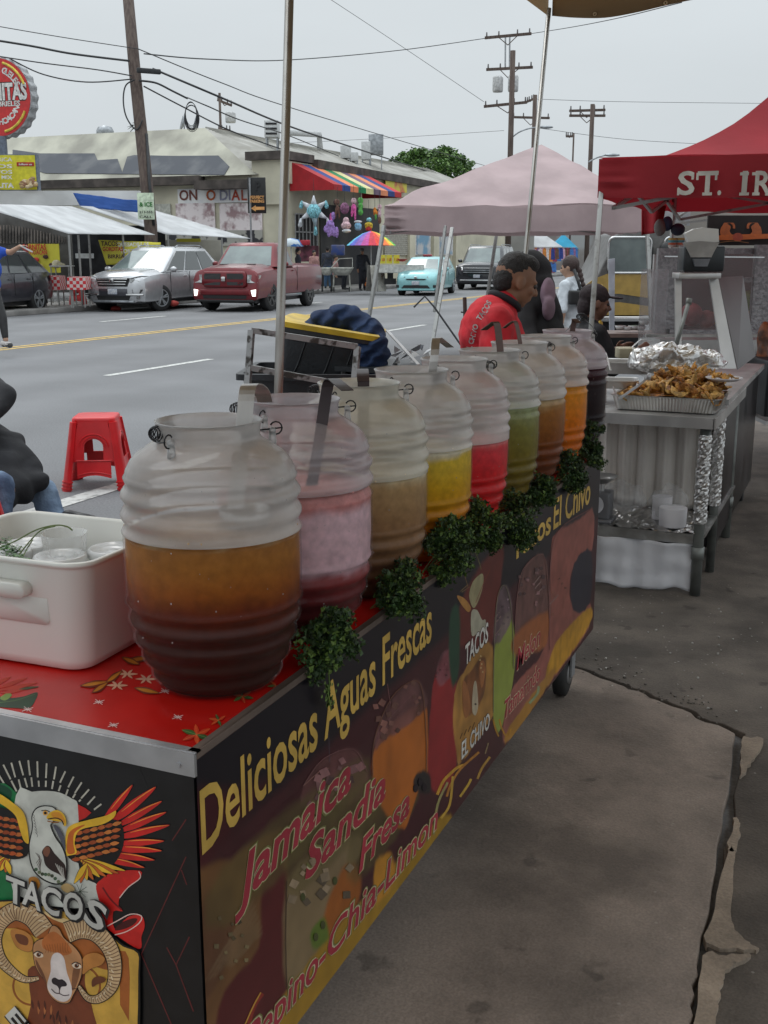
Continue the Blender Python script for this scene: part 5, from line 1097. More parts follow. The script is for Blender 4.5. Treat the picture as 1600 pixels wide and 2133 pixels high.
def car(name, label, cat, loc, rz, s, paint, dark_glass=True, group=None):
 t = thing(name, label, cat, loc, radians(rz), group); hw = s['W'] / 2; L = s['L']
 def ring(y, f, zb, zs, zt):
  h = hw * f; R_ = [(.80 * h, zb),(.96 * h, zb + .05),(h * .995, zb + .3 * (zs - zb)),(h, zb + .6 * (zs - zb)),(.985 * h, zb + .85 * (zs - zb)),(.95 * h, zs),(.86 * h, zs + (zt - zs) * .45),(.6 * h, zt - .012),(.25 * h, zt)]
  return [V((x, y, z)) for x, z in R_] + [V((-x, y, z)) for x, z in R_[::-1]]
 mb = MB().loft([ring(*q) for q in s['st']]); body = mb.build('body', paint, t, local=True, sub=0)
 cut = []
 for y in s['wy']:
  for sx in (-1,1):
   cut.append(MB().lathe([(0, -.16), (s['R'] + .055, -.16), (s['R'] + .055, .3), (0, .3)], 28, (sx * (hw - .1), y, s['R']), axis='X').build('c', m_blkpl, None))
 if s.get('bed'):
  b0, b1, bz = s['bed']; cut.append(MB().box((0, (b0 + b1) / 2, bz + .3), (s['W'] * .82, b1 - b0, .9)).build('c', m_blkpl, None))
 clean_bool(body, cut)
 bm = bmesh.new(); bm.from_mesh(body.data)
 for e in bm.edges:
  if len(e.link_faces) == 2 and e.calc_face_angle(0) > radians(32): e.smooth = False
 for f in bm.faces: f.smooth = True
 bm.to_mesh(body.data); bm.free()
 MB().box((0, L / 2, s['R'] * .75), (s['W'] * .8, L * .9, .12)).build('underbody', m_blkpl, t, local=True)
 for sx in (-1,1):
  for y in s['wy']:
   wo = MB().lathe([(.0, -.08), (s['R'] * .6, -.1), (s['R'] * .66, -.11), (s['R'] * .96, -.105), (s['R'], -.08), (s['R'], .08), (s['R'] * .96, .105), (s['R'] * .66, .11), (s['R'] * .6, .1), (0, .08)], 30, axis='X').build('wheel', m_tyre, t, True, local=True)
   wo.location = (sx * (hw - .12), y, s['R']); wo.rotation_euler = (0, 0, radians(s.get('steer', 0)) if y == s['wy'][0] else 0)
   rm = MB(); r = s['R'] * .66
   rm.lathe([(r, .10), (r * .9, .112), (r * .86, .10), (r * .86, .04), (0, .04)], 30, axis='X', mi=1); rm.lathe([(r * 1.02, .10), (r * 1.0, .118), (r * .9, .118), (r * .86, .09)], 30, axis='X')
   for k in range(5):
    a = 2 * pi * k / 5 + .3
    for da in (-.16,.16): rm.beam((.1, cos(a + da * .4) * r * .15, sin(a + da * .4) * r * .15),(.108, cos(a + da) * r * .92, sin(a + da) * r * .92), r * .14,.025, up=(1,0,0))
   rm.lathe([(r * .2, .07), (r * .2, .115), (0, .12)], 12, axis='X')
   ro = rm.build('rim', [s.get('rim', m_galv), m_blkpl], wo, angle=30, local=True)
   if sx < 0: ro.rotation_euler = (0,0, pi)
 # cabin
 yb0, yb1, yt0, yt1, zb, zt, ht = s['cab']; hb = hw * s.get('cabw', .93)
 def cr(f):
  y0, y1, h, z = yb0 + (yt0 - yb0) * f, yb1 + (yt1 - yb1) * f, hb + (ht - hb) * f, zb + (zt - zb) * f
  r_ = .10; return [V((h, y0 + r_, z)), V((h * .93, y0 + .01, z)), V((0, y0 - .07, z)), V((-h * .93, y0 + .01, z)), V((-h, y0 + r_, z)), V((-h, y1 - r_, z)), V((-h * .9, y1, z)), V((h * .9, y1, z)), V((h, y1 - r_, z))]
 rg = [cr(0), cr(.33), cr(.66), cr(.95)]; c1 = cr(1.0); cc = V((0,(yt0 + yt1) / 2, zt)); rg.append([cc + (p - cc) * .93 + V((0,0,.012)) for p in c1]); rg.append([cc + (p - cc) * .6 + V((0,0,.035)) for p in c1])
 MB().loft(rg).build('cabin', paint, t, angle=38, local=True)
 mg = m_glassd if dark_glass else m_glassl
 def P4(f, side, u):   # side glass point: u along length at height f
  y0, y1, h, z = yb0 + (yt0 - yb0) * f + .10, yb1 + (yt1 - yb1) * f - .10, hb + (ht - hb) * f, zb + (zt - zb) * f
  return V((side * (h + .012), y0 + (y1 - y0) * u, z))
 for side in (-1,1):
  for (u0, u1) in s['win']:
   f0, f1 = .06,.86
   q = [P4(f0, side, u0), P4(f0, side, u1), P4(f1, side, u1 - (.0 if u1 < .96 else .0)), P4(f1, side, u0)]
   MB().prism(q, (-side * .02, 0, 0)).build('side_window', mg, t, local=True)
 def ws(f, x, y_off, rear=False):
  y = (yb1 + (yt1 - yb1) * f + y_off) if rear else (yb0 + (yt0 - yb0) * f + .01 - (1 - abs(x)) * .08 * 1 - y_off); return V((x * .86 * (hb + (ht - hb) * f), y, zb + (zt - zb) * f))
 q = MB().grid(lambda u, v: ws(.05 + .83 * v, u * 2 - 1, .014), 8, 2); q.build('windshield', m_glassl, t, True, local=True)
 q = MB().grid(lambda u, v: ws(.1 + .72 * v, u * 2 - 1, .012, True), 4, 2); q.build('rear_window', mg, t, local=True)
 for side in (-1,1):
  mo = MB().ball((side * (hw + .09), yb0 + .42, zb + .07), (.11, .07, .08), 10, 6).build('mirror', s.get('mirror', paint), t, True, local=True)
 if s.get('rails'):
  for side in (-1, 1): MB().tube([(side * ht * .92, yt0 + .15, zt + .02), (side * ht * .92, yt0 + .3, zt + .07), (side * ht * .92, yt1 - .3, zt + .07), (side * ht * .92, yt1 - .15, zt + .02)], .018, 6).build('roof_rail', m_galv, t, local=True)
 for side in (-1,1):
  for u in s.get('handles', ()): MB().box((side * (hw * .985 + .012), u, zb - .12), (.03, .17, .03)).build('door_handle', s.get('hmat', paint), t, bevel=.008, local=True)
  for u in s.get('seams', ()): MB().box((side * (hw * .998), u, (zb + .42) / 2 + .05), (.012, .012, zb - .5)).build('door_seam', m_blkpl, t, local=True)
 return t
def fbox(t, nm, c, d, mat, rx=0, **k): o = MB().box((0, 0, 0), d).build(nm, mat, t, bevel=k.get('bevel', .012), local=True); o.location = c; o.rotation_euler = (rx, 0, k.get('rz', 0)); return o
def fprism(t, nm, pts, mat, dy=.05, **k):   # facing the front (-Y): pts (x,z) with y
 return MB().prism([V((x, y, z)) for x, z, y in pts], (0, dy, 0)).build(nm, mat, t, local=True, bevel=k.get('bevel', 0))
m_silver = M('silver_paint', (.50, .505, .52), .25, .55, var=.03, coat=.7); m_ram = M('red_paint', (.15, .004, .009), .3, .3, var=.05, coat=.45)
m_teal = M('turquoise_paint', (.25, .52, .54), .3, .3, var=.03, coat=.7); m_char = M('charcoal_paint', (.028, .030, .036), .25, .3, var=.05, coat=.8); m_dkgrey = M('dark_grey_paint', (.055, .055, .068), .28, .4, var=.05, coat=.8)
# silver SUV
sp = dict(W=1.98, L=4.9, R=.37, wy=(.98,3.80), steer=-22, st=[(0,.62,.34,.62,.80),(.05,.80,.26,.78,.96),(.18,.93,.24,.90,1.06),(.5,.99,.24,.99,1.12),(1.0,1.0,.26,1.03,1.16),(1.35,1.0,.28,1.05,1.2),(2.5,1.0,.30,1.07,1.14),(3.8,1.0,.30,1.09,1.15),(4.5,.98,.30,1.10,1.16),(4.8,.92,.34,1.05,1.14),(4.9,.80,.42,.98,1.06)],
          cab=(1.05,4.85,2.25,4.15,1.08,1.75,.68), win=((.05,.32),(.35,.62),(.65,.93)), rails=1, handles=(2.3,3.3), hmat=m_chrome, seams=(1.45,2.55,3.45))
p = W(236,612, z=.5)
t = car('silver_suv', 'silver SUV parked along the far kerb behind the leaning utility pole', 'car', (p.x, p.y, 0), 4, sp, m_silver)
t.children
gl_ = MB()
fprism(t, 'grille_surround', [(-.52, .93, -.005), (.52, .93, -.005), (.46, .70, -.02), (-.46, .70, -.02)], m_blkpl, .3)
for k in range(3): fbox(t, 'grille_bar', (0, -.03, .90 - .07 * k), (.98 - .06 * k, .05, .028), m_chrome)
fbox(t, 'emblem', (0, -.06, .86), (.13, .02, .10), m_chrome)
for sx in (-1,1):
 MB().prism([(sx * .52, .0, .92), (sx * .56, .01, .80), (sx * .80, .10, .84), (sx * .94, .48, .97), (sx * .80, .16, .99)], (-sx * .06, .10, -.0)).build('headlight', m_lamp, t, local=True)
 MB().prism([(sx * .60, .0, .62), (sx * .88, .10, .62), (sx * .82, .06, .52), (sx * .62, .0, .52)], (0, .1, 0)).build('fog_recess', m_blkpl, t, local=True)
 fbox(t, 'bumper_trim', (sx * .68, .01, .475), (.5, .07, .05), m_chrome, rz=-sx * -.2)
 MB().lathe([(s_, z_) for s_, z_ in ((0, -.03), (.05, -.03), (.05, .02), (0, .02))], 14, (sx * .78, .02, .40), axis='Y').build('fog_lamp', m_chrome, t, local=True)
fprism(t, 'lower_intake', [(-.55, .46, -.01), (.55, .46, -.01), (.50, .33, -.0), (-.50, .33, -.0)], m_blkpl, .3); fbox(t, 'lower_lip', (0, .0, .29), (1.3, .08, .05), m_galv)
fbox(t, 'licence_plate', (0, -.035, .56), (.30, .02, .15), m_plate); fbox(t, 'plate_panel', (0, .0, .54), (.9, .05, .2), m_dkgrey)
# red pickup
sp = dict(W=2.0, L=5.35, R=.40, wy=(1.02, 4.13), steer=-6, rim=M('dark_alloy', (.10, .10, .10), .3, .8), bed=(3.15, 5.25, .95),
          st=[(0,.88,.36,.58,.62),(.03,.97,.30,.66,.70),(.10,.985,.30,.98,1.13),(.16,.985,.32,1.05,1.20),(.6,1.0,.34,1.10,1.27),(1.3,1.0,.36,1.14,1.31),(1.7,1.0,.40,1.16,1.25),(3.0,1.0,.40,1.18,1.25),(3.1,1.0,.40,1.20,1.27),(4.13,1.03,.42,1.20,1.28),(5.2,1.0,.44,1.21,1.29),(5.35,.96,.50,1.18,1.27)],
          cab=(1.42,3.02,2.0,2.85,1.22,1.87,.73), cabw=.95, win=((.08,.92),), handles=(2.75,), seams=(1.55,3.05))
p = W(468,612, z=.5)
t = car('red_pickup', 'dark red pickup truck with lit fog lamps driving on the street', 'pickup truck', (p.x, p.y, 0), 7, sp, m_ram)
fprism(t, 'grille_shell', [(-.60, 1.10, -.02), (.60, 1.10, -.02), (.66, 1.0, -.03), (.66, .74, -.05), (.58, .68, -.05), (-.58, .68, -.05), (-.66, .74, -.05), (-.66, 1.0, -.03)], m_ram, .2, bevel=.02)
for sx in (-1,1):
 for z0, z1 in ((.90,1.05),(.735,.86)):
  fprism(t, 'grille_opening', [(sx * .09, z1, -.035), (sx * .56, z1, -.035), (sx * .60, (z0 + z1) / 2, -.04), (sx * .57, z0, -.055), (sx * .11, z0, -.055)], m_blkpl, .12)
 MB().prism([(sx * .68, .03, 1.02), (sx * .68, .0, .80), (sx * .96, .07, .80), (sx * .985, .20, 1.0)], (0, .1, 0)).build('headlight', m_lamp, t, local=True)
 o = MB().prism([(sx * .80, -.03, .60), (sx * .93, -.0, .62), (sx * .92, -.0, .44), (sx * .84, -.03, .44)], (0, .05, 0)).build('fog_lamp', m_lit, t, local=True)
 fbox(t, 'hood_vent', (sx * .42, .95, 1.29), (.24, .14, .02), m_blkpl)
 fbox(t, 'sill', (sx * .98, 2.3, .40), (.06, 2.2, .08), m_dkgrey)
fbox(t, 'emblem', (0, -.07, .90), (.12, .03, .12), m_chrome); put_text('lettering', 'R/T', m_ram, None, (0, 0, 0), (1, 0, 0), (0, 0, 1), .055, shear=.3, bold=.05, ext=.004).name = 'lettering'
o = [q for q in bpy.data.objects if q.parent is None and q.name.startswith('lettering')][-1]; o.parent = t; o.location = (.42, -.062, .765)
fbox(t, 'bumper', (0, .02, .545), (1.5, .10, .17), m_ram, bevel=.03); fprism(t, 'lower_intake', [(-.66, .46, -.01), (.66, .46, -.01), (.64, .36, .0), (-.64, .36, .0)], m_blkpl, .2); fbox(t, 'lower_lip', (0, .04, .31), (1.7, .12, .06), m_blkpl)
# turquoise hatchback
sp = dict(W=1.70, L=3.99, R=.31, wy=(.80,3.35), st=[(0,.60,.26,.50,.62),(.04,.80,.20,.60,.72),(.16,.92,.18,.72,.84),(.45,.98,.18,.84,.94),(.9,1.0,.2,.90,1.02),(1.3,1.0,.22,.92,.98),(2.5,1.0,.22,.96,1.0),(3.4,.99,.22,1.0,1.04),(3.85,.93,.26,.98,1.04),(3.99,.82,.36,.92,1.0)],
          cab=(.85,3.9,1.75,3.55,.93,1.43,.60), win=((.09,.44),(.47,.80)), handles=(2.0,2.85), seams=(1.2,2.2))
p = W(866,597, z=.35)
t = car('turquoise_hatchback', 'turquoise hatchback with a red roof sign driving toward us', 'car', (p.x, p.y, 0), 9, sp, m_teal, False)
fbox(t, 'roof_sign', (0, 2.1, 1.50), (.36, .2, .09), M('roof_sign_red', (.30, .02, .03), .3), bevel=.03)
fprism(t, 'upper_grille', [(-.40, .64, -.03), (.40, .64, -.03), (.34, .60, -.03), (-.34, .60, -.03)], m_blkpl, .2); fprism(t, 'lower_intake', [(-.46, .40, -.02), (.46, .40, -.02), (.56, .29, -.02), (-.56, .29, -.02)], m_blkpl, .2)
fbox(t, 'emblem', (0, -.03, .69), (.12, .03, .08), m_chrome); fbox(t, 'licence_plate', (0, -.05, .48), (.3, .02, .15), m_plate)
for sx in (-1, 1): MB().prism([(sx * .42, .03, .72), (sx * .52, .03, .64), (sx * .76, .2, .68), (sx * .74, .32, .78)], (0, .08, .01)).build('headlight', m_lamp, t, local=True); fbox(t, 'fog_recess', (sx * .72, .06, .36), (.12, .06, .1), m_blkpl)
fbox(t, 'lower_lip', (0, .03, .235), (1.45, .08, .07), m_teal)
# charcoal large SUV
sp = dict(W=2.04, L=5.3, R=.40, wy=(1.0,4.05), st=[(0,.80,.40,.85,1.0),(.05,.93,.30,.95,1.1),(.2,.99,.30,1.05,1.18),(.8,1.0,.32,1.1,1.22),(1.5,1.0,.34,1.14,1.24),(3,1.0,.36,1.16,1.2),(4.9,1.0,.36,1.17,1.2),(5.2,.97,.4,1.15,1.19),(5.3,.9,.5,1.1,1.15)],
          cab=(1.3,5.22,1.95,4.95,1.18,1.90,.78), win=((.05,.28),(.31,.57),(.60,.94)), rails=1, seams=(1.6,2.7))
p = W(993,585, z=.4)
t = car('charcoal_suv', 'large charcoal SUV with chrome grille bar behind the turquoise hatchback', 'car', (p.x, p.y, 0), 8, sp, m_char)
fbox(t, 'grille', (0, -.02, .86), (1.25, .12, .30), m_blkpl)
for k in range(3): fbox(t, 'grille_bar', (0, -.09, .95 - .09 * k), (1.2, .03, .03), m_chrome if k == 0 else m_galv)
for sx in (-1, 1): MB().prism([(sx * .64, -.02, 1.0), (sx * .64, -.02, .86), (sx * .94, .1, .88), (sx * .96, .16, 1.04)], (0, .08, 0)).build('headlight', M('lit_headlamp', (.8, .82, .82), .2, emit=.8), t, local=True)
fbox(t, 'bumper_strip', (0, -.02, .42), (1.5, .1, .06), m_chrome); fbox(t, 'licence_plate', (0, -.06, .60), (.3, .02, .15), m_plate)
# dark crossover at the left edge, seen from behind its rear wheel
sp = dict(W=1.88, L=4.6, R=.37, wy=(.85,3.66), rim=m_galv, st=[(0,.75,.3,.7,.85),(.06,.90,.24,.85,.98),(.4,.98,.24,.98,1.05),(1.2,1.0,.28,1.02,1.1),(2.5,1.0,.30,1.05,1.1),(3.7,1.0,.30,1.08,1.13),(4.3,.97,.30,1.08,1.14),(4.52,.90,.34,1.0,1.08),(4.6,.80,.42,.9,.98)],
          cab=(1.2,4.5,1.95,3.75,1.04,1.64,.66), win=((.06,.33),(.36,.63),(.66,.93)), handles=(2.3,3.2), seams=(1.5,2.5,3.4))
c0 = W(102,610, z=.5); a = radians(9)
t = car('dark_crossover', 'dark grey crossover at the left edge showing its rear wheel and tail lamp', 'car', (c0.x - .7 * cos(a) + 4.55 * sin(a), c0.y - .7 * sin(a) - 4.55 * cos(a), 0), 9, sp, m_dkgrey)
for sx in (-1, 1): MB().prism([(sx * .80, 4.42, 1.02), (sx * .93, 4.25, .98), (sx * .93, 4.30, .84), (sx * .78, 4.56, .86)], (0, .04, 0)).build('tail_lamp', m_tail, t, local=True)
# tan van parked side-on under the mauve canopy
p = W(1300, 660, d=19); v = thing('tan_van', 'mustard and grey panel van with a chrome framed side window behind the stalls', 'van', (p.x, p.y, 0), YAW)
m_tan = M('mustard_paint', (.42, .27, .06), .35, .1, var=.06, coat=.4); m_vgrey = M('van_grey', (.12, .115, .11), .4, .2)
prof = [(-.78,.55),(-.80,1.0),(-.62,1.12),(-.5,1.2),(-.30,1.62),(-.18,1.92),(.1,2.02),(3.6,2.02),(3.7,1.9),(3.7,.55)]
MB().prism([(x, 0, z) for x, z in prof], (0, 1.9, 0)).build('body', m_vgrey, v, local=True, bevel=.05, seg=3)
MB().prism([(x, -.012, z) for x, z in [(-.72, .62), (-.74, 1.02), (-.55, 1.17), (-.2, 1.30), (.55, 1.30), (.72, 1.42), (3.6, 1.42), (3.6, .95), (.9, .95), (.6, .82), (-.1, .92), (-.72, .92)]], (0, .03, 0)).build('upper_panel', m_tan, v, local=True)
MB().prism([(x, -.012, z) for x, z in [(-.72, .56), (-.72, .72), (-.1, .78), (.5, .70), (.9, .66), (3.6, .66), (3.6, .56)]], (0, .03, 0)).build('lower_panel', m_tan, v, local=True)
def rr2(x0, z0, x1, z1, r, y): return [(x + (r * cos(a)), y, z + r * sin(a)) for (x, z, a0) in ((x1 - r, z1 - r,0),(x0 + r, z1 - r, pi / 2),(x0 + r, z0 + r, pi),(x1 - r, z0 + r,3 * pi / 2)) for a in [a0 + pi / 2 * k / 4 for k in range(5)]]
for (x0, x1) in ((-.32,.40),(.62,1.6)):
 fo = MB().tube(rr2(x0, 1.27, x1, 1.86, .09, -.02), .022, 6, True).build('window_frame', m_chrome, v, True, local=True)
 MB().prism(rr2(x0, 1.27, x1, 1.86, .09, -.02), (0, .02, 0)).build('side_window', M('van_glass', (.14, .17, .165), .1, coat=.5, col2=(.08, .1, .1), scale=2), v, local=True)
fbox(v, 'door_handle', (.52, -.03, 1.16), (.24, .04, .035), m_chrome); fbox(v, 'door_seam', (.43, -.014, 1.1), (.014, .02, 1.2), m_blkpl, bevel=0)
fbox(v, 'fuel_cap', (-.45, -.015, 1.0), (.12, .03, .16), m_tan); fbox(v, 'bumper', (1.3, -.06, .50), (4.2, .12, .09), m_chrome)
MB().ball((.62, -.16, 1.62), (.13, .08, .17), 10, 6).build('mirror', m_blkpl, v, True, local=True)
for x in (.0, 2.9): MB().lathe([(0, -.1), (.36, -.1), (.38, -.06), (.38, .1), (0, .1)], 24, (x, .12, .38), axis='Y').build('wheel', m_tyre, v, True, local=True)
# ================================================================ PEOPLE
m_skin = M('skin_brown', (.26, .13, .075), .55, var=.06, sub=.1); m_skinl = M('skin_light', (.42, .25, .17), .55, var=.05, sub=.1); m_hair = M('black_hair', (.012, .010, .010), .6, bump=.5, bscale=200)
def cloth(n, c, **k): return M(n, c,.85, var=.12, scale=6, bump=.4, bscale=14, **k)
def limb(mb, pts, rs, g=0):
 for i in range(len(pts) - 1): mb.cap(pts[i], pts[i + 1], rs[i] + g, rs[i + 1] + g,12)
def head_mb(mb, c, f, up, s=1.0, g=0):
 """c centre of the skull, f facing, up crown direction"""
 f = V(f).normalized(); up = (V(up) - f * V(up).dot(f)).normalized(); r = f.cross(up); Rm_ = Matrix((r, f, up)).transposed(); q = lambda x, y, z: V(c) + Rm_ @ V((x, y, z)) * s
 mb.ball(q(0,-.012,.02),(.074 * s,.094 * s,.098 * s),20,14, R=Rm_)
 mb.ball(q(0,.018,-.045),(.060 * s,.072 * s,.072 * s),16,12, R=Rm_); mb.ball(q(0,.045,-.092),(.030 * s,.030 * s,.024 * s),12,8, R=Rm_)
 mb.ball(q(0,.078,.010),(.052 * s,.016 * s,.012 * s),12,8, R=Rm_)
 mb.cap(q(0,.086,.0), q(0,.108,-.034),.009 * s,.015 * s,8); mb.ball(q(0,.098,-.038),(.020 * s,.014 * s,.010 * s),10,6, R=Rm_)
 mb.ball(q(0,.084,-.062),(.026 * s,.012 * s,.006 * s),10,6, R=Rm_); mb.ball(q(0,.080,-.074),(.022 * s,.012 * s,.007 * s),10,6, R=Rm_)
 for sx in (-1,1):
  mb.ball(q(sx * .036,.060,-.030),(.026 * s,.026 * s,.022 * s),10,8, R=Rm_)
  mb.ball(q(sx * .078,-.008,-.014),(.009 * s,.022 * s,.033 * s),10,8, R=Rm_)
 return q, Rm_
def hand_mb(mb, w, d, n, s=1.0, curl=.5):
 """w wrist, d direction of the palm, n palm normal"""
 w, d, n = V(w), V(d).normalized(), V(n).normalized(); r = d.cross(n).normalized()
 mb.ball(w + d * .045 * s,(.040 * s,.045 * s,.016 * s),12,8, R=Matrix((r, d, n)).transposed())
 for k,(o, L) in enumerate(((-.030,.066),(-.011,.076),(.010,.072),(.029,.056))):
  p0 = w + d * .078 * s + r * o * s; p1 = p0 + (d + n * curl * .4).normalized() * L * .45 * s; p2 = p1 + (d + n * curl * 1.3).normalized() * L * .32 * s; p3 = p2 + (d * .7 + n * curl * 2.2).normalized() * L * .25 * s
  mb.cap(p0, p1,.0095 * s,.0088 * s,8); mb.cap(p1, p2,.0088 * s,.008 * s,8); mb.cap(p2, p3,.008 * s,.007 * s,8)
 p0 = w + d * .028 * s - r * .034 * s; p1 = p0 + (d * .7 - r * .7 + n * .3).normalized() * .036 * s; p2 = p1 + (d + n * .4).normalized() * .028 * s; mb.cap(p0, p1,.012 * s,.010 * s,8); mb.cap(p1, p2,.010 * s,.008 * s,8)
def human(name, label, J, skin, shirt, pants, hair, shoe=None, vox=.012, fat=1.0, sleeve=.5, hems=None, headf=None, headup=(0,0,1), s=1.0, hairf=None, loc=None, group=None):
 """J: joints in the place's coordinates: pelvis chest neck head shL elL wrL shR elR wrR hipL knL anL hipR knR anR"""
 t = thing(name, label, 'person', loc or (J['pelvis'].x, J['pelvis'].y, 0), 0, group)
 f = V(headf); fwd = V((f.x, f.y,0)).normalized(); side = fwd.cross(V((0,0,1)))
 def torso(mb, g):
  ax = (J['chest'] - J['pelvis']).normalized(); sd_ = (J['shR'] - J['shL']).normalized(); sd_ = (sd_ - ax * sd_.dot(ax)).normalized(); R_ = Matrix((sd_, ax.cross(sd_), ax)).transposed()
  P_, Cc = J['pelvis'], J['chest']
  mb.ball(P_,(.165 * s * fat + g,.125 * s * fat + g,.13 * s + g),18,12, R=R_); mb.ball(P_.lerp(Cc,.5),(.150 * s * fat + g,.118 * s * fat + g,.17 * s + g),18,12, R=R_); mb.ball(Cc,(.175 * s * fat + g,.125 * s * fat + g,.17 * s + g),18,12, R=R_)
  mb.cap(J['shL'].lerp(J['shR'], .12), J['shL'].lerp(J['shR'], .88), .062 * s + g, n=14); mb.cap(Cc.lerp(J['neck'], .5), J['neck'], .085 * s + g, .055 * s + g, 12)
 b = MB(); torso(b, 0); b.cap(J['neck'], J['head'] + V((0, 0, -.03)), .054 * s, .05 * s, 14); q, Rh = head_mb(b, J['head'], headf, headup, s)
 for S_ in 'LR':
  limb(b, [J['sh' + S_], J['el' + S_], J['wr' + S_]], [.052 * s, .042 * s, .029 * s]); d_ = (J['wr' + S_] - J['el' + S_]).normalized()
  hand_mb(b, J['wr' + S_], d_, (side * (1 if S_ == 'L' else -1) + fwd * .3 - d_ * (side * (1 if S_ == 'L' else -1) + fwd * .3).dot(d_)), s)
  limb(b, [J['hip' + S_], J['kn' + S_], J['an' + S_]], [.085 * s * fat, .058 * s, .042 * s])
 bo = b.build('body', skin, t, remesh=vox, sm=2)
 c = MB(); torso(c,.012)
 for S_ in 'LR':
  e = J['sh' + S_].lerp(J['el' + S_], min(1, sleeve * 2)); pts = [J['sh' + S_], e]; rs = [.064 * s, .062 * s if sleeve < .5 else .052 * s]
  if sleeve > .5: pts.append(J['el' + S_].lerp(J['wr' + S_], (sleeve - .5) * 2)); rs.append(.044 * s)
  limb(c, pts, rs,.006)
 c.build('shirt', shirt, t, remesh=vox, sm=2, disp=lambda v: v + V((mnoise.noise(v * 14), mnoise.noise(v * 14 + V((9, 0, 0))), 0)) * .008 + fwd * (.006 * mnoise.noise(V((v.x * 22 + v.z * 30, v.y * 22 - v.z * 14, v.z * 7)))))
 c = MB()
 c.ball(J['pelvis'] - V((0, 0, .04)), (.165 * s * fat, .14 * s * fat, .12 * s), 16, 10)
 for S_ in 'LR': limb(c, [J['hip' + S_], J['kn' + S_], J['an' + S_] + V((0, 0, .03))], [.10 * s * fat, .074 * s, .062 * s], .004)
 c.build('trousers', pants, t, remesh=vox * 1.2, sm=2, disp=lambda v: v + V((mnoise.noise(v * 16), mnoise.noise(v * 16 + V((9, 0, 0))), 0)) * .006)
 if hair is not None:
  h = MB(); (hairf or (lambda h, q, R_: h.ball(q(0,-.02,.03),(.081 * s,.098 * s,.102 * s),20,14, R=R_)))(h, q, Rh)
  h.build('hair', hair, t, remesh=max(.007, vox * .6), sm=1, disp=lambda v: v + V((mnoise.noise(v * 60), mnoise.noise(v * 60 + V((3, 0, 0))), mnoise.noise(v * 50))) * .003)
 for S_ in 'LR':
  a = J['an' + S_]; toe = a + fwd * .16 * s - V((0, 0, .0)); sh = MB(); sh.cap(a + V((0, 0, -.03)), a + fwd * .15 * s + V((0, 0, -.045)), .045 * s, .038 * s, 12); sh.build('shoe', shoe or m_blkpl, t, True)
 e = MB()
 for sx in (-1,1): e.ball(q(sx * .032,.080,-.004),.0125 * s,10,8)
 e.build('eyes', M('eye_dark', (.05, .04, .04), .2), t, True)
 return t, q, Rh
def pose(base, fwd, H=1.7, lean=0, knee=0, arms=None, sit=0, stride=.0):
 """standing or sitting joints; arms = {'L': (elbow, wrist) offsets forward/side/up from the shoulder}"""
 k = H / 1.72; fwd = V((fwd[0], fwd[1],0)).normalized(); sd_ = fwd.cross(V((0,0,1))); z = V((0,0,1)); J = {}
 pz = .93 * k if not sit else sit
 J['pelvis'] = V((base[0], base[1], pz)); ax = (z + fwd * lean).normalized()
 J['chest'] = J['pelvis'] + ax * .36 * k; J['neck'] = J['pelvis'] + ax * .55 * k; J['head'] = J['neck'] + (z + fwd * lean * .6).normalized() * .155 * k + fwd * .02
 for S_, g in (('L', -1), ('R', 1)):
  J['sh' + S_] = J['pelvis'] + ax * .49 * k + sd_ * g * .185 * k
  a = (arms or {}).get(S_,((.02,.03,-.28),(.08,.03,-.52)))
  for nm, o in zip(('el', 'wr'), a): J[nm + S_] = J['sh' + S_] + (fwd * o[0] + sd_ * g * o[1] + z * o[2]) * k
  J['hip' + S_] = J['pelvis'] + sd_ * g * .095 * k - z * .05
  if sit: J['kn' + S_] = J['hip' + S_] + fwd * .42 * k + sd_ * g * .08; J['an' + S_] = J['kn' + S_] + z * (-(J['kn' + S_].z) + .09) - fwd * .05
  else:
   st_ = stride * g; J['an' + S_] = V((base[0], base[1], .085)) + sd_ * g * .10 * k + fwd * st_ + z * max(0, -st_) * .5; J['kn' + S_] = J['hip' + S_].lerp(J['an' + S_], .5) + fwd * (.04 + abs(stride) * .25)
 return J
RT = V((_R.x, _R.y,0)).normalized(); FW = V((_F.x, _F.y,0)).normalized(); ZU = V((0,0,1))
# the vendor in the red shirt
p = W(1006,800, d=5.2); J = pose((p.x, p.y), RT * .95 + FW * .25,1.70, lean=.30)
hd = W(1075, 588, d=5.2); dz = hd - J['head'];
J['chest'] = W(1018, 700, d=5.2); J['neck'] = W(1049, 632, d=5.2); J['head'] = W(1076, 583, d=5.2); J['pelvis'] = W(1006, 850, d=5.2)
J['shR'] = W(1036, 670, d=5.02); J['shL'] = W(1046, 655, d=5.38); J['elR'] = W(1030, 772, d=4.97); J['wrR'] = W(1105, 800, d=5.0); J['elL'] = W(1080, 750, d=5.42); J['wrL'] = W(1140, 790, d=5.3)
for S_ in 'LR':
 J['hip' + S_] = J['pelvis'] + FW * (-.1 if S_ == 'R' else .1) - ZU * .05; J['kn' + S_] = J['hip' + S_] - ZU * .42 + RT * .05; J['an' + S_] = V((J['hip' + S_].x, J['hip' + S_].y, .085))
def short_hair(h, q, R_):
 h.ball(q(0,-.020,.036),(.0765,.089,.090),22,16, R=R_); h.ball(q(0,-.058,-.008),(.070,.052,.074),18,12, R=R_); h.ball(q(0,.022,.078),(.066,.066,.046),18,12, R=R_)
t_, q, Rh = human('person', 'vendor with short black hair in a red shirt bending behind the jars', J, m_skin, cloth('vendor_red_shirt', (.60, .018, .03)), M('dark_trousers', (.02, .02, .025), .8), m_hair, vox=.008, headf=RT * .93 + FW * .30 - ZU * .28, headup=ZU + RT * .25, s=1.06, hairf=short_hair, sleeve=.42, fat=.96)
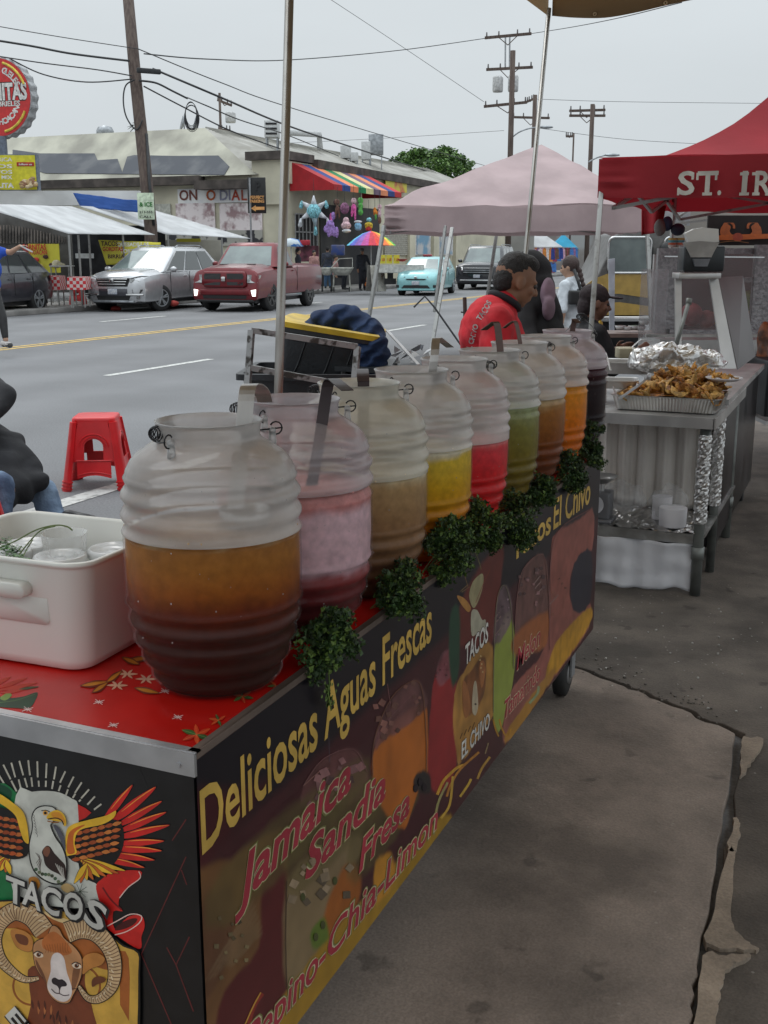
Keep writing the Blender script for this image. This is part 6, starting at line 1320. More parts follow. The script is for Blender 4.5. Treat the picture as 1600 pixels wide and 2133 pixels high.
cl_ = MB(); ax = (J['head'] - J['neck']).normalized(); u0 = ax.orthogonal().normalized(); u1 = ax.cross(u0)
cl_.tube([J['neck'] + ax * .012 + (u0 * cos(a * .4488) + u1 * sin(a * .4488)) * .073 for a in range(14)], .017, 8, True); cl_.build('collar', M('black_collar', (.012, .011, .016), .8), t_, True)
for s_, x, y, a in (('TACOS', 999, 668, 55), ('EL CHIVO', 981, 735, 76)):
 d0 = W(x, y, d=5.05); rt = (RT * cos(radians(a)) + ZU * sin(radians(a))).normalized(); o_t = put_text('lettering', s_, M('shirt_white', (.62, .6, .6), .8), t_, d0, rt, (-RT * sin(radians(a)) + ZU * cos(radians(a))), .021, bold=.05)
 from mathutils.bvhtree import BVHTree
 shirt = [c_o for c_o in t_.children if c_o.name.startswith('shirt')][0]; bv = BVHTree.FromPolygons([v_.co for v_ in shirt.data.vertices], [tuple(f_.vertices) for f_ in shirt.data.polygons])
 for v_ in o_t.data.vertices:
  h_ = bv.ray_cast(v_.co - FW * .5, FW)
  if h_[0] is not None: v_.co = h_[0] - FW * .003
# woman in a long black robe behind him
p = W(1110, 640, d=6.4); t_ = thing('person', 'person in a long black robe and headscarf carrying a lavender backpack', 'person', (p.x, p.y, 0))
def rp(x, y, d=6.4): return W(x, y, d=d)
b = MB(); top = rp(1108, 570); f_ = FW * .8 + RT * .3; head_mb(b, top, f_, ZU, .98); b.cap(top - ZU * .1, top - ZU * .25, .05, .07); b.cap(top - ZU * .3, V((p.x, p.y, .1)), .12, .10); b.build('body', m_skin, t_, remesh=.012, sm=1)
b = MB()
b.ball(rp(1106,566),(.118,.125,.128),18,12); b.ball(rp(1112,600),(.13,.13,.12),18,12)
for x, y, rx, rz_ in ((1112,655,.17,.18),(1114,715,.19,.2),(1112,790,.19,.26),(1108,880,.20,.3),(1108,980,.22,.3)): c_ = rp(x, y); b.ball(c_,(rx, rx * .85, rz_),18,12)
b.cap(rp(1092,640,6.3), rp(1098,735,6.15),.07,.06); b.cap(rp(1134,645,6.5), rp(1136,730,6.35),.07,.06)
b.build('robe', cloth('black_robe', (.008, .007, .009)), t_, remesh=.014, sm=3, disp=lambda v: v + V((mnoise.noise(v * 11), mnoise.noise(v * 11 + V((5, 0, 0))), 0)) * .012)
tag(MB().ball(rp(1141, 618, 6.3), (.042, .08, .11), 16, 12).ball(rp(1143, 642, 6.25), (.035, .07, .07), 14, 10).tube([rp(1132, 620, 6.22), rp(1138, 650, 6.2), rp(1150, 640, 6.25)], .006, 6).build('backpack', M('lavender_fabric', (.22, .14, .18), .8), remesh=.01, sm=1), 'small lavender backpack on the robed person', 'backpack')
# person in a white T-shirt
p = W(1192, 700, d=12.8); J = pose((p.x, p.y), -RT * .85 + FW * .5, 1.66, lean=.05, arms={'R': ((.0, .04, -.27), (.10, .02, -.50)), 'L': ((-.02, .08, -.27), (.02, .06, -.5))})
dz_ = W(1186, 556, d=12.8) - J['head']
for k_ in J: J[k_] = J[k_] + V((dz_.x, dz_.y, dz_.z if k_[:2] not in ('an',) else 0))
def braid(h, q, R_):
 h.ball(q(0,-.02,.03),(.084,.102,.105),18,12, R=R_)
 for k in range(9): h.ball(q(.02,-.11 - .012 * k,-.05 - .055 * k),.034 - .001 * k,10,8)
t_, q, Rh = human('person', 'person in a white T-shirt with a long dark braid and black crossbody bag', J, m_skinl, cloth('white_tshirt', (.60, .64, .68)), cloth('white_trousers', (.55, .55, .56)), M('brown_hair', (.045, .025, .022), .6, bump=.4, bscale=100), m_white, vox=.016, headf=-RT * .9 + FW * .45 - ZU * .1, hairf=braid, fat=1.12)
bg_ = MB(); bc = W(1204,620, d=12.62); bg_.box(bc,(.22,.09,.16), YAW); bg_.box(W(1213,620, d=12.7),(.12,.10,.20), YAW + .3)
bo_ = bg_.build('crossbody_bag', m_blkpl, None, remesh=.02, sm=1); tag(bo_, 'black crossbody bag worn by the person in the white T-shirt', 'bag')
tag(MB().tube([W(1196, 562, d=12.66), W(1204, 585, d=12.6), W(1212, 612, d=12.62)], .02, 6).build('strap', m_blkpl), None); bpy.data.objects['strap'].data.transform(Matrix.Identity(4)); bpy.data.objects['strap'].parent = bo_
# seated person with a cap under the red canopy
p = W(1252, 760, d=7.5); J = pose((p.x, p.y), RT * .9 + FW * .2, 1.62, lean=.18, sit=.66, arms={'R': ((.10, .05, -.24), (.30, .0, -.14)), 'L': ((.10, .05, -.24), (.30, .0, -.16))})
dz_ = W(1240, 630, d=7.5) - J['head']
for k_ in J:
 if k_[:2] in ('an', 'kn'): J[k_] = J[k_] + V((dz_.x, dz_.y, 0))
 else: J[k_] = J[k_] + dz_
def cap_(h, q, R_):
 h.ball(q(0,-.015,.045),(.084,.103,.082),18,12, R=R_); h.ball(q(0,.13,.045),(.060,.07,.008),16,8, R=R_); h.ball(q(0,-.07,-.03),(.07,.05,.08),14,10, R=R_)
t_, q, Rh = human('person', 'seated person in a dark cap and black top beside the chrome tent leg', J, M('skin_shade', (.20, .09, .055), .55), cloth('black_top', (.010, .009, .011)), cloth('dark_jeans', (.02, .022, .03)), M('dark_cap', (.022, .012, .014), .8), vox=.010, headf=RT * .97 + FW * .1 - ZU * .1, hairf=cap_, sleeve=.9)
# person seated on a stool at the left edge, dark coat and jeans
KD = 7.0
def L_(x, y, d=KD): return W(x, y, d=d)
t_ = thing('person', 'person in a black coat and blue jeans seated on a stool at the left edge', 'person', tuple(W(-40, 1090, z=0)))
b = MB()
b.ball(L_(-70,960),(.17,.15,.14),16,12); b.ball(L_(-80,880),(.16,.13,.18),16,12); b.ball(L_(-85,810),(.18,.13,.16),16,12); b.cap(L_(-90,770), L_(-95,725),.06,.055)
head_mb(b, L_(-95,690), RT * .6 - FW * .6 - ZU * .2, ZU)
limb(b, [L_(-40,790,6.85), L_(4,824,6.7), L_(-40,880,6.5)], [.05,.042,.03]); hand_mb(b, L_(-40,880,6.5),-RT,-ZU); limb(b, [L_(-130,790), L_(-150,880,6.9), L_(-90,900,6.6)], [.05,.042,.03])
limb(b, [L_(-50,985), L_(88,1030,6.75), L_(132,1150,6.75)], [.085,.06,.045]); limb(b, [L_(-95,985), L_(10,1020,6.35), L_(-10,1180,6.3)], [.085,.06,.045])
b.build('body', m_skin, t_, remesh=.012, sm=2)
b = MB(); limb(b, [L_(-50,985), L_(90,1022,6.75), L_(140,1160,6.72)], [.10,.083,.068]); limb(b, [L_(-95,985), L_(0,1012,6.3), L_(-12,1190,6.25)], [.10,.085,.07])
b.build('jeans', M('blue_jeans', (.055, .085, .15), .85, col2=(.17, .24, .34), scale=4, fac=(.4, .6), bump=.3), t_, remesh=.012, sm=2, disp=lambda v: v + V((mnoise.noise(v * 18), 0, mnoise.noise(v * 18 + V((4, 0, 0))))) * .008)
b = MB(); b.ball(L_(-72,950),(.20,.18,.18),16,12); b.ball(L_(-80,880),(.19,.16,.2),16,12); b.ball(L_(-85,815),(.20,.15,.17),16,12)
limb(b, [L_(-40,795,6.85), L_(4,826,6.7), L_(-45,885,6.48)], [.09,.085,.07]); limb(b, [L_(-130,795), L_(-150,880,6.9), L_(-90,900,6.6)], [.08,.07,.055])
for x0, y0, d0, x1, y1, d1, r_, r2_ in ((-40,900,6.9,15,930,6.8,.12,.11),(-60,950,6.8,20,985,6.65,.15,.12),(10,940,6.75,60,985,6.68,.11,.085),(-40,1000,6.6,40,1018,6.55,.12,.10),(40,1000,6.62,84,1002,6.62,.085,.06),(-50,1010,6.5,10,1040,6.45,.11,.08),(-60,880,6.85,-10,930,6.8,.14,.12)): b.cap(L_(x0, y0, d0), L_(x1, y1, d1), r_, r2_)
b.build('coat', cloth('black_coat', (.012, .012, .015)), t_, remesh=.014, sm=10, disp=lambda v: v + V((mnoise.noise(v * 6), mnoise.noise(v * 6 + V((5, 0, 0))), mnoise.noise(v * 6))) * .03)
h = MB().ball(L_(-97, 684), (.085, .085, .10), 16, 12).build('hair', m_hair, t_, True)
for x, y, d in ((150, 1178, 6.7), (-10, 1205, 6.2)): MB().cap(V((L_(x, y, d).x, L_(x, y, d).y, .05)), V((L_(x, y, d).x, L_(x, y, d).y, .04)) + RT * .15 - FW * .05, .05, .04).build('shoe', m_blkpl, t_, True)
# person in blue crossing the street at the left edge
BD = 17.3
p = W(-20, 735, d=BD); t_ = thing('person', 'person in a blue shirt and black leggings stretching an arm out at the left edge', 'person', (p.x, p.y, 0))
def B_(x, y, d=BD): return W(x, y, d=d)
b = MB(); b.ball(B_(-18,600),(.15,.12,.14),14,10); b.ball(B_(-16,560),(.14,.11,.18),14,10); b.ball(B_(-16,525),(.17,.12,.13),14,10); b.cap(B_(-16,505), B_(-14,490),.055); head_mb(b, B_(-12,472), RT * .8 - FW * .3, ZU)
limb(b, [B_(-2,522), B_(22,526), B_(42,513, BD - .1)], [.052,.045,.03]); hand_mb(b, B_(40,514, BD - .1), RT + ZU * .2,-ZU); limb(b, [B_(-32,525), B_(-40,560), B_(-35,590)], [.05,.042,.03]); hand_mb(b, B_(-35,590),-ZU, RT)
limb(b, [B_(-12, 612), B_(6, 662), B_(12, 708)], [.085, .06, .042]); limb(b, [B_(-26, 612), B_(-34, 670), B_(-40, 728)], [.085, .06, .042]); b.build('body', m_skinl, t_, remesh=.016, sm=2)
b = MB(); b.ball(B_(-18, 590), (.165, .135, .16), 14, 10); b.ball(B_(-16, 560), (.16, .13, .2), 14, 10); b.ball(B_(-16, 528), (.18, .135, .14), 14, 10); limb(b, [B_(-4, 522), B_(8, 525)], [.075, .07]); limb(b, [B_(-32, 525), B_(-38, 550)], [.07, .065]); b.build('shirt', cloth('royal_blue_shirt', (.02, .075, .42)), t_, remesh=.018, sm=2)
b = MB(); b.ball(B_(-18, 612), (.16, .135, .12), 14, 10); limb(b, [B_(-12, 615), B_(5, 662), B_(11, 702)], [.105, .075, .052]); limb(b, [B_(-26, 615), B_(-34, 670), B_(-40, 722)], [.10, .07, .052]); b.build('leggings', m_blkpl, t_, remesh=.018, sm=2)
for x, y in ((12, 716), (-42, 732)): MB().cap(B_(x - 5, y), B_(x + 9, y + 3), .052, .045).build('shoe', M('pale_sneaker', (.5, .47, .45), .7, col2=(.06, .06, .06), scale=14, fac=(.45, .5)), t_, True)
MB().ball(B_(-14, 466), (.09, .09, .11), 12, 10).build('hair', m_hair, t_, True)
tag(MB().beam(B_(43, 512, BD - .15), B_(68, 525, BD - .1), .05, .02).build('papers', m_white), 'white folded papers held out by the person in blue', 'papers')
# people at the shop across the street
def farhuman(label, px, py, d, H, fwd, shirt, pants, hair=m_hair, skin=m_skinl, arms=None, sit=0, sleeve=.9, hairf=None, z0=.13, **k):
 base = W(px, py, d=d); J = pose((base.x, base.y), fwd, H, arms=arms, sit=sit)
 for k_ in J: J[k_].z += z0
 return human('person', label, J, skin, shirt, pants, hair, vox=.026, headf=V(fwd), s=H / 1.72, sleeve=sleeve, hairf=hairf, group=None, **k)
def cap2(h, q, R_): h.ball(q(0,-.015,.045),(.09,.11,.085),14,10, R=R_); h.ball(q(0,.12,.03),(.07,.07,.02),12,8, R=R_)
dk = M('navy_work_clothes', (.016, .018, .026), .85, var=.1)
t_, q, Rh = farhuman('man in dark apron and cap standing at the kerb beside the board sign', 755, 612, 44.2, 1.62, -FW * .9 + RT * .3, dk, dk, M('grey_cap', (.10, .10, .10), .8), m_skin, arms={'L': ((.02, .10, -.26), (.22, .16, -.44)), 'R': ((0, .05, -.28), (.05, .05, -.54))}, hairf=cap2)
pz = W(770, 582, d=43.9); tag(MB().ball(pz, (.16, .06, .22), 12, 8).ball(pz + V((-.1, 0, -.2)), (.12, .06, .12), 10, 8).build('orange_cloth', M('orange_fabric', (.75, .20, .03), .8), remesh=.03, sm=1), 'orange cloth held in the hand of the man in the dark apron', 'cloth')
farhuman('woman with long black hair sitting behind the white carts at the shop', 699, 590, 45.3, 1.6, RT * .9 - FW * .2, M('pink_top', (.36, .20, .19), .8), dk, sit=.62)
farhuman('person in black leaning over behind the red pickup bed', 622, 600, 43.5, 1.62, RT * .9 + FW * .2, dk, dk)
farhuman('person in a pink top behind the pickup bed, nearer the shop window', 655, 600, 44.4, 1.55, -FW * .7 + RT * .5, M('rose_top', (.45, .24, .22), .8), dk)
farhuman('person in blue jeans standing in the shop entrance under the piñatas', 683, 600, 47.0, 1.7, FW * .8, M('slate_top', (.06, .07, .10), .8), M('far_jeans', (.05, .11, .20), .8))
# ================================================================ CANOPIES
def canopy(name, label, crn, peak, vh, mat, legs, sag=.15, wr=.012, seed=0, vmat=None, valances=(0,1,2,3), legmat=None, solid=0):
 t = thing(name, label, 'canopy', (crn[0].x, crn[0].y, 0)); rs = random.Random(seed)
 for i in range(4):
  a, b = crn[i], crn[(i + 1) % 4]
  def fn(u, v, a=a, b=b):
   e = a.lerp(b, u); p = e.lerp(peak, v); w_ = sin(pi * v) * sin(pi * min(1, max(0, u)))
   n_ = mnoise.noise(V((p.x * 1.5 + seed, p.y * 1.5, p.z * 6)))
   return p + V((0,0,-sag * sin(pi * v) ** .8 * (1 - .25 * abs(2 * u - 1)) + wr * n_ * 2 * (1 - v)))
  m_ = MB().grid(fn,26,18)
  m_.build('roof_panel', mat, t, True)
  if i in valances:
   out_ = (b - a).cross(V((0,0,1))).normalized(); out_ = out_ if (a + b).dot(out_) / 2 > (crn[0] + crn[2]).dot(out_) / 2 else -out_
   def fv(u, v, a=a, b=b, o=out_):
    p = a.lerp(b, u) - V((0,0, vh * v)); n_ = mnoise.noise(V((u * 3 + seed, v * 5, i))) + .5 * mnoise.noise(V((u * 9 + seed, v * 14, i * 3)))
    n_ += .9 * mnoise.noise(V((u * 2.2 + seed, v * 9, i + 7))); return p + o * (wr * 3.6 * n_ * sin(pi * min(1, u * 12 + .1)) if 0 < u < 1 else 0) + V((0,0, wr * 1.2 * mnoise.noise(V((u * 6, seed, i))) - .02 * sin(pi * u) * v))
   MB().grid(fv, 60, 10).build('valance', vmat or mat, t, True)
 for p0, p1, r in legs: MB().beam(p0, p1, r, r).build('leg', legmat or m_leg, t, bevel=.003)
 fr = MB(); cen = sum(crn, V()) / 4; ins = [c_ + (cen - c_) * (.09 / (cen - c_).length * 1.4) for c_ in crn]
 for i in range(4):
  a, b = ins[i] - V((0,0,.05)), ins[(i + 1) % 4] - V((0,0,.05)); m_ = (a + b) / 2
  fr.beam(a, m_ - V((0,0,.24)),.022,.022); fr.beam(m_ - V((0,0,.24)), b,.022,.022); fr.beam(a - V((0,0,.26)), m_ - V((0,0,.02)),.022,.022); fr.beam(m_ - V((0,0,.02)), b - V((0,0,.26)),.022,.022)
 fr.build('truss_frame', m_leg, t); return t
m_leg = M('powder_coated_steel', (.30, .30, .29), .45, .4, col2=(.16, .15, .14), scale=14, fac=(.3, .45))
def fabric(n, c, tr=.25, rough=.8):
 if n in _mats: return _mats[n]
 m = M(n, c, rough, var=.07, scale=1.6, bump=.25, bscale=9); t = m.node_tree; b = t.nodes['Principled BSDF']; o = t.nodes['Material Output']
 tl = t.nodes.new('ShaderNodeBsdfTranslucent'); tl.inputs[0].default_value = (*c, 1) if max(c) <= 1.01 else (*lin(c), 1); mx = t.nodes.new('ShaderNodeMixShader'); mx.inputs[0].default_value = tr
 t.links.new(b.outputs[0], mx.inputs[1]); t.links.new(tl.outputs[0], mx.inputs[2]); t.links.new(mx.outputs[0], o.inputs[0]); return m
# mauve canopy
fl, fr_ = W(801,425, d=15), W(1352,432, d=15); wd = fr_ - fl; zz = (fl.z + fr_.z) / 2; fl.z = fr_.z = zz
bk = V((-wd.y, wd.x,0)).normalized() * wd.length * .92; pk = (fl + fr_ + bk) / 2; ptop = W(1128,301, d=16.7); peak = V((ptop.x, ptop.y, ptop.z))
ct_ = [fl, fr_, fr_ + bk, fl + bk]
canopy('mauve_canopy', 'faded mauve pop up canopy over the vendors beyond the jars', ct_, peak, .33, fabric('mauve_fabric', (.47, .36, .365), .2),
       [(W(800,470, d=15), W(762,700, d=15),.045),(fr_ - V((.03,0,.1)), W(1360,760, d=15),.045),(W(1037,470, d=18.4), W(1012,640, d=18.4),.045),(W(928,470, d=14.9), W(905,650, d=14.9),.035),(W(942,475, d=14.8), W(893,760, d=14.0),.045)], sag=-.02, wr=.035, seed=3)
# red canopy
rl = W(1248,331, d=7.25); rr_ = rl + V((3.0,0,0)); ct_ = [rl, rr_, rr_ + V((0,3,0)), rl + V((0,3,0))]; pk = rl + V((1.5,1.5,1.22))
m_redf = fabric('red_canopy_fabric', (.36, .022, .032), .3)
rc = canopy('red_canopy', 'red pop up canopy with white letters on its valance over the food stall', ct_, pk, .245, m_redf,
       [(rl + V((.02,.02,-.2)), W(1226,760, d=7.05),.032),(rl + V((.02,2.98,-.1)), V((rl.x + .0, rl.y + 3,0)),.032),(rr_ + V((0,0,-.1)), V((rr_.x, rr_.y,0)),.032),(rr_ + V((0,3,-.1)), V((rr_.x, rr_.y + 3,0)),.032)], sag=.46, wr=.012, seed=8)
m_let = M('canopy_letter', (.55, .52, .46), .8)
def cl3(x, y): q = W(x, y, y=rl.y - .035); return q
for ch, x0, x1 in (('S', 1411, 1446), ('T', 1451, 1494), ('.', 1494, 1502), ('I', 1544, 1555), ('R', 1571, 1606), ('E', 1622, 1650)):
 a, b = cl3(x0, 405), cl3(x1, 405); put_text('lettering', ch, m_let, rc, a, (1, 0, 0), (0, 0, 1), .140 if ch != '.' else .13, w=b.x - a.x, bold=.03, ext=.002)
sf = MB()
for xa, xb, y in ((1542,1560,362),(1540,1560,404),(1463,1483,404),(1567,1582,404),(1594,1612,404),(1567,1580,362)): a, b = cl3(xa, y), cl3(xb, y); sf.box((a + b) / 2,(b.x - a.x,.005,.018))
for x, y0_, y1_ in ((1453,360,375),(1492,360,375),(1443,361,374),(1413,392,407)): a, b = cl3(x, y0_), cl3(x, y1_); sf.box((a + b) / 2,(.014,.005, a.z - b.z))
sf.build('letter_serifs', m_let, rc)
tag(MB().grid(lambda u, v: W(1337 + 52 * u * (1 - .2 * v), 428 + 62 * v - 8 * u * v, d=9.4) + FW * .06 * sin(u * 9), 12, 10).build('hanging_flap', m_redf, smooth=True, solid=.006), 'dark red fabric flap hanging at the back of the red canopy', 'fabric flap')
# tan canopy over the camera and the drinks cart
zt_ = W(1143,0, d=6.3).z; c2 = W(1143,2, d=6.3); tl_ = [V((c2.x, c2.y, c2.z + .10)), V((c2.x + 3.4, c2.y + .3, c2.z + .10)), V((c2.x + 3.2,-.6, c2.z + .05)), V((c2.x - .1,-.6, c2.z + .05))]
tc_ = thing('tan_canopy', 'tan canvas canopy on metal poles shading the drinks cart', 'canopy', (c2.x, c2.y, 0))
pkk = sum(tl_, V()) / 4 + V((0, 0, .9)); m_tanf = fabric('tan_canvas', (.42, .30, .165), .22)
for i in range(4):
 a, b = tl_[i], tl_[(i + 1) % 4]; MB().grid(lambda u, v: a.lerp(b, u).lerp(pkk, v) + V((0, 0, -.08 * sin(pi * v))), 14, 10).build('roof_panel', m_tanf, tc_, True)
pts_b = [(1150,33),(1200,37),(1260,37),(1320,27),(1380,13),(1440,0),(1520,-14),(1700,-45)]
vl = MB(); tp = tl_[0]; nrm = (tl_[1] - tl_[0]).cross(V((0,0,1))); qs = [Wp(x, y, tp, nrm) for x, y in pts_b]
qs = [V(q) for q in crspline([tuple(q) for q in qs],4, False)]
vl.loft([[q, V((q.x, q.y, tp.z + .02))] for q in qs] , closed=False, caps=False); vl.build('valance', m_tanf, tc_, True, solid=.004)
MB().grid(lambda u, v: tl_[0].lerp(tl_[3], u) - V((0, 0, (.16 * (1 - u) + .02) * v)), 20, 3).build('side_valance', m_tanf, tc_, True)
for x in (1240, 1387): gmt = Wp(x, (30 if x == 1240 else 7), tp, nrm); MB().lathe([(.004, -.004), (.012, -.004), (.012, .004), (.004, .004)], 12, gmt + V((0, -.006, 0)), axis='Y').build('grommet', m_chrome, tc_)
m_pole = M('brushed_tube', (.36, .35, .33), .35, .8, col2=(.20, .18, .16), scale=10, fac=(.35, .5), stretch=(1, 1, .2))
for (a, b, r, d) in (((603,-8),(577,930),.0142,3.45),((1143,25),(1062,880),.0135,6.3)):
 p0, p1 = W(*a, d=d), W(*b, d=d); k_ = (p1.z - 0) / (p0.z - p1.z); p1 = p1 + (p1 - p0) * k_
 up_ = p0 + (p0 - p1).normalized() * (.55 if d < 4 else .02)
 MB().cyl(p1, up_, r, n=16).build('pole', m_pole, tc_, True)
# ================================================================ TOTES, TOWEL, CART FRAME BEHIND THE JARS
m_tote = M('black_tote_plastic', (.018, .020, .024), .45, var=.15, bump=.1)
uu = V((.935,.355,0)).normalized(); vv = V((-uu.y, uu.x,0))
def tote(label, c, w_, dp, h, tilt, lidm=None, marks=False):
 t = thing('storage_tote', label, 'storage tote', c, atan2(uu.y, uu.x)); t.rotation_euler = (0, tilt, atan2(uu.y, uu.x))
 def rg(hw, hd, z): return [V((x, y, z)) for x, y in [(sx * (hw - .03) + .03 * cos(a0 + pi / 6 * k), sy * (hd - .03) + .03 * sin(a0 + pi / 6 * k)) for sx, sy, a0 in ((1,1,0),(-1,1, pi / 2),(-1,-1, pi),(1,-1,3 * pi / 2)) for k in range(4)]]
 W2, D2 = w_ / 2, dp / 2
 rings = [rg(W2 * .86, D2 * .88,0), rg(W2 * .96, D2 * .97, h * .93), rg(W2 + .015, D2 + .015, h * .935), rg(W2 + .015, D2 + .015, h)]
 if not lidm: rings += [rg(W2 - .01, D2 - .01, h), rg(W2 * .94, D2 * .95, h * .9), rg(W2 * .84, D2 * .86,.02)]
 MB().loft(rings).build('body', m_tote, t, angle=40, local=True)
 if lidm: MB().loft([rg(W2 + .022, D2 + .022, h - .006), rg(W2 + .024, D2 + .024, h + .016), rg(W2 + .010, D2 + .010, h + .022), rg(W2 - .02, D2 - .02, h + .014)]).build('lid', lidm, t, angle=40, local=True)
 if marks:
  e = MB()
  for x in (-.10,.02,.10):
   y = lambda z: -D2 * (.88 + .09 * z / h) - .004
   e.tube([(x - .04, y(.30),.30),(x + .012, y(.30),.30),(x - .008, y(.2),.20),(x - .02, y(.16),.165),(x - .045, y(.16),.165)],.0035,5)
  e.build('embossed_lines', m_tote, t, local=True)
 return t
tl0 = W(578,682, d=4.6); c = tl0 + uu * .155 + vv * .24; c.z = tl0.z - .37
tote('black storage tote with a yellow lid tilted in the cart behind the jars', c, .40, .46, .355, radians(9), M('yellow_lid', (.62, .42, .03), .45), True)
lt0 = W(488,768, d=4.45); c = lt0 + uu * .30 + vv * .24; c.z = lt0.z - .40
tote('open black storage tote at the bottom of the cart behind the jars', c, .56, .50, .38, 0)
fc = thing('hand_cart', 'scratched grey metal frame cart holding the black totes', 'cart', (c.x, c.y, 0), atan2(uu.y, uu.x))
m_scr = M('scratched_steel', (.28, .28, .28), .5, .5, col2=(.05, .045, .04), scale=22, fac=(.42, .5))
fr2 = MB(); q = [W(516,800, d=4.25), W(524,688, d=4.25), W(745,722, d=4.28), W(738,800, d=4.28)]
fr2.beam(q[0], q[1], .022, .022); fr2.beam(q[1], q[2], .022, .022); fr2.beam(q[2], q[3], .022, .022); fr2.beam(W(517, 765, d=4.25), W(742, 806, d=4.28), .022, .022); fr2.build('handle_frame', m_scr, fc)
b_2 = MB(); cz = c.z - .02
b_2.box(c + V((0, 0, -.02)), (.66, .62, .03), R=Matrix.Rotation(atan2(uu.y, uu.x), 3, 'Z')); b_2.build('deck', m_scr, fc)
for sx in (-1,1):
 for sy in (-1,1):
  p_ = c + uu * sx * .3 + vv * sy * .27; MB().beam((p_.x, p_.y, .08), (p_.x, p_.y, cz), .025, .025).build('leg', m_scr, fc); MB().lathe([(0, -.015), (.05, -.015), (.05, .015), (0, .015)], 16, (p_.x, p_.y, .05), axis='X').build('wheel', m_tyre, fc, True)
# navy towel
TD = 4.75; tw = MB()
for x, y, rx, ry, rz_, d in ((650,684,.06,.08,.03, TD),(680,668,.08,.09,.05, TD),(712,660,.075,.09,.055, TD),(712,645,.035,.06,.022, TD),(745,678,.07,.09,.06, TD),(772,700,.06,.09,.08, TD - .05),(785,735,.055,.08,.085, TD - .1),(778,765,.055,.07,.09, TD - .1),(748,705,.05,.08,.05, TD - .05),(762,740,.05,.07,.07, TD - .1),(625,690,.04,.06,.018, TD),(736,655,.03,.05,.04, TD)):
 tw.ball(W(x, y, d=d), (rx, ry, rz_), 14, 10, R=Matrix.Rotation(YAW, 3, 'Z'))
tag(tw.build('towel', M('navy_towel', (.028, .062, .16), .95, col2=(.016, .036, .10), scale=9, bump=.8, bscale=260), remesh=.006, sm=4, disp=lambda v: v + _R * (.007 * sin(v.x * 60 + v.z * 95 + 3 * mnoise.noise(v * 9))) - FW * (.012 * sin((v.x - v.z * .8) * 85 + 4 * mnoise.noise(v * 7)))), 'navy blue towel draped over the yellow lidded tote', 'towel')
# steel bar, scraps of bags and foil
tag(MB().beam(W(806, 688, d=4.5), W(872, 760, d=4.3), .014, .004).build('metal_bar', m_alu), 'flat steel bar leaning behind the fourth jar', 'metal bar')
sc = MB(); rs = random.Random(2)
for k in range(16):
 p = W(812 + rs.uniform(0,90),735 + rs.uniform(-12,28), d=4.7 + rs.uniform(-.1,.1)); s_ = rs.uniform(.02,.045)
 sc.add([p + V((rs.uniform(-1,1), rs.uniform(-1,1), rs.uniform(-.6,1))) * s_ for _ in range(4)], [(0,1,2),(0,2,3),(1,2,3)])
tag(sc.build('plastic_bags', M('white_plastic_bag', (.6, .6, .6), .4, col2=(.4, .42, .46), scale=20)), 'crumpled white plastic bags and scraps behind the fourth jar', 'plastic bags', kind='stuff')
c = W(850, 790, d=4.7); bt = thing('side_table', 'small dark table holding scraps behind the jars', 'table', (c.x, c.y, 0)); MB().box((c.x, c.y, 1.13), (.5, .4, .02)).build('tabletop', m_tote, bt)
for sx in (-1,1):
 for sy in (-1, 1): MB().beam((c.x + sx * .22, c.y + sy * .17, 0), (c.x + sx * .22, c.y + sy * .17, 1.12), .02, .02).build('leg', m_scr, bt)
tag(MB().tube([W(862, 640, d=9), W(885, 617, d=9), W(905, 640, d=9), W(940, 690, d=9), W(975, 740, d=9)], .008, 5).build('bungee_cord', m_cable), 'thin black cord stretched off the mauve canopy leg', 'cord')
tag(MB().cyl(W(968, 620, d=6), W(972, 760, d=6), .011, n=8).tube([W(960, 650, d=6), W(975, 652, d=6), W(985, 642, d=6)], .004, 5).build('rusty_stake', M('rusty_iron', (.10, .05, .035), .8, col2=(.04, .03, .03), scale=20)), 'thin rusty metal stake just left of the vendor in red', 'stake')
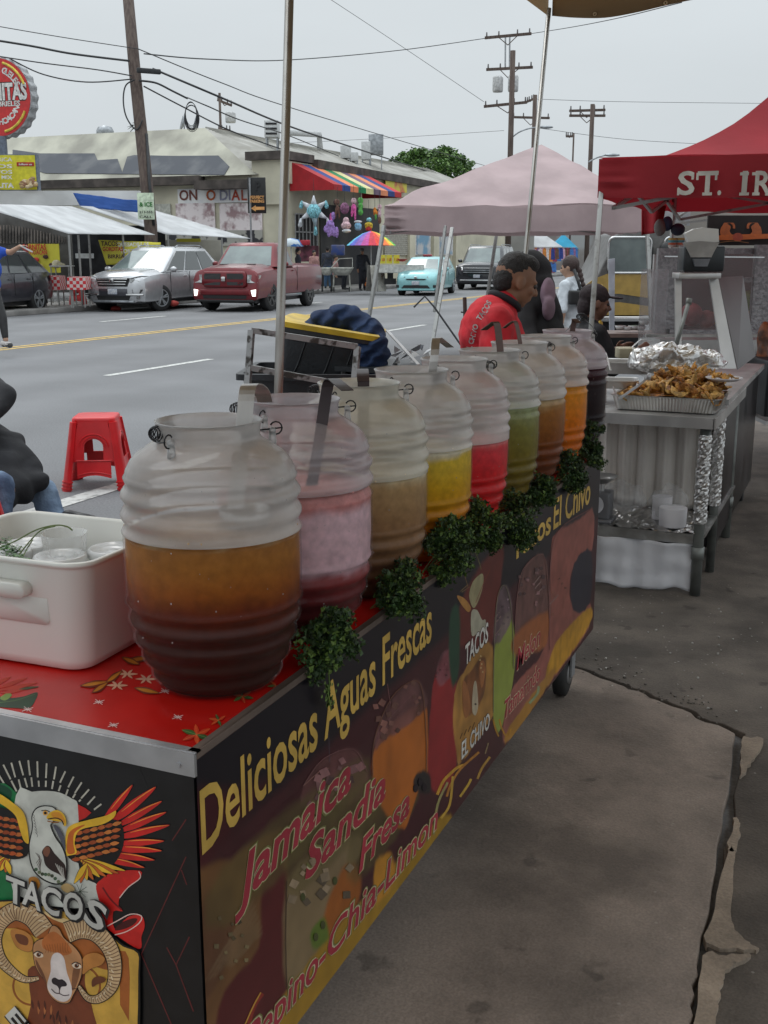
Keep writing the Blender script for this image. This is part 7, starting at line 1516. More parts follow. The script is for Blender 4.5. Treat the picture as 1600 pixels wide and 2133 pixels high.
# ================================================================ RED PLASTIC STOOLS
m_stool = M('red_stool_plastic', (.62, .012, .016), .32, var=.06, scale=6, sub=.15)
def stool(label, loc, rz, h=.47, group='red plastic stools', mat=None):
 mt = mat or m_stool; t = thing('plastic_stool', label, 'stool', loc, rz, group); top, bot = .145, .212
 MB().loft([[V((x * k_, y * k_, z)) for x, y in rrect(top, top, .045)] for k_, z in ((1.0, h - .05), (1.02, h - .045), (1.02, h - .012), (.97, h - .002), (.90, h), (.1, h - .003))]).build('seat', mt, t, angle=50, local=True)
 hw = lambda z: bot + (top - bot) * z / h
 for k in range(4):
  R_ = Matrix.Rotation(k * pi / 2, 3, 'Z'); mb = MB()
  def P3(x, z, o=0): return R_ @ V((x,-(hw(z) + o), z))
  A_ = [(.052 * cos(a),.30 + .055 * sin(a)) for a in [pi * j / 10 for j in range(11)]]   # arch over the opening
  m_ = .10
  # upper apron with arch cut, side strips, lower band
  up_l = [P3(-m_, h - .03)] + [P3(x * 1.25, z) for x, z in A_[::-1]] + [P3(m_, h - .03)]
  for a, b in zip(A_[:-1], A_[1:]):
   xa, xb = a[0] * 1.25, b[0] * 1.25
   for o in (0,): mb.prism([P3(xa, a[1], o), P3(xb, b[1], o), P3(m_ * b[0] / .052, h - .03, o), P3(m_ * a[0] / .052, h - .03, o)], R_ @ V((0,.006,0)))
  for sx in (-1,1): mb.prism([P3(sx * .065,.20), P3(sx * .065,.30), P3(sx * m_, h - .03), P3(sx * (hw(.2) - .03),.20)], R_ @ V((0,.006,0)))
  Bz = [(-.115 + .023 * j,.085 + .022 * sin(pi * j / 10)) for j in range(11)]
  for a, b in zip(Bz[:-1], Bz[1:]): mb.prism([P3(a[0], a[1]), P3(b[0], b[1]), P3(b[0],.205), P3(a[0],.205)], R_ @ V((0,.006,0)))
  for rr_, zz2 in ((1.55,0),(1.95,.0)): mb.tube([P3(.052 * rr_ * cos(a),.30 + .055 * rr_ * .82 * sin(a),.003) for a in [pi * j / 12 for j in range(13)]],.0045,6)
  mb.tube([P3(-.12,.208,.002), P3(.12,.208,.002)],.005,6); mb.tube([P3(x, z + .022,.002) for x, z in Bz],.004,6)
  mb.build('apron', mt, t, angle=40, local=True)
  L = MB(); pts = [R_ @ V((hw(z) - .012,-(hw(z) - .012), z)) for z in (.0,.1,.2,.3, h - .03)]; d_ = R_ @ V((1,-1,0)).normalized(); e_ = V((-d_.y, d_.x,0))
  L.loft([[p + d_ * a * w_ + e_ * b * w_ for a, b in ((.5,0),(.35,.7),(-.1,1.3),(-.5,1.1),(-.4,0),(-.5,-1.1),(-.1,-1.3),(.35,-.7))] for p, w_ in zip(pts,(.036,.034,.032,.030,.028))])
  for zz2 in (.012,.035,.058): L.loft([[p + d_ * a * .041 + e_ * b * .041 for a, b in ((.5,0),(.35,.8),(-.1,1.4),(-.5,1.1),(-.4,0),(-.5,-1.1),(-.1,-1.4),(.35,-.8))] for p in (R_ @ V((hw(zz2) - .012,-(hw(zz2) - .012), zz2)), R_ @ V((hw(zz2) - .012,-(hw(zz2) - .012), zz2 + .010)))])
  L.build('leg', mt, t, angle=50, local=True)
 return t
p = W(209, 1010, z=0); st1 = stool('red plastic stool standing empty on the street left of the jars', (p.x, p.y, 0), radians(28), .50)
p = W(-88, 1150, z=0); stool('red plastic stool under the seated person at the left edge', (p.x, p.y, 0), radians(5), .45)
# ================================================================ STALLS AND SIGNS ACROSS THE STREET
def quadsheet(name, label, cat, pts, mat, sag=.05, th=.012, wr=.01, legs=(), nu=16, nv=12, group=None):
 q = [W(x, y, d=d) for x, y, d in pts]; t = thing(name, label, cat,(q[0].x, q[0].y,0),0, group)
 MB().grid(lambda u, v: (q[0].lerp(q[1], u)).lerp(q[3].lerp(q[2], u), v) + V((0, 0, -sag * sin(pi * u) * sin(pi * v) + wr * mnoise.noise(V((u * 6, v * 6, pts[0][0]))))), nu, nv).build('sheet', mat, t, True, solid=th)
 for a in legs:
  p = W(*a[:2], d=a[2]); MB().cyl((p.x, p.y, .13), p, .03, n=8).build('post', m_leg, t)
 return t
m_tarp = fabric('white_tarp', (.68, .69, .70), .3); m_tarpb = fabric('blue_tarp', (.03, .10, .36), .2)
quadsheet('awning_tarp', 'large white tarp awning over the dark food stall at the left edge', 'tarp awning', [(-60, 424, 27.5), (143, 487, 30), (323, 489, 34.5), (150, 430, 36)], m_tarp, .04, legs=((143, 489, 30), (163, 489, 31), (185, 488, 32.5), (256, 489, 33)))
quadsheet('awning_tarp', 'second white tarp awning ending in a point beside the parking sign', 'tarp awning', [(165, 429, 36), (345, 488, 37), (522, 497, 40), (322, 438, 41)], m_tarp, .04, legs=((350, 489, 37), (462, 495, 39)))
quadsheet('tarp', 'blue tarp stretched behind the leaning pole under the white roof edge', 'tarp', [(152, 402, 36.9), (292, 419, 37), (293, 443, 36.9), (168, 431, 36.8)], m_tarpb, 0, wr=.05)
st_ = thing('food_stall', 'dark slatted back wall of the food stall under the large white awning', 'food stall', tuple(W(60, 600, d=35)))
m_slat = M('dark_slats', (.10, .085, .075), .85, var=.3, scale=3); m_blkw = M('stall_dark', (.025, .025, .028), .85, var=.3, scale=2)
def face(px0, py0, px1, py1, d, th=.05): a, b = W(px0, py0, d=d), W(px1, py1, d=d); return (a + b) / 2,((a.xy - b.xy).length, th, abs(a.z - b.z))
RY = Matrix.Rotation(YAW, 3, 'Z')
def fb(name, label, cat, box, d, mat, parent=None, th=.05, group=None, bevel=0):
 c, s_ = face(*box, d, th); o = MB().box(c, s_, R=RY).build(name, mat, parent, bevel=bevel)
 if label: tag(o, label, cat, group)
 return o
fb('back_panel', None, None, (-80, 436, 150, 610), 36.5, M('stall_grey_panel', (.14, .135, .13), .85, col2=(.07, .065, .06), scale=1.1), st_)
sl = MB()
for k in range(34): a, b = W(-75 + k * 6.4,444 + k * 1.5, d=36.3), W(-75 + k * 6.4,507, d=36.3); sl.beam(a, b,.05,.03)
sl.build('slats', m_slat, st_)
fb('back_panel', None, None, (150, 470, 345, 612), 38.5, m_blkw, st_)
fb('roof_edge', None, None, (-80, 398, 292, 428), 37.6, M('white_fascia', (.72, .72, .71), .7, var=.1, scale=.6), st_, th=.4)
MB().beam(W(-80, 396, d=37.2), W(292, 436, d=38.5), .06, .10).build('roof_beam', M('beam_dark', (.07, .07, .075), .6), st_)
m_ybn = M('yellow_banner', (.62, .56, .05), .6, var=.08, scale=1.4)
b1 = fb('menu_banner', 'yellow banner with dark red words and taco pictures on the dark stall wall', 'banner', (62, 508, 124, 568), 35.9, m_ybn)
def ftext(txt, x, y, d, h, mat, parent, w=None, bold=.04, rot=0, name='lettering'):
 rt = (RT * cos(rot) + ZU * sin(rot)); up = (-RT * sin(rot) + ZU * cos(rot)); return put_text(name, txt, mat, parent, W(x, y, d=d) - FW * .0, rt, up, h, w=w, bold=bold, ext=.004)
mk_r = M('sign_red', (.45, .03, .02), .6); mk_d = M('sign_dark', (.06, .02, .02), .6); mk_w = M('sign_white', (.72, .71, .68), .6); mk_y = M('sign_yellow', (.75, .58, .08), .6)
ftext('CARNITAS', 46, 520, 35.75, .17, mk_r, b1, w=.78); ftext('MICHOACAN', 50, 530, 35.75, .14, mk_r, b1, w=.75)
ea2 = MB()
for x, y, r_, m_ in ((75,541,.11,0),(95,535,.09,1),(82,556,.15,2),(108,552,.10,1)): ea2.ball(W(x, y, d=35.82),(r_,.02, r_ * .7),12,8, R=RY, mi=m_)
ea2.build('printed_food', [mk_r, mk_d, M('print_tan', (.45, .33, .10), .6)], b1)
b2 = quadsheet('menu_banner', 'slanted yellow banner with black and red lettering behind the silver SUV', 'banner', [(205, 500, 33), (335, 505, 34), (332, 548, 34), (222, 552, 33)], m_ybn, 0, wr=.02)
ftext('TACOS', 211, 512, 32.9, .13, mk_d, b2, w=.5); ftext('GORDITAS', 214, 523, 32.9, .12, mk_r, b2, w=.6); ftext('QUESADILLAS', 244, 513, 33.0, .11, mk_w, b2, w=.95); ftext('TORTAS', 250, 527, 33.0, .11, mk_w, b2, w=.6); ftext('BIRRIA', 225, 538, 32.9, .11, mk_d, b2, w=.5)
# stall tables
m_chk = M('red_gingham', (.52, .04, .05), .8); tt = m_chk.node_tree; ck = tt.nodes.new('ShaderNodeTexChecker'); ck.inputs['Scale'].default_value = 11; ck.inputs[1].default_value = (.55, .03, .04, 1); ck.inputs[2].default_value = (.62, .52, .50, 1)
tcn = tt.nodes.new('ShaderNodeTexCoord'); tt.links.new(tcn.outputs['Object'], ck.inputs['Vector']); tt.links.new(ck.outputs[0], tt.nodes['Principled BSDF'].inputs['Base Color'])
def table(label, x0, x1, py, d, clothy=None, mat=m_chk, group='tables at the food stall'):
 a, b = W(x0, py, d=d), W(x1, py, d=d); c = (a + b) / 2; w_ = (a.xy - b.xy).length; t = thing('stall_table', label, 'table', (c.x, c.y, .13), YAW, group); h = a.z - .13
 MB().box((0, 0, h - .015), (w_, .6, .03)).build('tabletop', m_white, t, local=True)
 for sx in (-1,1):
  for sy in (-1, 1): MB().box((sx * (w_ / 2 - .04), sy * .25, (h - .03) / 2), (.03, .03, h - .03)).build('leg', m_leg, t, local=True)
 if clothy:
  zb3 = W(x0, clothy, d=d).z - .13; cl = tag(MB().box((0, 0, 0), (1, 1, 1)).build('tablecloth', mat), 'red and white gingham cloth draped over the ' + label, 'tablecloth')
  m2 = MB(); n_ = 40; per = rrect(w_ / 2 + .02,.33,.03,4); rings = []
  for k, z in enumerate((h + .006, h + .002, h - .1,(h + zb3) / 2, zb3)):
   rings.append([V((x * (1 + .012 * k * (1 + .6 * sin(i * 1.3))), y * (1 + .012 * k * (1 + .6 * sin(i * 1.3))), z)) for i,(x, y) in enumerate(per)])
  m2.loft(rings); cl.data = m2.mesh('tablecloth', mat); cl.location = t.location; cl.rotation_euler = t.rotation_euler
 return t
table('small table by the dark crossover', 95, 128, 575, 31.5, 604)
table('small table beside the stacked red stools', 148, 182, 577, 30.5, 603)
table('bare metal counter of the food stall', 108, 150, 553, 33.5)
tag(MB().ball(W(118, 550, d=33.4), (.16, .12, .13), 12, 8).ball(W(125, 552, d=33.4), (.2, .12, .06), 12, 8).build('food_bag', M('cream_bag', (.5, .45, .3), .7), remesh=.03, sm=1), 'cream coloured bag of food on the metal counter', 'bag')
p = W(163, 634, z=.13); s0 = stool('upper red stool of the stack beside the gingham table', (p.x, p.y, .13), .5, .46, 'red stools across the street'); dup(s0, None, (p.x, p.y, .19), label='topmost red stool stacked beside the gingham table')
s0['label'] = 'lowest red stool stacked beside the gingham table'
for x, y, lb in ((241, 643, 'red bundle lying at the kerb under the silver SUV nose'), (361, 632, 'smaller red bundle lying at the kerb behind the SUV wheel')):
 tag(MB().ball(W(x, y, d=31.6), (.16, .13, .09), 12, 8).ball(W(x + 5, y, d=31.6), (.10, .1, .07), 10, 6).build('red_bundle', M('red_rag', (.40, .05, .04), .8), remesh=.025, sm=1), lb, 'bundle', 'red bundles at the kerb')
p = W(211, 540, d=33.6); tag(fb('tray_of_food', None, None, (160, 528, 193, 538), 35.5, m_white, None, th=.3), 'pale tray of food on a shelf inside the dark stall', 'tray')
fb('partition', 'plain cream partition under the second white awning', 'partition', (345, 500, 462, 560), 41, M('cream_partition', (.50, .48, .42), .8, scale=1))
fb('stall_banner', 'narrow yellow banner under the second white awning', 'banner', (368, 497, 418, 504), 40.2, m_ybn)
# round sign on a post
sc_ = W(-4, 203, d=38.4); sg = thing('round_sign', 'round red bottle cap sign with white lettering on a grey post', 'sign', (sc_.x, sc_.y, 0))
nrm = (-_F + _R * -.28); nrm.z = 0; nrm.normalize(); rx_ = ZU.cross(nrm); Rr = Matrix((rx_, nrm, ZU)).transposed(); R_s = 80 * 38.4 / 2300
def disc3(r, y0, y1, n_=72, sc=0, mats=0): return [[sc_ + Rr @ V(((r + sc * (.5 + .5 * cos(24 * a))) * cos(a), yy,(r + sc * (.5 + .5 * cos(24 * a))) * sin(a))) for a in [2 * pi * k / n_ for k in range(n_)]] for yy in (y0, y1)]
MB().loft(disc3(R_s * .97, -.42, 0, 144, .055)).build('cap_rim', M('grey_cap_rim', (.36, .37, .38), .5), sg)
MB().loft(disc3(R_s * .96, 0, .02)).build('face', M('sign_face_red', (.58, .03, .03), .5, var=.06), sg)
def onface(name, txt, x, z, h, m_, w=None, off=.026, bold=.05, rot=0): return put_text(name, txt, m_, sg, sc_ + Rr @ V((x, off, z)),-rx_ * -1 if False else rx_ * 1, ZU, h, w=w, bold=bold, ext=.003)
rx2 = (-rx_) if rx_.dot(_R) < 0 else rx_
def ft(txt, x, z, h, m_, w=None, off=.026, bold=.05, a=0):
 rt = rx2 * cos(a) + ZU * sin(a); up = -rx2 * sin(a) + ZU * cos(a); return put_text('lettering', txt, m_, sg, sc_ + rx2 * x + ZU * z + nrm * off, rt, up, h, w=w, bold=bold, ext=.003)
mk_k = M('sign_outline', (.03, .015, .015), .6)
for m_, bo, of in ((mk_k, .12, .024), (mk_w, .06, .030)): ft('CARNITAS', -1.18, -.08, .52, m_, w=2.36, bold=bo, off=of); ft('LOS GABRIELES', -.90, -.30, .165, m_, w=1.78, bold=bo * .6, off=of)
def arc_text(txt, r, a0, a1, h, flip=False):
 for i, ch in enumerate(txt):
  if ch == ' ': continue
  a = radians(a0 + (a1 - a0) * i / (len(txt) - 1)); pos = (r * cos(a), r * sin(a)); rot = a - pi / 2 if not flip else a + pi / 2
  ft(ch, pos[0] - .04 * cos(rot), pos[1] - .04 * sin(rot), h, mk_w, bold=.05, a=rot, off=.028)
arc_text('ESTILO MIGUELES', .82, 150, 28, .2); arc_text('MICHOACAN', .90, 238, 328, .19, True)
ya_ = MB()
for a0, a1 in ((20,75),(105,160),(-80,-25),(200,255)):
 ya_.tube([sc_ + rx2 * (1.15 * cos(radians(a0 + (a1 - a0) * k / 14))) + ZU * (1.15 * sin(radians(a0 + (a1 - a0) * k / 14))) + nrm * .02 for k in range(15)],.048,6)
ya_.build('yellow_arc', mk_y, sg)
MB().cyl((sc_.x, sc_.y, 2.0), (sc_.x, sc_.y, sc_.z - R_s + .05), .19, n=14).build('post', M('blue_grey_post', (.16, .19, .24), .5), sg); MB().cyl((sc_.x, sc_.y, 0), (sc_.x, sc_.y, 2.0), .19, n=14).build('post_base', M('blue_grey_post', (.16, .19, .24)), sg)
bb = thing('billboard', 'yellow menu billboard with red ribbon and a picture of meat under the round sign', 'billboard', tuple(W(30, 400, d=37.4)))
c, s_ = face(-90, 323, 80, 397, 37.4, .3); MB().box(c, s_, R=RY).build('cabinet', M('blue_grey_post', (.16, .19, .24)), bb); c2_ = c - FW * .16; MB().box(c2_ - RT * .0, (s_[0] * .97, .02, s_[2] * .95), R=RY).build('face', M('billboard_yellow', (.68, .62, .03), .5, var=.06), bb)
for y, wds in ((336, 'COMIDA RICA'), (350, 'TACOS'), (362, 'BURRITOS'), (373, 'CARNITAS MIX')): ftext(wds, -62, y, 37.15, .12, mk_w, bb, w=1.42, bold=.03)
ftext('TEQUILITA', -50, 391, 37.15, .15, mk_w, bb, w=1.28, bold=.06)
fb('red_ribbon', None, None, (35, 338, 71, 346), 37.17, mk_r, bb, .02); ftext('follow us', 39, 344, 37.13, .06, mk_w, bb, w=.45)
for x, m_ in ((42, M('icon_pink', (.6, .3, .35), .5)), (53, mk_k), (64, M('icon_blue', (.03, .09, .3), .5))): fb('social_icon', None, None, (x - 3, 327, x + 3, 334), 37.17, m_, bb, .015)
fm = MB(); rs = random.Random(6)
for k in range(26): fm.ball(W(60 + rs.gauss(0,9),384 + rs.gauss(0,4) - 2, d=37.15),(.095,.03,.06),8,6, R=RY, mi=k % 3)
fm.build('printed_meat', [M('meat_tan', (.45, .30, .14), .6), M('meat_brown', (.25, .12, .06), .6), M('meat_pale', (.6, .48, .3), .6)], bb)
# parking sign
ps = thing('parking_sign', 'black parking sign with an orange P and an arrow on a thin pole', 'sign', tuple(W(535, 560, d=33)))
c, s_ = face(518, 370, 552, 444, 33, .05); MB().box(c, s_, R=RY).build('board', M('sign_black', (.012, .012, .013), .5), ps, bevel=.01); pc = W(536, 386, d=32.96)
m_or = M('sign_orange', (.72, .36, .12), .5)
ang = [2 * pi * k / 28 for k in range(28)]; MB().prism([pc + RT * (.185 * cos(a)) + ZU * (.185 * sin(a)) for a in ang], -FW * .012).build('disc', m_or, ps)
ftext('P', 531.5, 396, 32.9, .25, M('sign_black', (.012,) * 3), ps, w=.15, bold=.06); ftext('PERFECT', 521, 414, 32.92, .085, m_or, ps, w=.42, bold=.05); ftext('PARKING', 521, 422, 32.92, .085, m_or, ps, w=.42, bold=.05)
a0_ = W(523, 434, d=32.92); MB().prism([a0_ + RT * x * .01 + ZU * z * .01 for x, z in ((0, 0), (14, 9), (14, 4.5), (40, 4.5), (40, -4.5), (14, -4.5), (14, -9))], -FW * .01).build('arrow', m_or, ps)
p = W(522, 444, d=33.06); MB().cyl((p.x, p.y, 0), (p.x, p.y, W(522, 372, d=33.06).z), .03, n=8).build('pole', m_steel, ps)
# ================================================================ PINATAS AND GOODS AT THE SHOP
PD = 44.8
def Pn(x, y, d=PD): return W(x, y, d=d)
c = Pn(654, 440); t_ = thing('star_pinata', 'light blue and white star piñata with tassels hanging at the shop window', 'piñata', tuple(c), 0, 'piñatas under the striped awning')
m_lb = M('crepe_light_blue', (.25, .58, .66), .9, bump=.8, bscale=40, var=.25, scale=14); m_wh = M('crepe_white', (.62, .64, .68), .9, bump=.8, bscale=40)
MB().ball(c, .30, 16, 12).build('ball', m_lb, t_, True)
for k, a in enumerate((90,38,-28,-85,-150,142)):
 d_ = RT * cos(radians(a)) + ZU * sin(radians(a)); L = .62; MB().cyl(c + d_ * .2, c + d_ * L, .15, .02, 12).build('cone', m_wh if k != 3 else M('crepe_grey_blue', (.35, .45, .5), .9), t_, True)
 if k: e = c + d_ * L; MB().cap(e, e - ZU * .22 + d_ * .04, .04, .09, 8).build('tassel', m_lb if k in (1, 3, 5) else m_wh, t_, True)
MB().cyl(c + ZU * .3, c + ZU * 1.3, .008, n=5).build('string', m_cable, t_)
def pin(label, name, blobs, x, y, mats, d=PD):
 c = Pn(x, y, d); t_ = thing(name, label, 'piñata', tuple(c), 0, 'piñatas under the striped awning')
 for nm, sh, m_ in blobs:
  mb = MB()
  for (dx, dz, rx, rz_) in sh: mb.ball(Pn(x + dx, y + dz, d),(rx * d / 2300, rx * d / 2300 * .7, rz_ * d / 2300),12,9, R=RY)
  mb.build(nm, mats[m_], t_, remesh=.03, sm=1)
 MB().cyl(c, c + ZU * .9, .008, n=5).build('string', m_cable, t_)
cr_ = lambda n, c: M('crepe_' + n, c, .9, bump=.8, bscale=40, var=.2, scale=12)
lil, pnk, brn, pal, grn, blu, yel, org, mag = cr_('lilac', (.36, .22, .56)), cr_('pink', (.70, .12, .38)), cr_('brown', (.16, .08, .06)), cr_('pale_pink', (.62, .42, .46)), cr_('green', (.10, .38, .08)), cr_('sky', (.20, .42, .62)), cr_('yellow', (.65, .48, .05)), cr_('orange', (.65, .22, .03)), cr_('mauve', (.26, .11, .20))
pin('lilac pony piñata with a pink mane', 'pony_pinata', [('body', [(0, 0, 9, 10), (6, -18, 5, 9), (-9, 9, 5, 8), (-3, 16, 4, 11), (8, 14, 4, 12), (14, 16, 4, 12), (2, 14, 4, 10)], 0), ('mane', [(1, -16, 3, 9), (2, -2, 3, 12), (3, 10, 3, 8)], 1)], 688, 468, [lil, pnk])
pin('brown doll piñata hanging at the top of the row', 'doll_pinata', [('body', [(0, 0, 5, 9), (-1, -16, 6, 7), (-4, 12, 2.4, 9), (4, 12, 2.4, 9)], 0), ('hair', [(-6, -16, 3, 6)], 1)], 703, 437, [brn, cr_('dark', (.05, .03, .03))])
pin('round mauve shield piñata', 'round_pinata', [('disc', [(0, 0, 10, 12)], 0), ('centre', [(0, 0, 5, 6)], 1)], 718, 434, [mag, pal], PD - .2)
pin('bright pink doll piñata with long legs', 'doll_pinata', [('body', [(0, 0, 6, 9), (3, 14, 2.6, 14), (-4, 10, 2.6, 10)], 0), ('head', [(0, -15, 6, 7)], 1)], 737, 434, [pnk, pal], PD - .1)
pin('pale pink frilled piñata with a white base', 'frilled_pinata', [('skirt', [(0, 4, 11, 8), (0, -6, 7, 8)], 0), ('base', [(1, 15, 10, 4)], 1)], 721, 466, [pal, m_wh], PD - .4)
pin('green block piñata stacked three high', 'block_pinata', [('blocks', [(0, -16, 6, 7), (0, -4, 6, 7), (0, 8, 6, 7)], 0)], 751, 434, [grn])
pin('sky blue tub shaped piñata', 'tub_pinata', [('tub', [(0, 0, 8, 7), (0, 5, 7.5, 6)], 0), ('rim', [(0, -8, 9, 3)], 1)], 746, 470, [blu, m_wh], PD - .2)
pin('yellow, blue and red clown piñata above the rainbow umbrella', 'clown_pinata', [('body', [(0, 4, 9, 5), (-4, 8, 4, 5), (5, 8, 4, 5)], 0), ('head', [(1, -6, 6, 5)], 1), ('legs', [(0, 13, 7, 5)], 2)], 768, 464, [yel, m_lb, cr_('red', (.5, .04, .04))])
pin('orange and green bird piñata at the awning end', 'bird_pinata', [('body', [(0, 0, 4, 9), (3, 4, 4, 5)], 0), ('wing', [(2, 12, 2.5, 8)], 1)], 781, 440, [org, grn])
pin('pale hanging piñata beside the mauve canopy corner', 'doll_pinata', [('body', [(0, 0, 4, 10), (0, -14, 5, 6)], 0), ('legs', [(0, 14, 4, 8)], 1)], 791, 445, [pal, brn])
# rainbow umbrella
u0_ = W(773, 481, d=43.5); t_ = thing('rainbow_umbrella', 'rainbow striped beach umbrella open at the shop', 'umbrella', (u0_.x, u0_.y, 0))
rb_ = [(200,30,60),(225,60,40),(240,120,50),(240,200,50),(90,190,70),(60,180,160),(100,190,225),(80,90,190),(130,80,170),(190,60,150)]; n_ = 20; mbu = MB(); Ru, Hu = .98,.56
for k in range(n_):
 a0_, a1_ = 2 * pi * k / n_,2 * pi * (k + 1) / n_
 rg = lambda a: [u0_ + V((Ru * s_ * cos(a), Ru * s_ * sin(a),-Hu * s_ ** 1.6)) for s_ in (0,.35,.7,1)]
 A1, B1 = rg(a0_), rg(a1_)
 mbu.add([A1[0], A1[1], B1[1]], [(0,1,2)],(k + 4) % 10)
 for j in (1,2): mbu.add([A1[j], A1[j + 1], B1[j + 1], B1[j]], [(0,1,2,3)],(k + 4) % 10)
mbu.build('canopy', [M('umbrella_%d' % i, tuple(v + .1 for v in c), .6) for i, c in enumerate(rb_)], t_, solid=.01); MB().cyl((u0_.x, u0_.y, .13), u0_, .02, n=8).build('pole', m_white, t_)
u1_ = W(606, 496, d=43); t_ = thing('beach_umbrella', 'white and blue beach umbrella behind the red pickup', 'umbrella', (u1_.x, u1_.y, 0)); MB().lathe([(0.01, 0), (.3, -.06), (.48, -.32)], 16, u1_).build('canopy', M('umbrella_white_blue', (.55, .62, .66), .6, col2=(.03, .15, .45), scale=2.5, fac=(.48, .52)), t_, True, solid=.01); MB().cyl((u1_.x, u1_.y, .13), u1_, .02, n=8).build('pole', m_white, t_)
# shop goods
fb('storage_bin', 'red bin with purple lid in the shop window', 'bin', (626, 500, 646, 511), 45.5, M('bin_red', (.45, .02, .04), .5), None, .4, bevel=.03)
fb('display_shelf', 'dark red display counter behind the pickup bed', 'counter', (618, 512, 664, 545), 45.8, M('counter_red', (.12, .03, .05), .7, var=.3, scale=4), None, .3)
fb('storage_bin', 'blue plastic drum bins stacked in the shop entrance', 'bin', (690, 510, 718, 532), 46.2, M('bin_blue', (.04, .08, .28), .5, col2=(.12, .12, .16), scale=4), None, .5, bevel=.05)
for x, lb in ((712, 'white tub cart on a black frame in front of the seated woman'), (681, 'smaller white tub cart beside the pickup tail')):
 c = W(x, 575, d=43.3); s_ = 1.0 if x == 712 else .55; t_ = thing('tub_cart', lb, 'cart', (c.x, c.y, .13), YAW, 'white tub carts')
 MB().lathe([(0, .62), (.28 * s_, .62), (.40 * s_, .80), (.46 * s_, .92), (.48 * s_, .92), (.44 * s_, .86)], 20).build('tub', M('pale_tub', (.50, .50, .45), .5), t_, True, local=True)
 f_ = MB()
 for sx in (-1,1):
  for sy in (-1,1): f_.beam((sx * .34 * s_, sy * .28,.0),(sx * .30 * s_, sy * .25,.64),.03,.03)
 f_.beam((-.4 * s_, 0, .92), (-.1 * s_, .1, 1.25), .03, .03); f_.beam((.42 * s_, 0, .92), (.42 * s_, .2, 1.28), .02, .02); f_.beam((-.1 * s_, .1, 1.25), (.42 * s_, .2, 1.28), .03, .03); f_.build('frame', m_blkpl if s_ < 1 else M('pale_frame', (.4, .4, .36), .5), t_, local=True)
 for sx in (-1, 1): MB().lathe([(0, -.02), (.09, -.02), (.09, .02), (0, .02)], 14, (sx * .3 * s_, -.3, .09), axis='X').build('wheel', m_tyre, t_, local=True)
c = W(783, 610, d=43.6); t_ = thing('board_sign', 'white folding board sign with vertical brown letters on the pavement', 'sign', (c.x, c.y, .13), YAW + .5)
MB().box((0, -.2, .50), (.60, .03, 1.02), R=Matrix.Rotation(-.2, 3, 'X')).build('front_board', M('board_cream', (.62, .60, .54), .7), t_, local=True); MB().box((0, .2, .50), (.60, .03, 1.02), R=Matrix.Rotation(.2, 3, 'X')).build('back_board', M('board_grey', (.25, .24, .22), .7), t_, local=True)
for k, ch in enumerate('ELOTES'):
 o = put_text('lettering', ch, M('board_brown', (.20, .11, .05), .7), None, (0, 0, 0), (1, 0, 0), (0, 0, 1), .11, bold=.05, ext=.004); o.parent = t_; o.location = (.10, -.335 + .03 * k, .86 - .13 * k)
c = W(832, 552, d=43); t_ = thing('market_table', 'white cloth market table with yellow price signs beside the hatchback', 'table', (c.x, c.y, .13), YAW)
MB().loft([[V((x, y, z)) for x, y in rrect(.95 + o_, .40 + o_, .05)] for o_, z in ((0, 1.02), (.0, 1.0), (.03, .75), (.02, .72))]).build('tabletop', M('market_cloth', (.50, .50, .47), .8, bump=.5, bscale=8), t_, local=True)
for sx in (-1,1):
 for sy in (-1, 1): MB().box((sx * .85, sy * .3, .36), (.04, .04, .72)).build('leg', m_leg, t_, local=True)
for x in (797, 811, 826): pb = fb('price_sign', 'yellow price sign with red letters, %s on the market table' % {797: 'nearest the umbrella pole', 811: 'middle one', 826: 'nearest the turquoise hatchback'}[x], 'price sign', (x - 6, 531, x + 6, 549), 42.9, m_ybn, None, .03, 'yellow price signs'); ftext('1 LB', x - 4.5, 543, 42.85, .10, mk_r, pb, w=.17)
tag(MB().lathe([(0, 0), (.1, .01), (.2, .1), (.21, .1), (.1, .02)], 16, W(838, 545, d=42.6)).build('bowl', mk_r), 'red bowl at the end of the market table', 'bowl')
for x, y in ((807, 586), (819, 586), (813, 574)): fb('milk_crate', 'black crate, %s under the market table' % {807: 'left lower one', 819: 'right lower one', 813: 'upper one'}[x], 'crate', (x - 6, y - 6, x + 6, y + 6), 43.2, m_blkpl, None, .3, 'black crates under the market table')
# far market tents and shop
for lb, x0, x1, yt, ye_, d, m_ in (('wide white market tent far down the street left of the metal pole', 1052, 1122, 484, 512, 84, m_tarp), ('taller white market tent in the middle of the far row', 1082, 1172, 480, 514, 82, m_tarp), ('bright blue market tent at the right end of the far row', 1148, 1206, 487, 518, 85, fabric('cyan_tarp', (.05, .40, .62), .25))):
 a, b = W(x0, ye_, d=d), W(x1, ye_, d=d); wv_ = b - a; bk_ = V((-wv_.y, wv_.x,0)); pk_ = (a + b + bk_) / 2; pk_.z = W(x0, yt, d=d + wv_.length / 2).z
 t_ = thing('market_tent', lb, 'market tent', (a.x, a.y, 0), 0, 'far market tents'); cs = [a, b, b + bk_, a + bk_]
 r_ = MB()
 for i in range(4): r_.add([cs[i], cs[(i + 1) % 4], pk_], [(0,1,2)]); r_.add([cs[i], cs[(i + 1) % 4], cs[(i + 1) % 4] - ZU * .3, cs[i] - ZU * .3], [(0,1,2,3)])
 r_.build('roof', m_, t_)
 for q in cs: MB().cyl((q.x, q.y, 0), q, .04, n=6).build('leg', m_leg, t_)
rs = random.Random(12); cols = [(.3,.04,.08),(.02,.04,.2),(.5,.3,.4),(.55,.5,.5),(.03,.03,.04),(.55,.2,.04),(.05,.15,.4),(.25,.12,.25),(.12,.06,.04)]
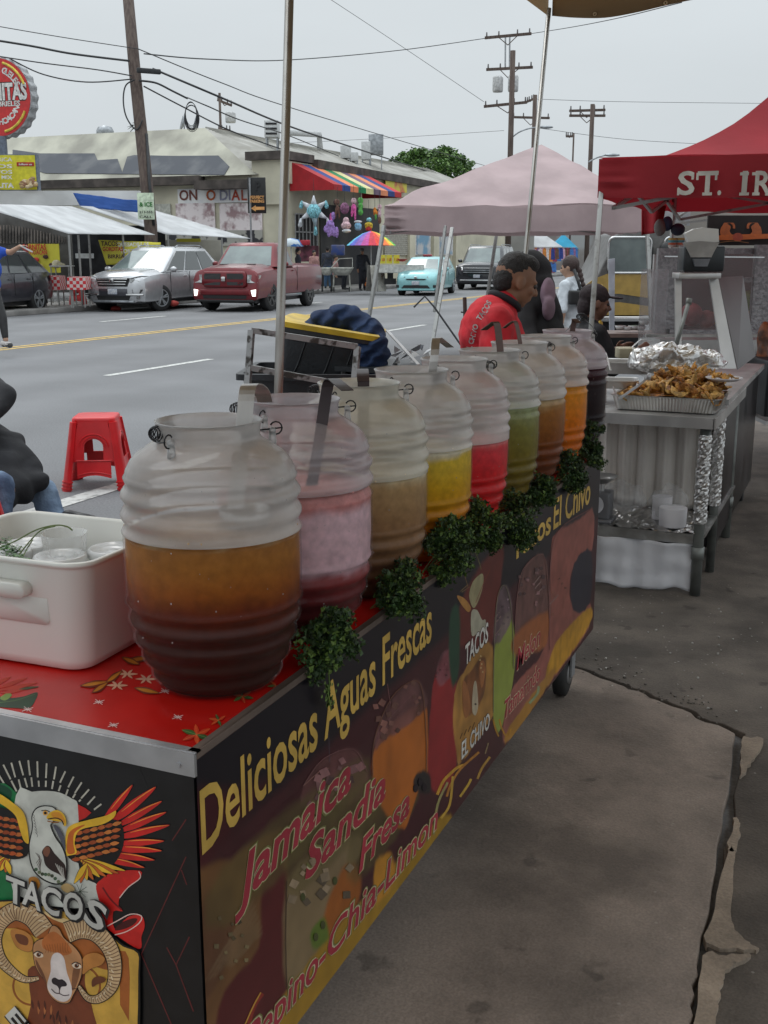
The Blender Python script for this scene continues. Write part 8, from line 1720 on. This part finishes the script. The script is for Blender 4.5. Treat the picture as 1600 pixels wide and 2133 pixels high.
cm = [M('garment_%d' % i, c, .9, bump=.5, bscale=20) for i, c in enumerate(cols)]
for row,(y0, y1, x0, x1, n_) in enumerate(((516,545,1108,1204,22),(547,568,1120,1158,12))):
 for k in range(n_):
  x = x0 + (x1 - x0) * k / n_; p0_, p1_ = W(x, y0, d=81), W(x, y1 - rs.uniform(0,6), d=81); w_ = .13
  mb = MB().loft([[p0_ + RT * sx * w_ * a_ + FW * sy * .05 for sx, sy in ((-1,-1),(1,-1),(1,1),(-1,1))] for a_ in (.4,1)][0:1] + [[q_ + RT * sx * w_ * a_ + FW * sy * .05 for sx, sy in ((-1,-1),(1,-1),(1,1),(-1,1))] for q_, a_ in ((p0_ - ZU * .1,1),(p1_,1.15))])
  tag(mb.build('hanging_garment', cm[rs.randrange(9)]), 'garment on the %s clothes rail under the far white tents' % ('upper' if row == 0 else 'lower'), 'garment', 'garments on the %s far rail' % ('upper' if row == 0 else 'lower'))
rl_ = thing('clothes_rail', 'long clothes rails under the far market tents', 'clothes rail', tuple(W(1150, 575, d=81.2)))
MB().cyl(W(1106, 515, d=81), W(1206, 515, d=81), .02, n=6).cyl(W(1118, 546, d=81), W(1160, 546, d=81), .02, n=6).build('rail', m_leg, rl_)
for x in (1108, 1156, 1204): q = W(x, 515, d=81); MB().cyl((q.x, q.y, 0), q, .03, n=6).build('post', m_leg, rl_)
fs_ = thing('far_shop', 'far shop with a grey and red sign band and coloured panels behind the charcoal SUV', 'building', tuple(W(1010, 560, d=76)))
fb('wall', None, None, (958, 470, 1105, 582), 77, M('far_wall', (.38, .37, .35), .9, scale=.3), fs_, 3); fb('sign_band', None, None, (965, 483, 1034, 490), 75.3, M('far_sign', (.30, .30, .34), .7, col2=(.5, .12, .1), scale=.12, fac=(.48, .5)), fs_, .1)
fb('dark_opening', None, None, (968, 489, 1032, 500), 75.3, m_blkpl, fs_, .1); fb('panel', None, None, (972, 500, 998, 512), 75.2, m_white, fs_, .1); fb('panel', None, None, (998, 500, 1011, 512), 75.2, grn, fs_, .1); fb('panel', None, None, (1011, 500, 1031, 512), 75.2, M('panel_blue', (.03, .10, .42), .6), fs_, .1)
fb('far_building', 'grey building at the street end behind the blue tent', 'building', (1040, 478, 1260, 575), 100, M('far_grey', (.33, .34, .34), .9, col2=(.22, .2, .19), scale=.25, fac=(.45, .55)), None, 6)
# ================================================================ FOOD STALL ON THE RIGHT
m_ss = M('stainless', (.56, .55, .54), .36, .75, var=.08, scale=5, rvar=.1); m_ssd = M('greasy_dark_steel', (.055, .05, .052), .35, .7, var=.3, scale=3, rvar=.12)
m_foil = M('crumpled_foil', (.55, .54, .53), .32, .95, var=.08, bump=.5, bscale=14)
tb = thing('steel_table', 'stainless steel work table carrying the tray of fried pork skins', 'table', (-.9, 5.8, 0))
ZTB = .872
MB().box((-.955, 5.78, ZTB - .004), (.72, 1.30, .008)).build('tabletop', m_ss, tb)
MB().box((-.955, 5.13, ZTB - .024), (.72, .012, .05)).box((-.593, 5.78, ZTB - .024), (.012, 1.312, .05)).build('table_edge', m_ss, tb)
m_pipe = M('dull_pipe', (.17, .18, .17), .5, .4, var=.2, scale=6)
for x, y in ((-.635,5.17),(-.635,6.36),(-1.27,5.17),(-1.27,6.36)):
 MB().cyl((x, y, .026), (x, y, ZTB - .03), .025, n=16).cyl((x, y, .20), (x, y, .26), .030, n=16).build('leg', m_pipe, tb, True)
MB().box((-.955, 5.78, .315), (.70, 1.24, .012)).box((-.955, 5.17, .295), (.66, .01, .05)).build('lower_shelf', M('foil_lined_shelf', (.45, .45, .44), .3, .8, bump=.5, bscale=12), tb)
def sleeve(x, y, z0, z1, r, label):
 rs = random.Random(int(y * 100)); mb = MB(); n_ = 22; rings = []
 for k in range(46):
  z = z0 + (z1 - z0) * k / 45; rings.append([V((x + (r + rs.uniform(-.003,.005)) * cos(2 * pi * j / n_), y + (r + rs.uniform(-.003,.005)) * sin(2 * pi * j / n_), z + rs.uniform(-.003,.003))) for j in range(n_)])
 mb.loft(rings); tag(mb.build('foil_sleeve', m_foil), label, 'foil wrap', 'foil wrapped table legs')
sleeve(-.635, 5.17, .375, .79, .029, 'crumpled foil wrapped round the front leg of the steel table')
p = W(1478, 1190, z=.026); t2 = thing('steel_cart', 'dark stained steel cart behind the work table with foil wrapped leg', 'cart', (p.x, p.y, 0))
MB().cyl((p.x, p.y, .026), (p.x, p.y, .84), .022, n=14).build('leg', m_pipe, t2, True); sleeve(p.x, p.y, .37, .83, .027, 'crumpled foil wrapped round the second leg just behind the front one')
MB().box((-.79, 6.62, .50), (.34, 1.9, .74)).build('cabinet', m_ssd, t2, bevel=.006); MB().box((-.79, 6.6, .885), (.40, 1.95, .03)).build('cart_top', m_ss, t2)
for x, y in ((-.66,7.35),(-.66,5.95)):
 MB().lathe([(0, -.018), (.05, -.018), (.055, -.01), (.055, .01), (.05, .018), (0, .018)], 18, (x, y, .085), axis='X').build('caster', m_tyre, t2, True)
 MB().box((x, y, .14), (.05, .05, .05)).build('caster_fork', m_ss, t2)
# hanging sheets and things on the shelf
def drape(name, label, x0, x1, y, z0, z1, mat, folds, amp, wav=0, cat='sheet', nx=120):
 def fn(u, v):
  x = x0 + (x1 - x0) * u; z = z1 + (z0 + wav * mnoise.noise(V((u * 5,0, y))) - z1) * v
  return V((x, y + amp * (sin(u * folds * 2 * pi) ** 3 + .4 * mnoise.noise(V((u * folds * 2, v * 2,1)))) + .02 * mnoise.noise(V((u * 3, v * 3,5))), z))
 return tag(MB().grid(fn, nx,14).build(name, mat, smooth=True, solid=.003), label, cat)
drape('pleated_curtain', 'pale pleated plastic curtain behind the steel table shelf', -1.25, -.66, 5.62, .33, .85, fabric('pale_plastic_curtain', (.80, .75, .70), .3, .4), 6, .02)
drape('plastic_sheet', 'white plastic sheet hanging under the shelf down to the ground', -1.29, -.655, 5.165, .035, .27, fabric('white_plastic_sheet', (.84, .84, .87), .3, .3), 2.2, .018, .03)
mb = MB(); mb.grid(lambda u, v: V((-1.25 + .6 * u,5.15 + .5 * v,.326 + .01 * mnoise.noise(V((u * 9, v * 9,2))) + .012 * mnoise.noise(V((u * 25, v * 25,7))))),60,40)
tag(mb.build('shelf_foil', m_foil, smooth=False), 'wrinkled foil lining the lower shelf', 'foil sheet')
mb = MB(); rs = random.Random(3)
def bag(label, px, py, rx, rz_, seed, op=.35):
 c = W(px, py, y=5.36); rs = random.Random(seed); b = MB().ball(c,(rx, rx * .8, rz_),30,20)
 tag(b.build('plastic_bag', M('clear_bag_%d' % seed, (.75, .74, .74), .15, alpha=op, bump=1, bscale=25, coat=.5), smooth=False, disp=lambda v: v + (v - c).normalized() * .025 * mnoise.noise(v * 22 + V((seed, 0, 0)))), label, 'plastic bag')
bag('clear plastic bag slumped on the shelf beside the scale', 1300, 1035, .11, .07, 4, .22)
for px, py, r_, h_, lb in ((1378, 1070, .048, .11, 'rear stack of white foam cups in clear wrap'), (1400, 1100, .066, .085, 'front stack of white foam plates in clear wrap')):
 c = W(px, py, y=5.38 if px < 1390 else 5.26); t_ = tag(MB().lathe([(0, 0), (r_ * .95, 0), (r_, h_), (r_ * .98, h_ + .004), (0, h_ + .004)], 32, (c.x, c.y, .330)).build('foam_stack', M('white_foam', (.62, .60, .62), .6, var=.05), angle=40), lb, 'foam stack', 'foam stacks on the shelf')
bag('knotted clear bag around the foam stacks on the shelf', 1395, 1050, .095, .09, 7, .18)
p = W(1247, 1085, y=5.2); sc2 = thing('kitchen_scale', 'grey kitchen scale with a round white dial and a steel bowl', 'scale', (p.x, 5.24, .325))
MB().box((0, 0, .085), (.10, .11, .13)).box((.0, 0, .010), (.13, .14, .02)).build('body', M('scale_grey', (.14, .14, .15), .4), sc2, bevel=.008, local=True)
MB().lathe([(0, -.06), (.045, -.06), (.045, -.055), (0, -.055)], 24, (-.02, -.002, .09), axis='Y').build('dial', M('dial_white', (.62, .62, .66), .4), sc2, local=True); MB().cyl((0, 0, .15), (0, 0, .185), .012, n=10).build('stem', m_ss, sc2, local=True)
MB().lathe([(0, .185), (.03, .19), (.062, .215), (.075, .225), (.072, .226), (.05, .205), (0, .192)], 24).build('bowl', m_ss, sc2, True, local=True)
# tray, pork skins
TZ = ZTB + .002; fl_, fr2_, br_ = W(1268,822, z=.945), W(1503,834, z=.945), W(1548,800, z=.945); fl_.z = fr2_.z = br_.z = 0; e1 = (fr2_ - fl_).normalized(); e2 = V((-e1.y, e1.x,0)); wT, dT = (fr2_ - fl_).length,.40; o_ = fl_
tr_ = thing('foil_tray', 'shallow aluminium tray with fluted sides heaped with fried pork skins', 'tray', (o_.x, o_.y, TZ))
cT = o_ + e1 * wT / 2 + e2 * dT / 2
def rT(k, z, fl=0):
 pts = rrect(wT / 2 * k - .0, dT / 2 * k,.03,6); dense = []
 for i in range(len(pts)):
  a, b = pts[i], pts[(i + 1) % len(pts)]; n_ = max(1, int(math.hypot(b[0] - a[0], b[1] - a[1]) / .004))
  for j in range(n_): dense.append((a[0] + (b[0] - a[0]) * j / n_, a[1] + (b[1] - a[1]) * j / n_))
 return dense
base_ = rT(1,0)
def ringT(k, z, fl): return [cT + e1 * x * (k + (fl if i % 4 < 2 else 0)) + e2 * y * (k + (fl if i % 4 < 2 else 0)) + ZU * z for i,(x, y) in enumerate(base_)]
MB().loft([ringT(.86, TZ, 0), ringT(.88, TZ + .004, .012), ringT(.94, TZ + .062, .012), ringT(.945, TZ + .066, 0), ringT(1.0, TZ + .070, 0), ringT(1.0, TZ + .073, 0), ringT(.94, TZ + .071, 0), ringT(.85, TZ + .006, 0)]).build('pan', M('tray_aluminium', (.55, .54, .52), .3, .9), tr_)
m_fry = [M('fried_gold', (.62, .30, .06), .5, var=.3, scale=30, bump=.6, bscale=90), M('fried_tan', (.72, .42, .12), .5, var=.25, scale=30, bump=.6, bscale=90), M('fried_brown', (.40, .16, .035), .5, var=.3, scale=30, bump=.6, bscale=90)]
rs = random.Random(21)
def skin_piece(c, s_, seed, mi):
 r = random.Random(seed); a1, a2 = r.uniform(0, 6.28), r.uniform(-.7, .7); R_ = Matrix.Rotation(a1, 3, 'Z') @ Matrix.Rotation(a2, 3, 'Y') @ Matrix.Rotation(r.uniform(-1, 1), 3, 'X'); L = s_ * r.uniform(.8, 1.5); ph = r.uniform(0, 6)
 mb = MB(); pts = []
 for k in range(9):
  u = k / 8; pts.append((u, V(((u - .5) * L * 1.2,.22 * L * sin(u * 5 + ph),.28 * L * sin(u * 3.6 + ph * .7)))))
 rings = []
 for u, p in pts:
  w_ = s_ * (.30 * sin(pi * min(1, u * .9 + .08)) + .08) * (1 + .25 * sin(u * 17 + ph)); tw_ = u * 2.2 + ph
  rings.append([c + R_ @ (p + V((0, cos(t_) * w_ * cos(tw_) - sin(t_) * w_ * .38 * sin(tw_), cos(t_) * w_ * sin(tw_) + sin(t_) * w_ * .38 * cos(tw_)))) for t_ in [2 * pi * j / 8 for j in range(8)]])
 mb.loft(rings); return mb.build('pork_skin', m_fry[mi], smooth=True)
ns = 0
def mound(u, v): return .145 * max(0,1 - ((u - .60) / .50) ** 2) * (.45 + .55 * min(1, v * 1.6)) * (1 - .3 * max(0, v - .7))
for k in range(190):
 u, v = rs.uniform(.03,.99), rs.uniform(.05,1.02); h = mound(u, v); z = TZ + .045 + h * rs.uniform(.55,1.0)
 o = skin_piece(cT + e1 * (u - .5) * wT * .92 + e2 * (v - .5) * dT * .95 + ZU * z,.052,100 + k, rs.choice((0,0,1,1,2)))
 o['label'] = 'crisp golden piece of fried pork skin heaped in the fluted tray'; o['category'] = 'pork skin'; o['group'] = 'pork skins heaped in the tray'
MB_c = MB().grid(lambda u, v: cT + e1 * (u - .5) * wT * .88 + e2 * (v - .5) * dT * .88 + ZU * (TZ + .03 + mound(u, v) * .72),20,12)
tag(MB_c.build('pork_skin_crumbs', m_fry[2], smooth=True), 'broken pork skin crumbs packed between the pieces in the tray', 'crumbs', kind='stuff')
pc_ = W(1508, 793, y=cT.y + .02); pl_ = tag(MB().lathe([(0, .006), (.060, .006), (.082, .016), (.085, .0165), (.084, .012), (.060, .0), (0, 0)], 36, pc_).build('foam_plate', M('white_foam', (.62, .60, .62), .6, var=.05), smooth=True), 'white round foam plate of pork skin samples on top of the tray', 'plate')
for k in range(9):
 o = skin_piece(pc_ + V((rs.uniform(-.045, .045), rs.uniform(-.03, .03), .024)), .03, 400 + k, rs.choice((0, 1))); o['label'] = 'small crisp piece of pork skin on the white foam plate'; o['category'] = 'pork skin'; o['group'] = 'pork skins on the plate'
tg = MB(); q = [W(*a) if False else W(a[0], a[1], y=a[2]) for a in ((1277,806,5.20),(1288,832,5.14),(1296,828,5.14),(1330,803,5.2),(1352,785,5.26))]
tg.tube(q[:2],.0045,6); tg.loft([[a - ZU * .007, a + ZU * .007, a + ZU * .007 + FW * .003, a - ZU * .007 + FW * .003] for a in (q[1], q[3], q[4])]); tg.ball(q[4],(.012,.012,.018),10,8)
tag(tg.build('tongs', m_alu, smooth=False), 'steel tongs resting on the left rim of the fluted tray', 'tongs')
# foil heap, steel pans, box behind the tray
fm = MB(); fc_ = W(1405,742, d=5.75)
for dx, dz, rx, rz_ in ((-.16,-.01,.08,.04),(-.06,.01,.11,.05),(.05,.0,.12,.045),(.15,-.01,.10,.035),(.20,-.04,.08,.03),(-.18,-.04,.06,.03),(0,-.06,.2,.04)): fm.ball(fc_ + RT * dx + ZU * dz,(rx,.10, rz_),26,16, R=RY)
def crump(v):
 n_ = mnoise.noise(v * 17) + .35 * mnoise.noise(v * 45); return v + V((mnoise.noise(v * 18) * .016, mnoise.noise(v * 18 + V((7,0,0))) * .016, abs(n_) * .030))
fo_ = fm.build('foil_cover', M('bright_foil', (.62, .61, .60), .34, .95, var=.04), remesh=.011, sm=1, disp=crump); fo_.data.polygons.foreach_set('use_smooth', [False] * len(fo_.data.polygons)); tag(fo_, 'crumpled bright foil heaped behind the pork skins', 'foil')
def pan(label, px, py, d, w_, dp, h, mat, name='steel_pan'):
 c = W(px, py, d=d); t = thing(name, label, 'pan', c, YAW * .5); r = lambda k, z: [V((x * k, y * k, z)) for x, y in rrect(w_ / 2, dp / 2, .02)]
 MB().loft([r(.88, -h), r(.96, -.006), r(1.04, -.004), r(1.05, 0), r(1.04, .004), r(.95, .0), r(.86, -h + .005)]).build('body', mat, t, angle=40, local=True); return t
pan('deep stainless pan at the back left of the steel table', 1300, 752, 5.9, .30, .22, .06, m_ss); pan('shallow stainless pan with a white rim left of the tray', 1282, 790, 5.55, .22, .16, .04, m_ss)
c = W(1304, 735, d=6.1); tag(MB().box(c, (.10, .12, .06), R=RY).build('lidded_box', M('cream_tub', (.48, .43, .30), .6), bevel=.008), 'small cream plastic tub beside the foil', 'tub')
tag(MB().tube([W(1326, 752, d=5.6), W(1318, 722, d=5.65), W(1335, 707, d=5.7), W(1358, 712, d=5.75)], .004, 6).build('pan_handle', m_ss, smooth=True), 'bent steel pan handle arching over the foil', 'handle')
tag(MB().tube([W(1252, 735, d=5.9), W(1262, 736, d=5.9), W(1272, 772, d=5.6)], .005, 6).build('serving_spoon', m_ss, smooth=True), 'steel serving spoon handle over the back left pan', 'spoon')
# stand with the paper dispenser
sd = thing('steel_stand', 'stainless stand with splayed legs holding the towel dispenser', 'stand', tuple(W(1450, 760, d=6.3)))
SDp = 6.4
def S_(x, y, d=SDp): return W(x, y, d=d)
c, s_ = face(1407, 568, 1494, 580, SDp, .16); MB().box(c, s_, R=RY).build('top_shelf', m_ss, sd, bevel=.004)
MB().cyl(S_(1434, 632, 6.2), S_(1404, 735, 6.0), .012, n=10).cyl(S_(1436, 622, 6.2), S_(1434, 634, 6.2), .017, n=10).build('rear_strut', m_pipe, sd, True)
MB().prism([S_(1478, 578), S_(1496, 578), S_(1534, 768), S_(1506, 768)], FW * .02).build('front_leg', m_ss, sd); MB().prism([S_(1407, 580), S_(1420, 580), S_(1420, 720), S_(1407, 720)], FW * .02).build('rear_leg', m_ss, sd)
MB().prism([S_(1497, 578, 6.5), S_(1548, 575, 6.9), S_(1574, 742, 6.9), S_(1537, 770, 6.4)], FW * .015).build('side_wing', M('hazy_steel', (.105, .092, .092), .4, .5, var=.12, scale=2), sd)
dp_ = thing('towel_dispenser', 'black and grey paper towel dispenser on the steel stand', 'paper dispenser', tuple(S_(1460, 566)))
c, s_ = face(1418, 512, 1502, 566, SDp - .02, .15); MB().box(c, s_, R=RY).build('housing', M('dispenser_black', (.014, .018, .022), .35), dp_, bevel=.012)
c, s_ = face(1424, 504, 1498, 542, SDp - .11, .02); MB().prism([S_(x, y, SDp - .115) for x, y in ((1424, 505), (1458, 502), (1499, 505), (1490, 520), (1482, 536), (1440, 536), (1432, 520))], FW * .03).build('grey_cover', M('dispenser_grey', (.33, .32, .31), .4), dp_)
MB().prism([S_(x, y, SDp - .12) for x, y in ((1444, 539), (1480, 539), (1474, 555), (1448, 555))], FW * .02).build('slot', M('slot_grey', (.13, .14, .16), .4), dp_)
tag(MB().prism([S_(x, y, SDp - .03) for x, y in ((1428, 486), (1446, 477), (1465, 474), (1497, 477), (1498, 504), (1435, 505))], FW * .05).build('paper_towels', M('paper_white', (.58, .57, .55), .8, var=.03)), 'white folded paper towels standing in the dispenser', 'paper towels')
# glass display case
dc = thing('display_case', 'metal framed glass display case with fruit behind the steel stand', 'display case', tuple(W(1490, 740, d=8.6)))
m_dia = M('diamond_plate', (.34, .34, .35), .35, .7, col2=(.25, .25, .26), scale=40, fac=(.46, .54), bump=.3, bscale=50); DD = 8.6
for b in ((1382, 517, 1394, 712), (1582, 510, 1597, 700)): fb('frame_post', None, None, b, DD, m_dia, dc, .06)
for b in ((1394, 517, 1582, 529), (1394, 686, 1582, 696), (1550, 578, 1582, 588)): fb('frame_rail', None, None, b, DD, m_dia, dc, .055)
fb('frame_post', None, None, (1374, 530, 1380, 700), DD + .5, m_ss, dc, .05); fb('back_panel', None, None, (1385, 520, 1600, 690), DD + .75, M('case_back', (.10, .085, .085), .5, col2=(.17, .14, .15), scale=1.5), dc, .03)
MB().beam(W(1384, 534, d=DD - .15), W(1592, 536, d=DD - .15), .01, .01).build('glass_edge', m_chrome, dc)
fb('glass', None, None, (1390, 529, 1584, 688), DD - .02, M('case_glass', (.4, .38, .38), .05, alpha=.22, coat=1, var=.02), dc, .008)
fb('counter', None, None, (1350, 700, 1640, 790), DD - .15, m_ss, dc, .7); fb('counter_lip', None, None, (1345, 696, 1640, 702), DD - .55, M('pale_steel', (.5, .49, .47), .3, .7), dc, .04)
for x, y, r_, c_, lb in ((1440, 655, .09, (.34, .10, .10), 'watermelon half in the display case'), (1472, 665, .07, (.32, .14, .13), 'cut red melon in the display case'), (1476, 662, .055, (.62, .20, .02), 'orange carrot coloured fruit at the case front'), (1492, 662, .05, (.62, .35, .03), 'yellow mango at the case front'), (1565, 628, .09, (.12, .20, .04), 'green melon at the right of the case'), (1570, 655, .06, (.45, .34, .10), 'pale yellow melon below the green one')):
 tag(MB().ball(W(x, y, d=DD + .35), (r_, r_ * .8, r_ * 1.05), 16, 12).build('fruit', M('fruit_%d' % x, c_, .5, var=.2, scale=10), smooth=True), lb, 'fruit', 'fruit in the display case')
# backdrop banners and goods under the red canopy
fb('beige_wall_sheet', 'beige backdrop sheet under the back edge of the red canopy', 'sheet', (1398, 432, 1700, 520), 10.9, M('beige_sheet', (.33, .31, .28), .85, var=.08, scale=1), None, .02)
bn = fb('ram_banner', 'black banner with orange ram heads at the back of the food stall', 'banner', (1473, 449, 1720, 511), 10.2, M('banner_black', (.015, .012, .012), .6), None, .03)
orr = Art(lambda u, v, h: W(u, v, d=10.17) - FW * h); m_b = (150,75,25)
for ox, sx in ((1520,1),(1567,-1)):
 orr.line([(ox - 14 * sx,476),(ox - 10 * sx,466),(ox,462),(ox + 8 * sx,468),(ox + 9 * sx,476)],5, m_b); orr.poly([(ox - 18 * sx,490),(ox - 18 * sx,474),(ox - 8 * sx,466),(ox + 2 * sx,472),(ox,482),(ox + 4 * sx,490)], m_b)
orr.poly([(1500, 490), (1600, 487), (1720, 484), (1720, 494), (1600, 497), (1500, 500)], (165, 80, 20)); orr.disc((1537, 494), 11, (140, 55, 30), 9); orr.line([(1500, 505), (1530, 502), (1560, 506)], 1.5, (110, 70, 30)); orr.build('printed_rams', bn)
wr_ = fb('window_grate', 'pale window panel with crossed bars under the red canopy back edge', 'window panel', (1378, 436, 1437, 470), 10.6, M('pale_window', (.46, .47, .48), .5, col2=(.3, .3, .32), scale=3), None, .02)
lat = MB()
for a in ((1385,470,1432,440),(1400,440,1430,468),(1380,452,1400,470),(1410,466,1475,458)): lat.beam(W(a[0], a[1], d=10.5), W(a[2], a[3], d=10.5),.02,.02)
lat.build('crossed_bars', m_leg, wr_)
for x, y, rx, rz_, c_, lb in ((1390, 466, .045, .06, (.02, .03, .07), 'navy bag hanging beside the tent post'), (1412, 478, .06, .05, (.015, .018, .04), 'dark blue bucket shaped bag on the case'), (1375, 474, .05, .07, (.16, .14, .13), 'grey bag hanging behind the red flap')):
 tag(MB().ball(W(x, y, d=8.9), (rx, .05, rz_), 12, 10, R=RY).cyl(W(x, y, d=8.9), W(x, y - 12, d=8.9), .01, n=6).build('hanging_bag', M('bag_%d' % x, c_, .7), remesh=.01, sm=1), lb, 'bag', 'bags hanging by the case')
for i, (x, lb) in enumerate(((1400, 'left striped paper cup stack on the display case'), (1417, 'right striped paper cup stack on the display case'))):
 c = W(x, 515, d=8.6); t_ = thing('cup_stack', lb, 'cups', c, 0, 'cup stacks on the case')
 for k, c_ in enumerate(((.5, .45, .4), (.55, .12, .05), (.1, .35, .42), (.55, .38, .1))): MB().lathe([(0, k * .018), (.030, k * .018), (.032, k * .018 + .016), (0, k * .018 + .016)], 20).build('cup', M('cup_band_%d' % k, c_, .6), t_, local=True)
# condiment table behind, yellow squeeze bottle, white slat
c2t = W(1310, 690, d=8.8); tt_ = thing('condiment_table', 'low counter with bowls of salsa behind the seated person', 'table', (c2t.x, c2t.y, 0), YAW)
MB().box((0, 0, c2t.z - .02), (.46, .4, .03)).build('tabletop', M('brown_counter', (.20, .14, .12), .5), tt_, local=True)
for sx in (-1,1):
 for sy in (-1, 1): MB().box((sx * .2, sy * .17, (c2t.z - .03) / 2), (.03, .03, c2t.z - .03)).build('leg', m_leg, tt_, local=True)
for k,(x, y, c_) in enumerate(((1292,680,(.3,.05,.03)),(1306,682,(.4,.2,.15)),(1320,680,(.12,.2,.05)),(1334,682,(.35,.08,.05)),(1342,670,(.5,.48,.44)))):
 c = W(x, y + 6, d=8.75); t_ = thing('salsa_bowl', 'salsa bowl %s' % ('at the left end of the counter', 'with pale filling, second from the left', 'with green filling', 'with red filling at the right', 'of pale foam at the far right')[k], 'bowl', c, 0, 'bowls on the salsa counter')
 MB().lathe([(0, 0), (.03, .0), (.045, .03), (.043, .03)], 18).build('bowl', m_white, t_, True, local=True); MB().lathe([(0, .026), (.042, .026)], 18).build('salsa', M('salsa_%d' % k, c_, .4), t_, local=True)
tag(MB().prism([W(1268, 540, d=9.5), W(1281, 538, d=9.5), W(1280, 690, d=9.5), (W(1270, 690, d=9.5))], FW * .02).build('white_slat', M('translucent_slat', (.42, .45, .5), .5)), 'tall white plastic slat standing in front of the tan van', 'slat')
c = W(1318, 650, d=9.2); tag(MB().lathe([(0, 0), (.022, 0), (.024, .09), (.01, .11), (.004, .14), (0, .14)], 14, W(1248, 698, d=8.2)).build('squeeze_bottle', M('mustard_bottle', (.55, .36, .05), .4), smooth=True), 'yellow squeeze bottle beside the seated person', 'bottle')
fb('clear_sheet', 'hazy clear plastic sheet hanging between the tent legs', 'plastic sheet', (1338, 560, 1384, 705), 8.2, M('hazy_sheet', (.5, .5, .52), .2, alpha=.35, coat=.4), None, .004)
# dark items at the right edge
fb('cooler_box', 'black cooler box at the right edge under the red canopy', 'cooler', (1572, 742, 1700, 872), 7.6, m_tote, None, .5, bevel=.02)
fb('steel_shelf_edge', 'bright steel shelf edge below the black cooler at the right edge', 'shelf', (1574, 868, 1700, 876), 7.4, m_ss, None, .4)
rb2 = MB().ball(W(1592, 705, d=7.6), (.05, .05, .12), 12, 10).ball(W(1588, 740, d=7.6), (.04, .04, .1), 12, 10); tag(rb2.build('meat_hanging', M('roast_brown', (.09, .035, .02), .5, col2=(.3, .1, .04), scale=16), remesh=.012, sm=1), 'brown roasted meat hanging at the right edge of the stall', 'meat')
